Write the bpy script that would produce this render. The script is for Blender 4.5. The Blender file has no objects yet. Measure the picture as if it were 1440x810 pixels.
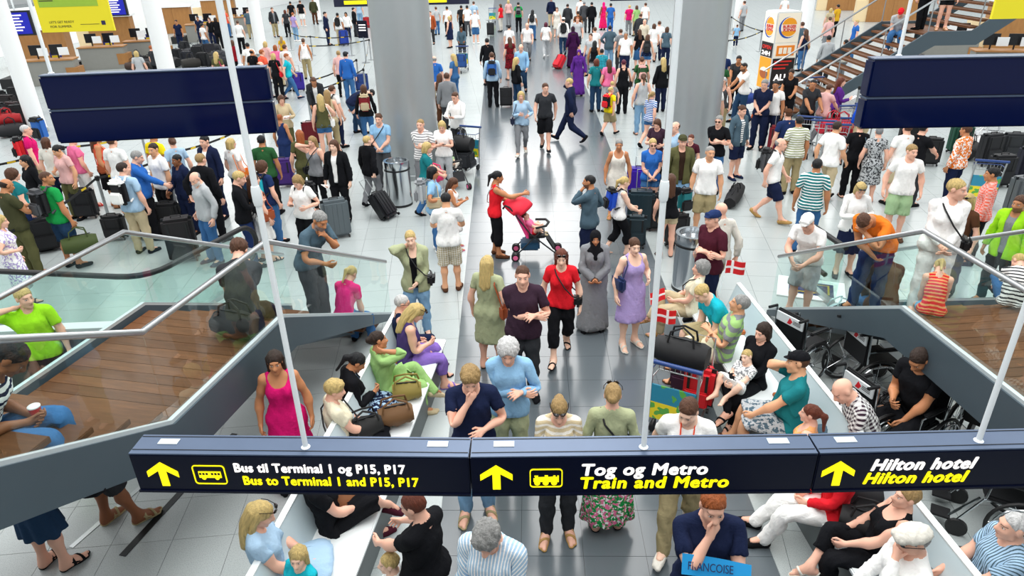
import bpy, bmesh, math, random
import numpy as np
from mathutils import Vector, Matrix
random.seed(7)
SC=bpy.context.scene; COL=SC.collection
# ------------------------------------------------------------------ camera (1440 x 810), found from the vanishing points of rods and lane
CH=5.0; FPX=969.113
CR=np.array([[.99950118,-.00902669,-.03026414],[.023101,-.44446324,.89549917],[-.02153469,-.89575161,-.44403301]])   # rows: world axes in camera (right, down, forward)
cam=bpy.data.cameras.new('camera'); camo=bpy.data.objects.new('camera',cam); COL.objects.link(camo); SC.camera=camo
cam.sensor_width=36; cam.lens=36*FPX/1440; cam.clip_end=400; cam.clip_start=.05
camo.matrix_world=Matrix([[CR[i][0],-CR[i][1],-CR[i][2],(0,0,CH)[i]] for i in range(3)]+[[0,0,0,1]])
def at(px,py,z=0.0):
    """world point at height z seen at photograph pixel px, py"""
    w=CR@np.array([px-720,py-405,FPX]); return w*((z-CH)/w[2])+np.array([0,0,CH])
# ------------------------------------------------------------------ light: bright overcast sky through the glazed roof, skylight strips over the hall
SC.view_settings.view_transform='Standard'; SC.view_settings.look='None'; SC.view_settings.gamma=1; SC.view_settings.use_curve_mapping=False
SC.view_settings.exposure=0.27
wd=bpy.data.worlds.new('world'); SC.world=wd; wd.use_nodes=True
bg=wd.node_tree.nodes['Background']; bg.inputs[0].default_value=(.93,.97,1,1); bg.inputs[1].default_value=.62
def area(name,loc,size,power,col=(1,1,1),rot=(0,0,0)):
    l=bpy.data.lights.new(name,'AREA'); l.shape='RECTANGLE'; l.size,l.size_y=size; l.energy=power; l.color=col
    o=bpy.data.objects.new(name,l); o.location=loc; o.rotation_euler=rot; COL.objects.link(o); return o

area('skylight',(0,34,15),(9,86),10000,(1,.985,.96)); area('skylight',(-24,34,15),(9,86),7200,(1,.985,.96)); area('skylight',(24,34,15),(9,86),7200,(1,.985,.96))
# ------------------------------------------------------------------ materials
def srgb(h):
    if isinstance(h,str):
        h=h.lstrip('#'); c=[int(h[i:i+2],16)/255 for i in (0,2,4)]
    else: c=list(h)
    return tuple(x/12.92 if x<=.04045 else ((x+.055)/1.055)**2.4 for x in c)+(1,)
COLS=dict(white='#fafaf8',offwhite='#dedad0',cream='#e6dfc4',beige='#c8b896',khaki='#a89a74',tan='#b8925a',sand='#cdbf9e',olive='#5a5a3a',darkolive='#45462f',
 black='#15161a',charcoal='#34363a',darkgrey='#4a4c50',grey='#85888c',lightgrey='#b9bdc0',silver='#c4c9cc',navy='#1a2340',darkblue='#22335e',blue='#2e68b8',royal='#1c50c8',
 sky='#8fbce0',lightblue='#a9c8e2',denim='#3d6a9c',lightdenim='#7ea6c8',darkdenim='#26405e',slate='#4e6472',teal='#1f7a80',turquoise='#1eb2c4',cyan='#3cc8dc',
 green='#1f9a4c',lime='#a4e628',sage='#a9b08c',palegreen='#9cc47a',mint='#a8c89a',forest='#2c5a34',red='#e2232f',darkred='#8a1a26',maroon='#4a1c2a',plum='#3a2836',wine='#5a1430',
 pink='#f27aa8',hotpink='#ec1f7e',magenta='#d4186c',rose='#e8b8b4',coral='#f2644a',orange='#f0802a',peach='#f0a86c',yellow='#f4dc1e',mustard='#d8a82a',
 purple='#5a2a86',darkpurple='#3a1440',violet='#8a6cc0',lavender='#b09cd2',brown='#5a3a28',darkbrown='#33241c',rust='#a4502c',blond='#d8b878',darkblond='#a88a5a',ginger='#a85a2c',auburn='#6a3422',
 greyhair='#9a9a98',whitehair='#e8e6e2',skin='#e8b496')
MATS={}
def newmat(name):
    m=bpy.data.materials.new(name); m.use_nodes=True; nt=m.node_tree
    return m,nt,nt.nodes['Principled BSDF']
class NT:
    """small helper for math chains"""
    def __init__(s,nt): s.nt=nt
    def n(s,t,**k):
        x=s.nt.nodes.new(t)
        for a,b in k.items(): setattr(x,a,b)
        return x
    def put(s,sock,v):
        if isinstance(v,(int,float)): sock.default_value=v
        elif isinstance(v,tuple): sock.default_value=v
        else: s.nt.links.new(v,sock)
    def m(s,op,*a):
        x=s.n('ShaderNodeMath',operation=op)
        for i,v in enumerate(a): s.put(x.inputs[i],v)
        return x.outputs[0]
    def mix(s,f,a,b):
        x=s.n('ShaderNodeMix',data_type='RGBA'); s.put(x.inputs[0],f); s.put(x.inputs[6],a); s.put(x.inputs[7],b); return x.outputs[2]
    def noise(s,vec,scale,detail=2,rough=.5):
        x=s.n('ShaderNodeTexNoise'); x.inputs['Scale'].default_value=scale; x.inputs['Detail'].default_value=detail; x.inputs['Roughness'].default_value=rough
        if vec is not None: s.nt.links.new(vec,x.inputs['Vector'])
        return x.outputs[0]
    def rest(s):
        x=s.n('ShaderNodeAttribute'); x.attribute_name='rest'; return x.outputs['Vector']
    def obj(s): return s.n('ShaderNodeTexCoord').outputs['Object']
    def sep(s,v):
        x=s.n('ShaderNodeSeparateXYZ'); s.nt.links.new(v,x.inputs[0]); return x.outputs
    def bump(s,h,bs,strength=.3,dist=.01):
        x=s.n('ShaderNodeBump'); x.inputs['Strength'].default_value=strength; x.inputs['Distance'].default_value=dist
        s.nt.links.new(h,x.inputs['Height']); s.nt.links.new(x.outputs[0],bs.inputs['Normal'])
def c_(n): return srgb(COLS.get(n,n)) if isinstance(n,str) else srgb(n)
def cloth(spec):
    """'red', 'stripe-white-navy', 'vstripe-..', 'plaid-a-b', 'floral-a-b'"""
    if ('c',spec) in MATS: return MATS['c',spec]
    m,nt,b=newmat('cloth_'+spec.replace('#','')); N=NT(nt); r=N.rest(); p=spec.split('-')
    if len(p)==1: base=c_(p[0])
    else:
        A1,B1=c_(p[1]),c_(p[2]); X,Y,Z=N.sep(r)
        if p[0]=='stripe': f=N.m('GREATER_THAN',N.m('FRACT',N.m('MULTIPLY',Z,20)),.6)
        elif p[0]=='band': f=N.m('GREATER_THAN',N.m('FRACT',N.m('MULTIPLY',Z,11)),.5)
        elif p[0]=='vstripe': f=N.m('GREATER_THAN',N.m('FRACT',N.m('MULTIPLY',X,45)),.62)
        elif p[0]=='plaid':
            f=N.m('MULTIPLY',N.m('ADD',N.m('GREATER_THAN',N.m('FRACT',N.m('MULTIPLY',X,26)),.5),N.m('GREATER_THAN',N.m('FRACT',N.m('MULTIPLY',Z,26)),.5)),.5)
        else:
            f=N.m('GREATER_THAN',N.noise(r,26,3,.6),.52)
        base=N.mix(f,A1,B1)
        if p[0]=='floral' and len(p)>3:
            base=N.mix(N.m('GREATER_THAN',N.noise(r,33,1),.60),base,c_(p[3]))
    v=N.noise(r,9,3,.6)
    N.put(b.inputs['Base Color'],N.mix(N.m('MULTIPLY',v,.13),base,(0,0,0,1)) )
    N.bump(N.noise(r,22,3,.55),b,.45,.02)
    b.inputs['Roughness'].default_value=.9; b.inputs['Specular IOR Level'].default_value=.12
    MATS['c',spec]=m; return m
def hairmat(c):
    if ('h',c) in MATS: return MATS['h',c]
    m,nt,b=newmat('hair_'+c.replace('#','')); N=NT(nt); r=N.rest()
    mp=N.n('ShaderNodeMapping'); nt.links.new(r,mp.inputs[0]); mp.inputs['Scale'].default_value=(46,34,7)
    f=N.noise(mp.outputs[0],1.5,4,.7); k=c_(c)
    N.put(b.inputs['Base Color'],N.mix(f,tuple(x*.22 for x in k[:3])+(1,),tuple(min(1,x*1.55) for x in k[:3])+(1,)))
    N.bump(f,b,.9,.02); b.inputs['Roughness'].default_value=.5; b.inputs['Specular IOR Level'].default_value=.35
    MATS['h',c]=m; return m
SKINS=dict(fair='#f0c8b0',pink='#ebb8a0',mid='#dba680',tan='#bd825a',brown='#8a583a',dark='#4e3022')
def skinmat(t,beard=None):
    if ('s',t,beard) in MATS: return MATS['s',t,beard]
    m,nt,b=newmat('skin_'+t); N=NT(nt); r=N.rest(); X,Y,Z=N.sep(r); k=srgb(SKINS[t])
    front=N.m('GREATER_THAN',Y,.055); head=N.m('MULTIPLY',front,N.m('GREATER_THAN',Z,1.5)); ax=N.m('ABSOLUTE',X)
    ex=N.m('SUBTRACT',ax,.031); ez=N.m('SUBTRACT',Z,1.643)
    sq=lambda v,s_: N.m('POWER',N.m('ABSOLUTE',N.m('DIVIDE',v,s_)),2.0)
    col=N.mix(N.m('MULTIPLY',N.noise(r,14,2),.25),k,(k[0]*.80,k[1]*.55,k[2]*.5,1))
    lips=N.m('MULTIPLY',head,N.m('LESS_THAN',N.m('ADD',sq(X,.023),sq(N.m('SUBTRACT',Z,1.577),.0085)),1))
    if beard:
        bm=N.m('MULTIPLY',N.m('MULTIPLY',N.m('GREATER_THAN',Y,.0),N.m('LESS_THAN',Z,1.602)),N.m('GREATER_THAN',Z,1.51))
        col=N.mix(N.m('MULTIPLY',bm,.75),col,c_(beard))
    col=N.mix(N.m('MULTIPLY',lips,.55),col,(k[0]*.62,k[1]*.30,k[2]*.30,1))
    bz=N.m('SUBTRACT',Z,N.m('SUBTRACT',1.6655,N.m('MULTIPLY',sq(ex,1.0),9)))
    brow=N.m('MULTIPLY',head,N.m('MULTIPLY',N.m('LESS_THAN',N.m('ABSOLUTE',bz),.0042),N.m('LESS_THAN',N.m('ABSOLUTE',N.m('SUBTRACT',ax,.032)),.020)))
    col=N.mix(N.m('MULTIPLY',brow,.75),col,(.05,.03,.02,1))
    lid=N.m('MULTIPLY',head,N.m('LESS_THAN',N.m('ADD',sq(ex,.0165),sq(ez,.0088)),1))
    col=N.mix(N.m('MULTIPLY',lid,.55),col,(k[0]*.30,k[1]*.18,k[2]*.16,1))
    eye=N.m('MULTIPLY',head,N.m('LESS_THAN',N.m('ADD',sq(ex,.013),sq(ez,.0058)),1))
    col=N.mix(eye,col,(.75,.75,.74,1))
    iris=N.m('MULTIPLY',eye,N.m('LESS_THAN',N.m('ADD',sq(ex,.0062),sq(ez,.0062)),1))
    col=N.mix(iris,col,(.03,.025,.02,1))
    N.put(b.inputs['Base Color'],col); b.inputs['Roughness'].default_value=.5; b.inputs['Specular IOR Level'].default_value=.35
    MATS['s',t,beard]=m; return m
def plain(name,col,rough=.5,metal=0,spec=.5,bump=None,var=0,coat=0):
    if ('p',name) in MATS: return MATS['p',name]
    m,nt,b=newmat(name); N=NT(nt); k=c_(col); o=N.obj()
    if var: N.put(b.inputs['Base Color'],N.mix(N.m('MULTIPLY',N.noise(o,6,4),var),k,tuple(x*.4 for x in k[:3])+(1,)))
    else: b.inputs['Base Color'].default_value=k
    b.inputs['Roughness'].default_value=rough; b.inputs['Metallic'].default_value=metal; b.inputs['Specular IOR Level'].default_value=spec
    if bump: N.bump(N.noise(o,bump[0],3),b,bump[1],.01)
    if coat: b.inputs['Coat Weight'].default_value=coat
    MATS['p',name]=m; return m
# ------------------------------------------------------------------ mesh helpers
def link(o,parent=None):
    COL.objects.link(o)
    if parent is not None: o.parent=parent
    return o
def tag(o,label=None,cat=None,group=None,kind=None):
    if label: o['label']=label
    if cat: o['category']=cat
    if group: o['group']=group
    if kind: o['kind']=kind
    return o
def empty(name,loc=(0,0,0),rz=0,label=None,cat=None,group=None,parent=None):
    o=bpy.data.objects.new(name,None); o.empty_display_size=.1; o.location=loc; o.rotation_euler=(0,0,rz); link(o,parent); return tag(o,label,cat,group)
class MB:
    """collects boxes, bars, tubes, lathes and plates into one mesh"""
    def __init__(s): s.v=[];s.f=[];s.sm=[]
    def add(s,V,F,smooth=False):
        n=len(s.v); s.v+=[tuple(map(float,p)) for p in V]; s.f+=[tuple(i+n for i in q) for q in F]; s.sm+=[smooth]*len(F); return s
    def box(s,c,d,R=None,bev=0):
        c=np.array(c,float); d=np.array(d,float)/2
        if bev: return s.bbox(c,d,R,bev)
        V=np.array([[x,y,z] for x in(-1,1) for y in(-1,1) for z in(-1,1)])*d
        if R is not None: V=V@np.array(R).T
        return s.add(V+c,[(0,1,3,2),(4,6,7,5),(0,4,5,1),(2,3,7,6),(0,2,6,4),(1,5,7,3)])
    def bbox(s,c,d,R,bev):
        bm=bmesh.new(); bmesh.ops.create_cube(bm,size=2)
        for v in bm.verts: v.co=Vector((v.co.x*d[0],v.co.y*d[1],v.co.z*d[2]))
        bmesh.ops.bevel(bm,geom=bm.edges[:],offset=min(bev,.95*min(d)),segments=2,affect='EDGES')
        V=np.array([v.co[:] for v in bm.verts]); F=[tuple(v.index for v in f.verts) for f in bm.faces]; bm.free()
        if R is not None: V=V@np.array(R).T
        return s.add(V+c,F,True)
    def prism(s,pts,z0,z1):
        """polygon pts (x,y) from z0 to z1"""
        n=len(pts); V=[(x,y,z0) for x,y in pts]+[(x,y,z1) for x,y in pts]
        return s.add(V,[tuple(range(n))[::-1],tuple(range(n,2*n))]+[(i,(i+1)%n,n+(i+1)%n,n+i) for i in range(n)])
    def slab(s,P,off):
        """polygon of 3-D points thickened by vector off"""
        P=[np.array(p,float) for p in P]; n=len(P); o=np.array(off,float)
        return s.add(P+[p+o for p in P],[tuple(range(n))[::-1],tuple(range(n,2*n))]+[(i,(i+1)%n,n+(i+1)%n,n+i) for i in range(n)])
    def tube(s,pts,r,n=8,closed=False,caps=True):
        P=[np.array(p,float) for p in pts]; k=len(P); V=[];F=[]; rr=r if hasattr(r,'__len__') else [r]*k
        up=None
        for i in range(k):
            a=P[(i-1)%k] if (closed or i>0) else P[i]; b=P[(i+1)%k] if (closed or i<k-1) else P[i]
            t=b-a; t/=np.linalg.norm(t)+1e-12
            if up is None: up=np.array([0,0,1.]) if abs(t[2])<.9 else np.array([1.,0,0])
            u=np.cross(t,up); u/=np.linalg.norm(u)+1e-12; w=np.cross(u,t); up=w
            for j in range(n):
                q=2*math.pi*j/n; V.append(P[i]+rr[i]*(math.cos(q)*u+math.sin(q)*w))
        m=k if closed else k-1
        for i in range(m):
            for j in range(n): F.append((i*n+j,((i+1)%k)*n+j,((i+1)%k)*n+(j+1)%n,i*n+(j+1)%n))
        if caps and not closed: F+=[tuple(range(n)),tuple(range((k-1)*n,k*n))[::-1]]
        return s.add(V,F,True)
    def lathe(s,prof,c=(0,0,0),n=20,R=None):
        V=[];F=[];k=len(prof)
        for r,z in prof:
            for j in range(n): V.append((r*math.cos(2*math.pi*j/n),r*math.sin(2*math.pi*j/n),z))
        for i in range(k-1):
            for j in range(n): F.append((i*n+j,i*n+(j+1)%n,(i+1)*n+(j+1)%n,(i+1)*n+j))
        F+=[tuple(range(n))[::-1],tuple(range((k-1)*n,k*n))]
        V=np.array(V)
        if R is not None: V=V@np.array(R).T
        return s.add(V+np.array(c,float),F,True)
    def mesh(s,name,mat):
        me=bpy.data.meshes.new(name); me.from_pydata(s.v,[],s.f); me.polygons.foreach_set('use_smooth',s.sm); me.update()
        if any(s.sm): 
            try: me.set_sharp_from_angle(angle=math.radians(40))
            except Exception: pass
        if mat: me.materials.append(mat)
        return me
    def build(s,name,mat,parent=None,**k):
        o=bpy.data.objects.new(name,s.mesh(name,mat)); link(o,parent); return tag(o,**k)
def inst(src,parent=None,loc=None,rz=None):
    o=src.copy(); link(o,parent)
    if loc is not None: o.location=loc
    if rz is not None: o.rotation_euler=(0,0,rz)
    return o
def copy_tree(o,parent=None):
    c=o.copy(); link(c,parent)
    for ch in list(o.children): copy_tree(ch,c)
    return c
def rotz(a): return np.array([[math.cos(a),-math.sin(a),0],[math.sin(a),math.cos(a),0],[0,0,1]])
def rotx(a): return np.array([[1,0,0],[0,math.cos(a),-math.sin(a)],[0,math.sin(a),math.cos(a)]])
def roty(a): return np.array([[math.cos(a),0,math.sin(a)],[0,1,0],[-math.sin(a),0,math.cos(a)]])
# ------------------------------------------------------------------ people: template body, clothes, hair grown from distance fields
A=lambda *v: np.array(v,float)
def d_rc(P,a,b,ra,rb):
    ab=b-a; q=P-a; t=np.clip((q@ab)/max(ab@ab,1e-9),0,1)
    return np.sqrt(((q-t[...,None]*ab)**2).sum(-1))-(ra+(rb-ra)*t)
def d_el(P,c,r):
    q=P-c; k0=np.sqrt(((q/r)**2).sum(-1)); k1=np.sqrt(((q/(r*r))**2).sum(-1))+1e-9
    return k0*(k0-1)/k1
def rc(a,b,ra,rb): return ('rc',A(*a),A(*b),ra,rb)
def el(c,r): return ('el',A(*c),A(*r))
def d_prim(pr,P):
    if pr[0]=='rc': return d_rc(P,*pr[1:5])
    if pr[0]=='el': return d_el(P,*pr[1:3])
    return pr[1](P)
def bb(pr):
    if pr[0]=='rc':
        m=max(pr[3],pr[4]); return np.minimum(pr[1],pr[2])-m,np.maximum(pr[1],pr[2])+m
    if pr[0]=='el': return pr[1]-pr[2],pr[1]+pr[2]
    return pr[2],pr[3]
def field(groups,h,post=None,pad=.03):
    """groups: list of (k, prims); smooth union in a group, sharp-ish union between groups"""
    los=[];his=[]
    for k,ps in groups:
        for p in ps:
            a,b=bb(p); los.append(a); his.append(b)
    lo=np.min(los,0)-pad; hi=np.max(his,0)+pad
    n=np.ceil((hi-lo)/h).astype(int)+1
    ax=[lo[i]+h*np.arange(n[i]) for i in range(3)]
    F=np.full(n,.08)
    for k,ps in groups:
        S=np.zeros(n)
        for p in ps:
            a,b=bb(p); m=5*k+2*h
            s=[slice(max(0,int((a[i]-m-lo[i])/h)),min(n[i],int((b[i]+m-lo[i])/h)+2)) for i in range(3)]
            G=np.stack(np.meshgrid(*[ax[i][s[i]] for i in range(3)],indexing='ij'),-1)
            S[tuple(s)]+=np.exp(-np.clip(d_prim(p,G),-.3,.5)/k)
        F=np.minimum(F,-k*np.log(S+1e-12))
    if post is not None:
        G=np.stack(np.meshgrid(*ax,indexing='ij'),-1); F=post(G,F)
    return F,lo,h
def snets(F,lo,h):
    F=np.pad(F,1,constant_values=.05); lo=lo-h
    ins=F<0; n=np.array(F.shape)-1
    cs=np.zeros(n,int)
    for c in range(8):
        o=[(c>>i)&1 for i in range(3)]
        cs+=ins[o[0]:o[0]+n[0],o[1]:o[1]+n[1],o[2]:o[2]+n[2]]
    cells=np.argwhere((cs>0)&(cs<8))
    idx=np.full(n,-1); idx[tuple(cells.T)]=np.arange(len(cells))
    acc=np.zeros((len(cells),3)); cnt=np.zeros(len(cells))
    for ax in range(3):
        o1,o2=[(1,2),(0,2),(0,1)][ax]
        for u in (0,1):
            for v in (0,1):
                off=np.zeros(3,int); off[o1]=u; off[o2]=v
                off2=off.copy(); off2[ax]=1
                a=F[tuple((cells+off).T)]; b=F[tuple((cells+off2).T)]
                m=(a<0)!=(b<0); t=a/np.where(m,a-b,1)
                p=off+np.eye(3)[ax]*t[:,None]
                acc[m]+=p[m]; cnt[m]+=1
    V=lo+h*(cells+acc/cnt[:,None])
    Q=[]
    for ax in range(3):
        o1,o2=[(1,2),(2,0),(0,1)][ax]
        sl0=[slice(None)]*3; sl1=[slice(None)]*3
        sl0[ax]=slice(0,-1); sl1[ax]=slice(1,None)
        a=ins[tuple(sl0)]; b=ins[tuple(sl1)]
        e=np.argwhere(a!=b); e=e[(e[:,o1]>0)&(e[:,o2]>0)&(e[:,o1]<n[o1])&(e[:,o2]<n[o2])]
        d1=np.eye(3,dtype=int)[o1]; d2=np.eye(3,dtype=int)[o2]
        q=np.stack([idx[tuple((e-d1-d2).T)],idx[tuple((e-d2).T)],idx[tuple(e.T)],idx[tuple((e-d1).T)]],1)
        fl=b[tuple(e.T)]; q[fl]=q[fl][:,::-1]
        Q.append(q[(q>=0).all(1)])
    return V,np.concatenate(Q)
def decimated(V,Q,tris,name,first=True):
    me=bpy.data.meshes.new(name); me.from_pydata(V.tolist(),[],Q.tolist() if hasattr(Q,'tolist') else Q)
    o=bpy.data.objects.new(name,me); bpy.context.scene.collection.objects.link(o)
    
    if first: m=o.modifiers.new('s','SMOOTH'); m.factor=.5; m.iterations=1
    m=o.modifiers.new('d','DECIMATE'); m.ratio=min(1,tris/((2 if first else 1)*len(Q)))
    dg=bpy.context.evaluated_depsgraph_get()
    r=bpy.data.meshes.new_from_object(o.evaluated_get(dg))
    bpy.data.objects.remove(o); bpy.data.meshes.remove(me)
    return r
# --- skeleton in rest pose (1.75 m, facing +Y, arms 40 degrees out)
AR=math.radians(40); AD=A(math.sin(AR),0,-math.cos(AR)); AN=A(-math.cos(AR),0,-math.sin(AR))
SH=A(.178,-.012,1.425); EL_=SH+AD*.285; WR=EL_+AD*.25; HIP=A(.092,0,.93); KN=A(.105,.012,.50); AK=A(.112,-.02,.085)
def mir(v): return v*A(-1,1,1)
FB=[];  # fingers: base, mid, tip for the right hand
for i,(yy,ln,sp) in enumerate([(.031,.072,.010),(.010,.080,.003),(-.011,.074,-.004),(-.031,.058,-.012)]):
    b=WR+AD*(.090-.004*abs(i-1))+A(0,yy,0); m=b+AD*ln*.52+A(0,sp*.6,0)+AN*.006; t=b+AD*ln+A(0,sp,0)+AN*.016
    FB.append((b,m,t))
tb=WR+AD*.028+A(0,.030,0)+AN*.008; FB.append((tb,tb+AD*.034+A(0,.032,0)+AN*.010,tb+AD*.064+A(0,.042,0)+AN*.014))
BONES=['pelvis','spine','chest','neck','head']
for s in 'RL': BONES+=['uarm'+s,'farm'+s,'hand'+s]+['f%d%d%s'%(i,j,s) for i in range(5) for j in (0,1)]+['thigh'+s,'shin'+s,'foot'+s,'toe'+s]
BI={b:i for i,b in enumerate(BONES)}
PR={b:[] for b in BONES}
PR['pelvis']=[el((0,-.012,.955),(.158,.112,.115)),el((.075,-.055,.92),(.085,.085,.09)),el((-.075,-.055,.92),(.085,.085,.09))]
PR['spine']=[el((0,.002,1.10),(.140,.098,.15))]
PR['chest']=[el((0,-.005,1.30),(.165,.108,.175)),rc((-.145,-.015,1.425),(.145,-.015,1.425),.055,.055),el((.07,.045,1.315),(.085,.065,.075)),el((-.07,.045,1.315),(.085,.065,.075)),rc((-.10,-.02,1.44),(0,-.025,1.50),.04,.05),rc((.10,-.02,1.44),(0,-.025,1.50),.04,.05)]
PR['neck']=[rc((0,-.02,1.45),(0,-.008,1.56),.060,.054)]
HD=[el((0,-.008,1.668),(.0745,.094,.084)),el((0,.030,1.605),(.060,.066,.082)),el((.034,.062,1.612),(.028,.026,.032)),el((-.034,.062,1.612),(.028,.026,.032)),
 rc((.045,.02,1.565),(.008,.080,1.540),.022,.018),rc((-.045,.02,1.565),(-.008,.080,1.540),.022,.018),
 rc((-.030,.080,1.672),(.030,.080,1.672),.014,.014)]
HF=[rc((0,.094,1.656),(0,.116,1.613),.008,.0135),el((.011,.106,1.609),(.009,.011,.008)),el((-.011,.106,1.609),(.009,.011,.008)),
 rc((-.017,.091,1.577),(0,.098,1.579),.007,.009),rc((.017,.091,1.577),(0,.098,1.579),.007,.009),
 el((.078,-.006,1.637),(.010,.021,.032)),el((-.078,-.006,1.637),(.010,.021,.032))]
PR['head']=HD+HF
HANDP=[];FINGP=[]
for s,mm in (('R',lambda v:v),('L',mir)):
    PR['uarm'+s]=[rc(mm(SH),mm(SH+AD*.14),.054,.050),rc(mm(SH+AD*.14),mm(EL_),.050,.038)]
    PR['farm'+s]=[rc(mm(EL_),mm(EL_+AD*.07),.038,.042),rc(mm(EL_+AD*.07),mm(WR),.042,.026)]
    hp=[rc(mm(WR),mm(f[0]),.020,.0125) for f in FB[:4]]+[rc(mm(WR+AD*.01),mm(FB[4][0]),.020,.014)]
    PR['hand'+s]=hp; HANDP+=hp
    for i,(b,m,t) in enumerate(FB):
        r=(.0098,.0092,.0080) if i<4 else (.0125,.0110,.0095)
        a=rc(mm(b),mm(m),r[0],r[1]); c=rc(mm(m),mm(t),r[1],r[2])
        PR['f%d0%s'%(i,s)]=[a]; PR['f%d1%s'%(i,s)]=[c]; FINGP+=[a,c]
    PR['thigh'+s]=[rc(mm(HIP+A(0,0,.0)),mm(HIP+A(.006,.012,-.2)),.088,.078),rc(mm(HIP+A(.006,.012,-.2)),mm(KN),.078,.054)]
    PR['shin'+s]=[rc(mm(KN),mm(KN+A(0,-.022,-.13)),.052,.055),rc(mm(KN+A(0,-.022,-.13)),mm(AK+A(0,0,.03)),.055,.036),rc(mm(AK+A(0,0,.03)),mm(AK),.036,.036)]
    PR['foot'+s]=[rc(mm(A(.112,-.05,.042)),mm(A(.120,.09,.038)),.040,.036),rc(mm(AK),mm(A(.118,.06,.045)),.036,.034)]
    PR['toe'+s]=[rc(mm(A(.112,.10,.026)),mm(A(.108,.175,.020)),.025,.018),rc(mm(A(.135,.09,.026)),mm(A(.145,.145,.020)),.025,.017)]
def head_post(G,F):
    x=np.abs(G[...,0]); y=G[...,1]; z=G[...,2]
    d=np.sqrt((x-.031)**2+(y-.104)**2+((z-1.643)*1.25)**2)-.0175
    k=.006; F=np.maximum(F,-d)+k*np.exp(-np.abs(F+d)/k)*.3
    e=np.sqrt((x-.031)**2+(y-.078)**2+(z-1.643)**2)-.0140
    F=np.minimum(F,e)
    return np.maximum(F,-z+.001)
TEMPL={}; TIM={}
import time as TM
def weights(V,only=None):
    names=[b for b in BONES if PR[b] and (only is None or b in only)]
    D=np.stack([np.min([d_prim(p,V) for p in PR[b]],0) for b in names],1)
    near=D.argmin(1); fine=np.array([b[0]=='f' and b[1].isdigit() or b[:4]=='hand' for b in names])
    kw=np.where(fine[near],.006,.026)[:,None]
    head=np.array([b=='head' for b in names])[near]; kw[head]=.014
    W=np.exp(-(D-D.min(1,keepdims=True))/kw); W[W<.03]=0; W/=W.sum(1,keepdims=True)
    R=np.zeros((len(V),len(BONES)),np.float32); R[:,[BI[b] for b in names]]=W
    return R
def mk_template(key,V,Q,tris,only=None):
    for lod,t in enumerate(tris):
        me=decimated(V,Q,t,'t_%s_%d'%(key,lod),lod==0)
        co=np.empty(len(me.vertices)*3); me.vertices.foreach_get('co',co); co=co.reshape(-1,3)
        at_=me.attributes.new('rest','FLOAT_VECTOR','POINT'); at_.data.foreach_set('vector',co.ravel())
        me.polygons.foreach_set('use_smooth',[True]*len(me.polygons))
        TEMPL[key,lod]=(me,co,weights(co,only)); V=co; Q=[tuple(p.vertices) for p in me.polygons]
def grow(key,groups,h,tris,post=None,only=None):
    t0=TM.time(); F,lo,h=field(groups,h,post); t1=TM.time(); V,Q=snets(F,lo,h); t2=TM.time(); mk_template(key,V,Q,tris,only)
    TIM[key]=(round(t1-t0,2),round(t2-t1,2),round(TM.time()-t2,2),len(V))
core=[p for b in BONES for p in PR[b] if b!='head' and b[:4]!='hand' and not (b[0]=='f' and b[1].isdigit()) and b[:3]!='toe']
grow('body',[(.016,core+HD[:1]),(.007,HD+HF),(.005,HANDP),(.0022,FINGP),(.008,PR['footR']+PR['toeR']),(.008,PR['footL']+PR['toeL'])],.0062,(11000,4200,1500),head_post)
# --- garments -------------------------------------------------------------------------------------------
def infl(p,g,s=1.0): return rc(p[1],p[2],p[3]*s+g,p[4]*s+g) if p[0]=='rc' else el(p[1],p[2]+g)
def fn(f,lo,hi): return ('fn',f,A(*lo),A(*hi))
def wr(G,a=.004):
    x,y,z=G[...,0],G[...,1],G[...,2]
    return a*(np.sin(38*z+17*x+9*np.sin(23*x+11*y))+.8*np.sin(61*x-29*z+31*y))
def tube(z0,z1,a0,a1,b0,b1,c=(0,0)):
    def f(P):
        t=np.clip((P[...,2]-z0)/(z1-z0),0,1); a=a0+(a1-a0)*t; b=b0+(b1-b0)*t
        d=(np.sqrt(((P[...,0]-c[0])/a)**2+((P[...,1]-c[1])/b)**2)-1)*np.minimum(a,b)
        return np.maximum(d,np.maximum(z0-P[...,2],P[...,2]-z1))
    return fn(f,(-max(a0,a1)+c[0],-max(b0,b1)+c[1],z0),(max(a0,a1)+c[0],max(b0,b1)+c[1],z1))
def armset(cut,ru,rl,loose=0):
    out=[]
    for mm in (lambda v:v,mir):
        mid=max((ru+rl)/2,.052) if rl<ru else (ru+rl)/2
        for (a,b,r0,r1) in ((SH,EL_,ru,mid),(EL_,EL_+AD*.08,mid,mid),(EL_+AD*.08,WR,mid,rl)):
            a_,b_=mm(a),mm(b); S=mm(SH); D=mm(AD); p=rc(a_,b_,r0,r1)
            if (S+D*cut-a_)@D<=0: continue
            lo,hi=bb(p)
            out.append(fn(lambda P,p=p,S=S,D=D:np.maximum(d_prim(p,P),(P-S)@D-cut),lo,hi))
    return out
TORSO=PR['pelvis']+PR['spine']+PR['chest']
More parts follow.
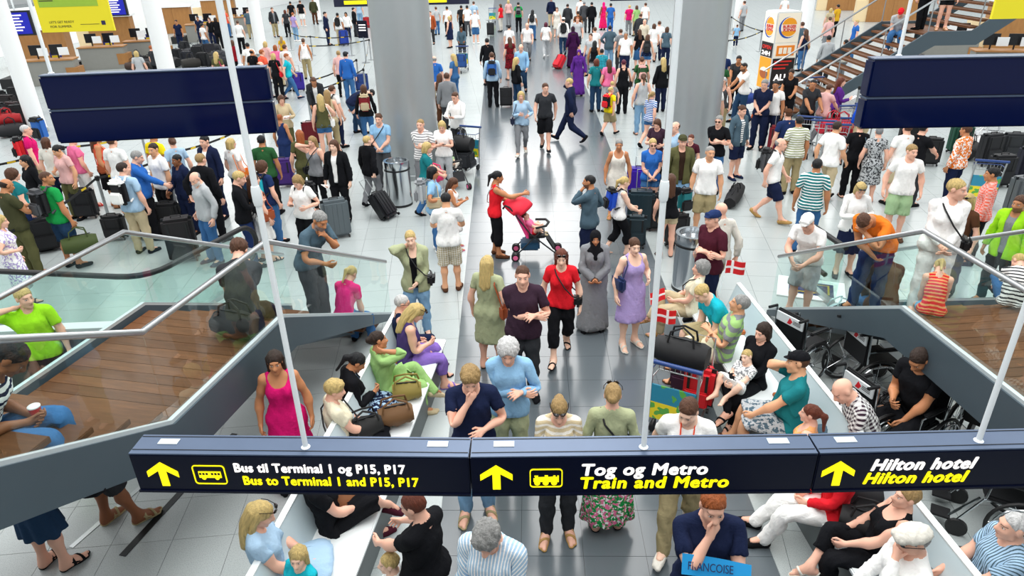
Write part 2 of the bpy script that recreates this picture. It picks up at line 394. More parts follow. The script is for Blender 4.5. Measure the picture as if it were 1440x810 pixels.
def shirt(key,cut,g,hem,ru,rl,neck=(0,.055,1.525,.088),tris=(2600,1100,640),front=None,loose=.012,tail=None,vneck=0):
    ps=[infl(p,g) for p in TORSO]+[tube(hem-.03,1.36,.158+loose,.160+loose*.5,.112+loose,.108+loose*.5)]
    ps+=[rc(HIP*A(sg,1,1)+A(0,0,.03),HIP*A(sg,1,1)-A(0,0,.06),.104+loose*.6,.106+loose*.6) for sg in (1,-1)]
    if cut: ps+=armset(cut,ru,rl)
    if tail: ps.append(tube(tail,1.02,*tail_r[key],(0,0)))
    def post(G,F):
        x,y,z=G[...,0],G[...,1],G[...,2]
        F=F+wr(G)*np.clip((1.45-z)/.1,0,1)
        F=np.maximum(F,hem-z) if not tail else np.maximum(F,tail-z)
        dn=np.sqrt(x**2+(y-neck[1])**2+(z-neck[2])**2)-neck[3]; F=np.maximum(F,-dn)
        dk=np.sqrt(x**2+(y+.012)**2)-.066; F=np.maximum(F,-np.maximum(dk,1.452-z))
        if vneck:
            F=np.maximum(F,-np.maximum(np.abs(x)-(z-(1.42-vneck))*.45,np.maximum(-y,1.42-vneck-z)))
        if not cut:
            for s in (1,-1):
                F=np.maximum(F,-(np.sqrt((x-s*.215)**2+(y+.01)**2*.6+((z-1.44)*.75)**2)-.092))
        if front: F=front(x,y,z,F)
        return F
    grow(key,[(.014,ps)],.011,tris,post)
tail_r={}
shirt('tee',.165,.010,.875,.066,.074)
shirt('polo',.185,.012,.865,.068,.074,neck=(0,.075,1.52,.070))
shirt('long',.520,.012,.860,.064,.040,neck=(0,.075,1.52,.072))
shirt('sweat',.520,.020,.850,.072,.050,neck=(0,.075,1.52,.072),loose=.022)
shirt('tank',0,.007,.880,0,0,neck=(0,.075,1.475,.115),loose=.004)
shirt('vest',0,.007,.885,0,0,neck=(0,.06,1.52,.085),loose=.004)
def open_front(x,y,z,F):
    return np.maximum(F,-np.maximum(np.abs(x)-np.clip(.035+(z-.8)*.04,0,.1),-y+.02))
shirt('jacket',.525,.022,.80,.072,.048,neck=(0,.07,1.52,.075),front=open_front,loose=.024)
for k,z,r in (('dress',.47,(.235,.165,.175,.125)),('sundress',.47,(.25,.165,.19,.125)),('maxi',.13,(.30,.17,.24,.125)),('abaya',.06,(.27,.185,.23,.14)),('tunic',.62,(.235,.17,.175,.13))): tail_r[k]=r
shirt('dress',.15,.010,0,.064,.072,tail=.47)
shirt('sundress',0,.008,0,0,0,neck=(0,.08,1.47,.115),tail=.47)
shirt('maxi',0,.008,0,0,0,neck=(0,.08,1.47,.115),tail=.13)
shirt('abaya',.54,.022,0,.078,.062,neck=(0,.08,1.54,.06),tail=.06,loose=.02)
shirt('tunic',.40,.012,0,.066,.06,tail=.62)
def legs(key,zcut,g0,g1,tris=(2200,900,460)):
    ps=[infl(p,.006) for p in PR['pelvis']]
    for mm in (lambda v:v,mir):
        t=lambda a,b,r0,r1: rc(mm(a),mm(b),r0,r1)
        M_=HIP+A(.006,.012,-.2); C_=KN+A(0,-.022,-.13)
        ps+=[t(HIP,M_,.095,.084+g0*.7),t(M_,KN,.084+g0*.7,.060+g0),t(KN,C_,.060+g0,.060+g1*.8),t(C_,AK,.060+g1*.8,.042+g1)]
    def post(G,F):
        z=G[...,2]; F=F+wr(G,.0045)*np.clip((1.0-z)/.1,0,1)
        return np.maximum(F,np.maximum(z-.985,zcut-z))
    grow(key,[(.012,ps)],.010,tris,post,only=[b for b in BONES if b[:4] not in('uarm','farm','hand') and not(b[0]=='f' and b[1].isdigit()) and b[:3]not in('foo','toe')])
legs('trousers',.045,.016,.022); legs('slim',.07,.006,.004); legs('shorts',.50,.034,.03); legs('capri',.27,.016,.026); legs('hotpants',.74,.016,0)
def skirt(key,z0,a,b):
    grow(key,[(.012,[infl(p,.012) for p in PR['pelvis']]+[tube(z0,1.02,a,.165,b,.12)])],.011,(1500,600,260),
      lambda G,F: np.maximum(F+.012*np.clip((1-G[...,2])*2,0,1)*np.sin(9*np.arctan2(G[...,1],G[...,0])),np.maximum(G[...,2]-1.03,z0-G[...,2])),only=['pelvis','thighR','thighL','shinR','shinL'])
skirt('skirt',.46,.215,.165); skirt('longskirt',.16,.27,.2)
HO=['head']
def hair(key,ps,post,tris=(1700,700,260),k=.012,only=HO,h=.0075):
    def pp(G,F):
        x,y,z=G[...,0],G[...,1],G[...,2]
        F=F+.0025*np.sin(130*x+50*z+9*np.sin(40*y))+.002*np.sin(90*y+70*x)
        return post(x,y,z,F)
    grow(key,[(k,ps)],h,tris,pp,only)
CAPH=el((0,-.012,1.672),(.083,.104,.094))
def face_cut(x,y,z,F,top=1.712,w=.067,fr=.0):
    d=np.sqrt((x/w)**2+((y-.125)/.095)**2+((z-1.60)/(top-1.60))**2)-1
    return np.maximum(F,-d*.06)
def back_cut(x,y,z,F,z0,sl=.55): return np.maximum(F,(z0-z)-(-y)*0+np.clip(y+.02,0,1)*sl)
hair('short',[CAPH],lambda x,y,z,F: np.maximum(back_cut(x,y,z,face_cut(x,y,z,F),1.605,1.0),-(np.sqrt(((np.abs(x)-.082)/.02)**2+((y+.002)/.026)**2+((z-1.632)/.040)**2)-1)*.02))
hair('crop',[el((0,-.010,1.669),(.0785,.0985,.0885))],lambda x,y,z,F: np.maximum(back_cut(x,y,z,face_cut(x,y,z,F,1.722,.070),1.61,1.0),-(np.sqrt(((np.abs(x)-.082)/.022)**2+((y+.002)/.026)**2+((z-1.632)/.040)**2)-1)*.02))
hair('ring',[el((0,-.014,1.662),(.082,.100,.082))],lambda x,y,z,F: np.maximum(np.maximum(back_cut(x,y,z,face_cut(x,y,z,F,1.76,.075),1.60,1.0),z-1.688+np.clip(y+.06,-.1,.2)*.3),-(np.sqrt(((np.abs(x)-.082)/.022)**2+((y+.002)/.026)**2+((z-1.632)/.040)**2)-1)*.02))
hair('tousled',[el((0,-.010,1.682),(.092,.110,.098)),el((.02,.05,1.735),(.05,.04,.03))],lambda x,y,z,F: back_cut(x,y,z,face_cut(x,y,z,F+.004*np.sin(170*x+60*y)*np.sin(120*z),1.715,.070),1.60,.7))
hair('curly',[el((0,-.018,1.672),(.112,.122,.112)),el((0,-.05,1.60),(.10,.08,.07))],lambda x,y,z,F: face_cut(x,y,z,F+.007*np.sin(120*x)*np.sin(110*z)*np.sin(100*y+1),1.71,.070))
hair('bob',[CAPH]+[rc((s*.072,-.02,1.67),(s*.078,-.012,1.545),.030,.028) for s in(1,-1)]+[rc((s*.03,-.08,1.66),(s*.04,-.075,1.535),.035,.035) for s in(1,-1)],lambda x,y,z,F: face_cut(x,y,z,F,1.70,.064))
LONGP=[CAPH]+[rc((s*.070,-.02,1.67),(s*.082,-.03,1.50),.030,.026) for s in(1,-1)]+[rc((s*.04,-.075,1.66),(s*.06,-.115,1.36),.040,.030) for s in(1,-1)]+[rc((0,-.085,1.66),(0,-.125,1.33),.040,.035)]
hair('longhair',LONGP,lambda x,y,z,F: face_cut(x,y,z,F,1.705,.064),only=['head','neck','chest'])
hair('ponytail',[CAPH,rc((0,-.105,1.675),(0,-.150,1.64),.026,.032),rc((0,-.150,1.64),(0,-.155,1.45),.032,.014)],lambda x,y,z,F: np.maximum(face_cut(x,y,z,F,1.712,.070),np.where(y>-.09,1.60+np.clip(y+.02,0,1)*.9-z,-1)))
hair('bun',[CAPH,el((0,-.115,1.66),(.040,.036,.040))],lambda x,y,z,F: np.maximum(face_cut(x,y,z,F,1.712,.070),1.595+np.clip(y+.02,0,1)*.8-z))
hair('hijab',[el((0,-.006,1.660),(.090,.108,.104)),rc((0,0,1.60),(0,-.005,1.47),.085,.095),el((0,-.01,1.43),(.19,.125,.07)),rc((0,.06,1.50),(0,.10,1.33),.06,.05)],lambda x,y,z,F: np.maximum(F,-(np.sqrt((x/.052)**2+((y-.13)/.085)**2+((z-1.625)/.070)**2)-1)*.05),only=['head','neck','chest'],tris=(2200,900,340))
hair('cap',[el((0,-.008,1.685),(.088,.110,.085)),rc((-.03,.10,1.700),(.03,.10,1.700),.045,.045),rc((-.03,.14,1.690),(.03,.14,1.690),.035,.035)],lambda x,y,z,F: np.maximum(np.maximum(F,1.678+np.clip(y,0,.2)*.05-z),np.where(y>.095,np.abs(z-(1.694-(y-.095)*.25-x*x*3))-.008,-1)),k=.006)
hair('flatcap',[el((0,.004,1.705),(.100,.128,.060)),rc((-.03,.11,1.69),(.03,.11,1.69),.04,.04)],lambda x,y,z,F: np.maximum(F,1.675-z),k=.01)
# --- shoes, one template for each foot
for s,mm in (('R',lambda v:v),('L',mir)):
    fp=PR['foot'+s]+PR['toe'+s]; sx=1 if s=='R' else -1
    def fpost(G,F): 
        F=np.maximum(F-.009,np.maximum(G[...,2]-(.085-np.clip(G[...,1]-.02,0,1)*.25),-G[...,2]))
        return F
    grow('shoe'+s,[(.010,fp)],.006,(700,260,110),fpost,only=['foot'+s,'toe'+s])
    def spost(G,F):
        z=G[...,2]; y=G[...,1]
        sole=np.maximum(np.maximum(F-.010,z-.020),-z)
        st=np.maximum(np.abs(F-.003)-.006,np.minimum(np.abs(y-.095-(G[...,0]*sx-.12)*.4)-.013,np.minimum(np.abs(y-.03)-.012,np.maximum(np.abs(z-.085+(y+.02)*.6)-.010,-z+.03))))
        return np.minimum(sole,np.maximum(st,-z))
    grow('sandal'+s,[(.010,fp)],.005,(1100,420,160),spost,only=['foot'+s,'toe'+s])
# ------------------------------------------------------------------ posing
def axang(ax,a):
    x,y,z=ax; c=math.cos(a); s=math.sin(a); C=1-c
    return np.array([[c+x*x*C,x*y*C-z*s,x*z*C+y*s],[y*x*C+z*s,c+y*y*C,y*z*C-x*s],[z*x*C-y*s,z*y*C+x*s,c+z*z*C]])
def nrm(v): return v/(np.linalg.norm(v)+1e-12)
def minrot(a,b):
    a=nrm(a); b=nrm(b); c=np.cross(a,b); s=np.linalg.norm(c); d=a@b
    if s<1e-7: return np.eye(3)
    return axang(c/s,math.atan2(s,d))
def eul(p=0,y=0,r=0):
    """degrees: p forward pitch, y turn left, r tilt to the right"""
    return rotz(math.radians(y))@rotx(math.radians(-p))@roty(math.radians(r))
def morph(V,fem=0,fat=0,kid=0):
    V=np.array(V,float); x,y,z=V[...,0].copy(),V[...,1].copy(),V[...,2].copy()
    g=lambda c,w: np.exp(-((z-c)/w)**2)
    tor=np.clip((.26-np.abs(x))/.06,0,1)*np.clip((1.50-z)/.05,0,1)*np.clip((z-.6)/.1,0,1)
    if fem:
        x=x*(1-.10*fem*g(1.42,.14)-.12*fem*tor*g(1.12,.10)+.05*fem*tor*g(.93,.10))
        y=y*(1-.08*fem*tor*g(1.12,.10))
        for s in (1,-1): y=y+fem*.034*np.clip(y*12,0,1)*np.exp(-((x-s*.075)/.055)**2-((V[...,2]-1.275)/.06)**2)
        low=np.clip((z-1.50)/.02,0,1); x=x*(1-.06*fem*(low)); 
        arm=np.clip((np.abs(x)-.2)/.05,0,1)
    if fat:
        x=x*(1+fat*.22*tor*g(1.08,.17)+fat*.08*tor*g(1.3,.15)+fat*.10*tor*g(.93,.12)); y=y*(1+fat*.35*tor*g(1.07,.16)+fat*.12*tor*g(1.28,.15))+fat*.03*tor*g(1.07,.14)
    if kid:
        c=1-.20*kid; z=np.where(z<1.5,z*c,z-1.5+1.5*c); x=np.where(V[...,2]<1.48,x*(1-.12*kid),x); y=np.where(V[...,2]<1.48,y*(1-.05*kid),y)
    return np.stack([x,y,z],-1)
ARM=dict(down=(.27,.04,.905),back=(.25,-.10,.92),fwd=(.24,.20,.96),crossR=(-.10,.185,1.22),crossL=(.09,.205,1.25),chin=(.03,.155,1.44),ear=(.125,.045,1.54),phone=(.05,.28,1.20),
 clasp=(.03,.20,1.00),behind=(.05,-.165,.99),hip=(.215,.05,1.06),push=(.17,.40,1.08),reach=(.16,.48,1.30),pocket=(.225,.08,.99),lap=(.08,.27,1.02),lapw=(.14,.33,1.00),
 strap=(.11,.12,1.36),read=(.10,.30,1.18),rail=(.16,.34,1.16),railx=(-.05,.36,1.18),face=(.02,.15,1.52),head=(.10,.02,1.66),bagarm=(.21,.14,1.14),point=(.20,.50,1.38),knee=(.12,.45,.96),wave=(.35,.15,1.7),low=(.18,.45,.78),mouth=(.03,.14,1.475),
 side=(.30,.02,.93),pull=(.27,-.16,.92),away=(.42,.18,1.02),brace=(.26,-.18,.98))
def pose(p,mo):
    """p: dict of pose numbers, mo: body shape; returns rotation, rest joint, posed joint for every bone"""
    J=lambda v: morph(A(*v),**mo)
    G={}
    pel=J((0,0,.95)); kz=J((0,0,.95))[2]/.95
    pp=A(p.get('px',0),p.get('py',0),p.get('pz',.95)*kz if p.get('pz',.95)<2 else 0)
    R=eul(p.get('pel',0),p.get('pely',0),p.get('pelr',0)); G['pelvis']=(R,pel,pp)
    def ch(par,j,Rl):
        Rp,jp,tp=G[par]; return (Rp@Rl,j,Rp@(j-jp)+tp)
    ln=p.get('lean',0); tw=p.get('twist',0); sd=p.get('side',0)
    G['spine']=ch('pelvis',J((0,-.01,1.05)),eul(ln*.5,tw*.5,sd*.5)); G['chest']=ch('spine',J((0,-.01,1.20)),eul(ln*.5,tw*.5,sd*.5))
    hp,hy,ht=p.get('hp',5),p.get('hy',0),p.get('ht',0)
    G['neck']=ch('chest',J((0,-.02,1.475)),eul(hp*.4,hy*.4,ht*.4)); G['head']=ch('neck',J((0,-.01,1.56)),eul(hp*.6,hy*.6,ht*.6))
    for s,sg in (('R',1),('L',-1)):
        mm=A(sg,1,1)
        S,E,W=J(SH*mm),J(EL_*mm),J(WR*mm); Rc,jc,tc=G['chest']; Sp=Rc@(S-jc)+tc
        tg=p.get(s,'down')
        if isinstance(tg,str): tg=ARM[tg]
        tg=A(*tg)*mm
        if p.get('world'+s): T=tg
        else: T=Rc@(J(tg)-jc)+tc
        l1=np.linalg.norm(E-S); l2=np.linalg.norm(W-E); v=T-Sp; d=np.linalg.norm(v); d=min(max(d,.12),(l1+l2)*.995); u=nrm(v)
        hint=p.get('pole'+s,(.5,-.55,-.75)); hint=Rc@(A(*hint)*mm); n=hint-(hint@u)*u; n=nrm(n)
        a=(l1*l1-l2*l2+d*d)/(2*d); hgt=math.sqrt(max(l1*l1-a*a,0)); Ep=Sp+u*a+n*hgt; Wp=Sp+u*d
        Ru=minrot(Rc@(E-S),Ep-Sp)@Rc; G['uarm'+s]=(Ru,S,Sp)
        Rf=minrot(Ru@(W-E),Wp-Ep)@Ru
        tws=math.radians(p.get('tw'+s,0))*sg; fa=nrm(Wp-Ep)
        G['farm'+s]=(axang(fa,tws*.5)@Rf,E,Ep)
        Rh=axang(fa,tws)@Rf; yax=nrm(Rh@A(0,1,0)); fl=math.radians(p.get('fl'+s,0))
        Rh=axang(yax,-fl*sg*-1)@Rh; G['hand'+s]=(Rh,W,Wp)
        cu=p.get('cu'+s,18)
        for i in range(5):
            for j in (0,1):
                par='hand'+s if j==0 else 'f%d0%s'%(i,s)
                jj=J(FB[i][j]*mm); an=math.radians(cu*(1.0 if i<4 else .45)*(1 if j==0 else 1.25))
                Rl=axang(A(0,1,0),an*sg) if i<4 else axang(nrm(A(.3,.5,.8)*mm),an*-.6*sg)
                G['f%d%d%s'%(i,j,s)]=ch(par,jj,Rl)
        H,K,Kn=J(HIP*mm),J(KN*mm),J(AK*mm); Rp,jp,tp=G['pelvis']; Hp=Rp@(H-jp)+tp
        ft=p.get('foot'+s,(.11,0,.085)); ft=A(*ft)*mm; T=A(ft[0],ft[1],(ft[2]-.085)+Kn[2]) if not p.get('sit') else A(ft[0],ft[1]*kz,ft[2] if ft[2]>.1 else Kn[2]+ft[2]-.085)
        l1=np.linalg.norm(K-H); l2=np.linalg.norm(Kn-K); v=T-Hp; d=np.linalg.norm(v); d=min(max(d,.2),(l1+l2)*.998); u=nrm(v)
        hint=A(*p.get('kp'+s,(.12,1,.15)))*mm; n=nrm(hint-(hint@u)*u)
        a=(l1*l1-l2*l2+d*d)/(2*d); hgt=math.sqrt(max(l1*l1-a*a,0)); Kp=Hp+u*a+n*hgt; Ap=Hp+u*d
        ty=p.get('toe'+s,8); Rt=minrot(Rp@(K-H),Kp-Hp)@Rp; G['thigh'+s]=(Rt,H,Hp)
        Rs=minrot(Rt@(Kn-K),Ap-Kp)@Rt; G['shin'+s]=(Rs,K,Kp)
        Rfo=rotz(math.radians(-ty*sg))@rotx(math.radians(p.get('fp'+s,0))); G['foot'+s]=(Rfo,Kn,Ap)
        tj=J(A(.12,.10,.03)*mm); G['toe'+s]=ch('foot'+s,tj,rotx(math.radians(p.get('tp'+s,0))))
    return G
def skin(tkey,lod,G,mo,sc):
    me0,rest,W=TEMPL[tkey,lod]; V=morph(rest,**mo)
    M=np.zeros((len(BONES),12))
    for b,(R,j,t) in G.items(): M[BI[b]]=np.concatenate([R,(t-R@j)[:,None]],1).ravel()
    B=(W@M).reshape(-1,3,4)
    return me0,(np.einsum('nij,nj->ni',B[:,:,:3],V)+B[:,:,3])*sc
def xf(G,b,p,mo):
    R,j,t=G[b]; return R@(morph(A(*p),**mo)-j)+t
STAND=dict()
POSES=dict(
 stand=dict(footR=(.12,.03,.085),footL=(.11,-.02,.085)),
 relax=dict(footR=(.16,.10,.085),footL=(.09,-.02,.085),px=-.02,pelr=3,R='down',L='down'),
 cross=dict(R=(-.13,.165,1.20),L=(.12,.205,1.235),poleR=(.55,-.15,-1),poleL=(.55,-.15,-1),twR=-60,twL=-60,cuR=25,cuL=30),
 chin=dict(R='chin',poleR=(.5,.5,-1),L=(.10,.19,1.16),poleL=(.55,-.15,-1),twL=-60,twR=60,cuR=45,hp=14),
 ear=dict(R='ear',poleR=(1,.1,-.6),cuR=45,twR=60,hy=8),
 earL=dict(L='ear',poleL=(1,.1,-.6),cuL=45,twL=60,hy=-8),
 phone=dict(R='phone',L='bagarm',poleR=(.7,-.3,-.8),cuR=40,twR=70,hp=28),
 phone2=dict(R='phone',L='phone',poleR=(.7,-.3,-.8),poleL=(.7,-.3,-.8),cuR=40,cuL=40,twR=60,twL=60,hp=28),
 read=dict(R='read',L='read',poleR=(.7,-.3,-.8),poleL=(.7,-.3,-.8),cuR=35,cuL=35,twR=60,twL=60,hp=22),
 clasp=dict(R='clasp',L='clasp',poleR=(.9,-.3,-.4),poleL=(.9,-.3,-.4),cuR=30,cuL=30,hp=8),
 behind=dict(R='behind',L='behind',poleR=(.9,-.6,0),poleL=(.9,-.6,0)),
 hips=dict(R='hip',L='hip',poleR=(.9,-.7,0),poleL=(.9,-.7,0),cuR=30,cuL=30),
 hipR=dict(R='hip',poleR=(.9,-.7,0),cuR=30),hipL=dict(L='hip',poleL=(.9,-.7,0),cuL=30),
 pockets=dict(R='pocket',L='pocket',poleR=(.7,-.8,0),poleL=(.7,-.8,0),cuR=10),
 walk=dict(footR=(.10,.28,.10),footL=(.09,-.30,.16),fpR=12,fpL=-40,tpL=35,pz=.915,R='back',L='fwd',lean=3),
 walk2=dict(footL=(.10,.28,.10),footR=(.09,-.30,.16),fpL=12,fpR=-40,tpR=35,pz=.915,R='fwd',L='back',lean=3),
 stride=dict(footR=(.10,.40,.10),footL=(.09,-.42,.20),fpR=18,fpL=-50,tpL=40,pz=.87,R='ear',poleR=(.9,.2,-.8),cuR=45,L='back',lean=4),
 push=dict(R='push',L='push',lean=8,cuR=55,cuL=55,footR=(.10,.18,.09),footL=(.10,-.22,.13),fpL=-30,tpL=25,pz=.925),
 pull=dict(R='pull',cuR=60,footR=(.10,.16,.085),footL=(.10,-.2,.12),fpL=-25,tpL=20,pz=.93),
 pullL=dict(L='pull',cuL=60,footL=(.10,.16,.085),footR=(.10,-.2,.12),fpR=-25,tpR=20,pz=.93),
 lookdown=dict(hp=35,R='fwd',L='down'),
 strap=dict(R='strap',cuR=50,poleR=(.8,.2,-.8)),strapL=dict(L='strap',cuL=50,poleL=(.8,.2,-.8)),
 bag=dict(R='bagarm',poleR=(.8,-.5,-.6),cuR=40,hp=10),bagL=dict(L='bagarm',poleL=(.8,-.5,-.6),cuL=40,hp=10),
 bend=dict(pel=35,lean=45,R='low',L='low',hp=10,py=-.12,footR=(.14,.1,.085),footL=(.14,-.06,.085),pz=.92),
 point=dict(L='point',cuL=20,R='push',lean=6),
 rail=dict(lean=24,pel=10,R=(.10,.36,1.24),L='mouth',poleL=(.7,.6,-.8),poleR=(.9,.2,-.6),cuL=50,hp=-6,py=-.06),
 railsleep=dict(lean=42,pel=16,R=(-.12,.34,1.30),L='face',poleL=(.9,.6,-.3),poleR=(.9,.3,-.5),cuL=20,cuR=20,hp=22,hy=12,py=-.12,footL=(.12,-.1,.085)),
 railarms=dict(lean=20,pel=8,R=(.06,.40,1.20),L=(.10,.40,1.18),poleR=(.9,.1,-.6),poleL=(.9,.1,-.6),hp=-4,py=-.06),
 headhand=dict(R='head',poleR=(1,.3,-.8),cuR=30,L='clasp',hp=6,ht=10),
 sit=dict(sit=1,pz=.53,footR=(.13,.46,.085),footL=(.13,.44,.085),R='lap',L='lap',lean=4,pel=-6,cuR=30,cuL=30),
 sitphone=dict(sit=1,pz=.53,footR=(.13,.46,.085),footL=(.13,.42,.085),R='phone',L='lap',lean=10,hp=30,cuR=40,cuL=30),
 sitear=dict(sit=1,pz=.53,footR=(.13,.52,.085),footL=(.13,.46,.085),R='ear',poleR=(.7,.6,-.8),L='lap',cuR=45,lean=2,ht=12),
 sitearL=dict(sit=1,pz=.53,footR=(.13,.52,.085),footL=(.13,.46,.085),L='ear',poleL=(.7,.6,-.8),R='lap',cuL=45,lean=0,ht=-12),
 sitcross=dict(sit=1,pz=.53,footR=(-.14,.58,.36),footL=(.10,.42,.085),kpR=(.0,1,.6),fpR=-25,R='lap',L='lap',lean=-2,pel=-8,cuR=30,cuL=30),
 sitcrossL=dict(sit=1,pz=.53,footL=(-.14,.58,.36),footR=(.10,.42,.085),kpL=(.0,1,.6),fpL=-25,R='lap',L='lap',lean=-2,pel=-8,cuR=30,cuL=30),
 sitfold=dict(sit=1,pz=.53,footR=(.14,.50,.085),footL=(.13,.46,.085),R=(-.13,.165,1.18),L=(.12,.205,1.215),poleR=(.55,-.15,-1),poleL=(.55,-.15,-1),twR=-60,twL=-60,lean=-3,pel=-10,hy=15),
 sitfwd=dict(sit=1,pz=.53,footR=(.16,.44,.085),footL=(.16,.40,.085),R='lapw',L='lapw',lean=28,pel=6,hp=8,cuR=30,cuL=30),
 sitstep=dict(sit=1,pz=.53,footR=(.16,.42,-.05),footL=(.16,.40,-.05),R='knee',L='knee',lean=26,pel=6,hp=12,cuR=30,cuL=30),
 sitfloor=dict(sit=1,pz=.12,footR=(.20,.42,.085),footL=(.20,.52,.085),kpR=(.4,.3,1),kpL=(.4,.3,1),R='knee',L='knee',lean=26,pel=-4,hp=25,cuR=40,cuL=40),
 sitflat=dict(sit=1,pz=.12,footR=(.10,.62,.085),footL=(.14,.58,.085),kpR=(.4,.3,1),kpL=(.4,.3,1),R='phone',L='phone',lean=20,pel=-8,hp=30,cuR=45,cuL=45),
)
TOPW=dict(tee='t-shirt',polo='polo shirt',long='long-sleeved shirt',sweat='sweatshirt',tank='sleeveless top',jacket='jacket',dress='dress',sundress='sleeveless dress',maxi='long dress',abaya='long robe',tunic='tunic')
def mk_part(name,parent,tk,lod,G,mo,sc,mat):
    me0,V=skin(tk,lod,G,mo,sc); me=me0.copy(); me.name=name
    me.vertices.foreach_set('co',V.astype(np.float32).ravel()); me.update()
    me.materials.clear(); me.materials.append(mat)
    o=bpy.data.objects.new(name,me); link(o,parent); return o
PNAME=dict(vest='shirt',tee='shirt',polo='shirt',long='shirt',sweat='sweater',tank='top',jacket='jacket',dress='dress',sundress='dress',maxi='dress',abaya='robe',tunic='tunic',trousers='trousers',slim='trousers',shorts='shorts',hotpants='shorts',capri='trousers',skirt='skirt',longskirt='skirt',cap='cap',flatcap='cap',hijab='headscarf')
TOPS=dict(tee=(.165,.875,(0,.055,1.525,.088)),polo=(.185,.865,(0,.075,1.52,.07)),long=(.52,.86,(0,.075,1.52,.072)),sweat=(.52,.85,(0,.075,1.52,.072)),tank=(0,.88,None),vest=(0,.88,None),dress=(.15,.47,(0,.055,1.525,.088)),sundress=(0,.47,None),maxi=(0,.13,None),abaya=(.54,.06,(0,.08,1.54,.06)),tunic=(.40,.62,(0,.055,1.525,.088)))
LEGS=dict(trousers=.045,slim=.07,shorts=.50,capri=.27,hotpants=.74,skirt=.46,longskirt=.16)
def cover(lod,top,bottom,over,shoes,hat):
    """vertices of the body that clothes hide"""
    me,P,W=TEMPL['body',lod]; x=np.abs(P[:,0]); y=P[:,1]; z=P[:,2]; gb=lambda *n: sum(W[:,BI[b+s]] if b+s in BI else 0 for b in n for s in ('R','L',''))
    armw=gb('uarm','farm','hand')+sum(W[:,BI['f%d%d%s'%(i,j,s)]] for i in range(5) for j in (0,1) for s in 'RL'); legw=gb('thigh','shin'); footw=gb('foot','toe'); headw=gb('head','neck'); tor=gb('pelvis','spine','chest')
    ta=(x-SH[0])*AD[0]+(z-SH[2])*AD[2]; C=np.zeros(len(P),bool)
    for g in (top,over):
        if g in TOPS:
            cut,hem,nk=TOPS[g]
            body=(armw<.45)&(headw<.3)&(z>hem+.03)
            if nk is None: body&=(z<1.30)&(x<.155)
            else: body&=(np.sqrt(x**2+(y-nk[1])**2+(z-nk[2])**2)>nk[3]+.03)&(z<np.where(x>.10,1.485,1.45))
            C|=body
            if cut: C|=(armw>=.3)&(ta<cut-.03)
        elif g=='jacket': C|=((armw>=.3)&(ta<.49))|((armw<.45)&(headw<.3)&(z>.83)&(z<1.44)&((y<.0)|(x>.13)))
    if bottom in LEGS: C|=(z>LEGS[bottom]+.03)&(z<.94)&(armw<.2)&(footw<.6)
    if shoes=='shoe': C|=(footw>.6)&(z<.06)
    if hat in('cap','flatcap'): C|=(z>1.705)
    if hat=='hijab': C|=(headw>.4)&((y<.02)|(z>1.71))&(z>1.46)
    return C
CUTS={}
def body_template(lod,*k):
    key=(lod,)+k
    if key in CUTS: return CUTS[key]
    me,P,W=TEMPL['body',lod]; C=cover(lod,*k); m2=me.copy()
    nv=np.empty(len(P)*3); me.vertices.foreach_get('normal',nv); nv=nv.reshape(-1,3); P2=P-nv*(np.where(np.abs(P[:,0])<.2,.030,.024)*C)[:,None]
    tk='body_'+'_'.join(str(q) for q in key); TEMPL[tk,lod]=(m2,P2,W); CUTS[key]=tk; return tk
PEOPLE=[]
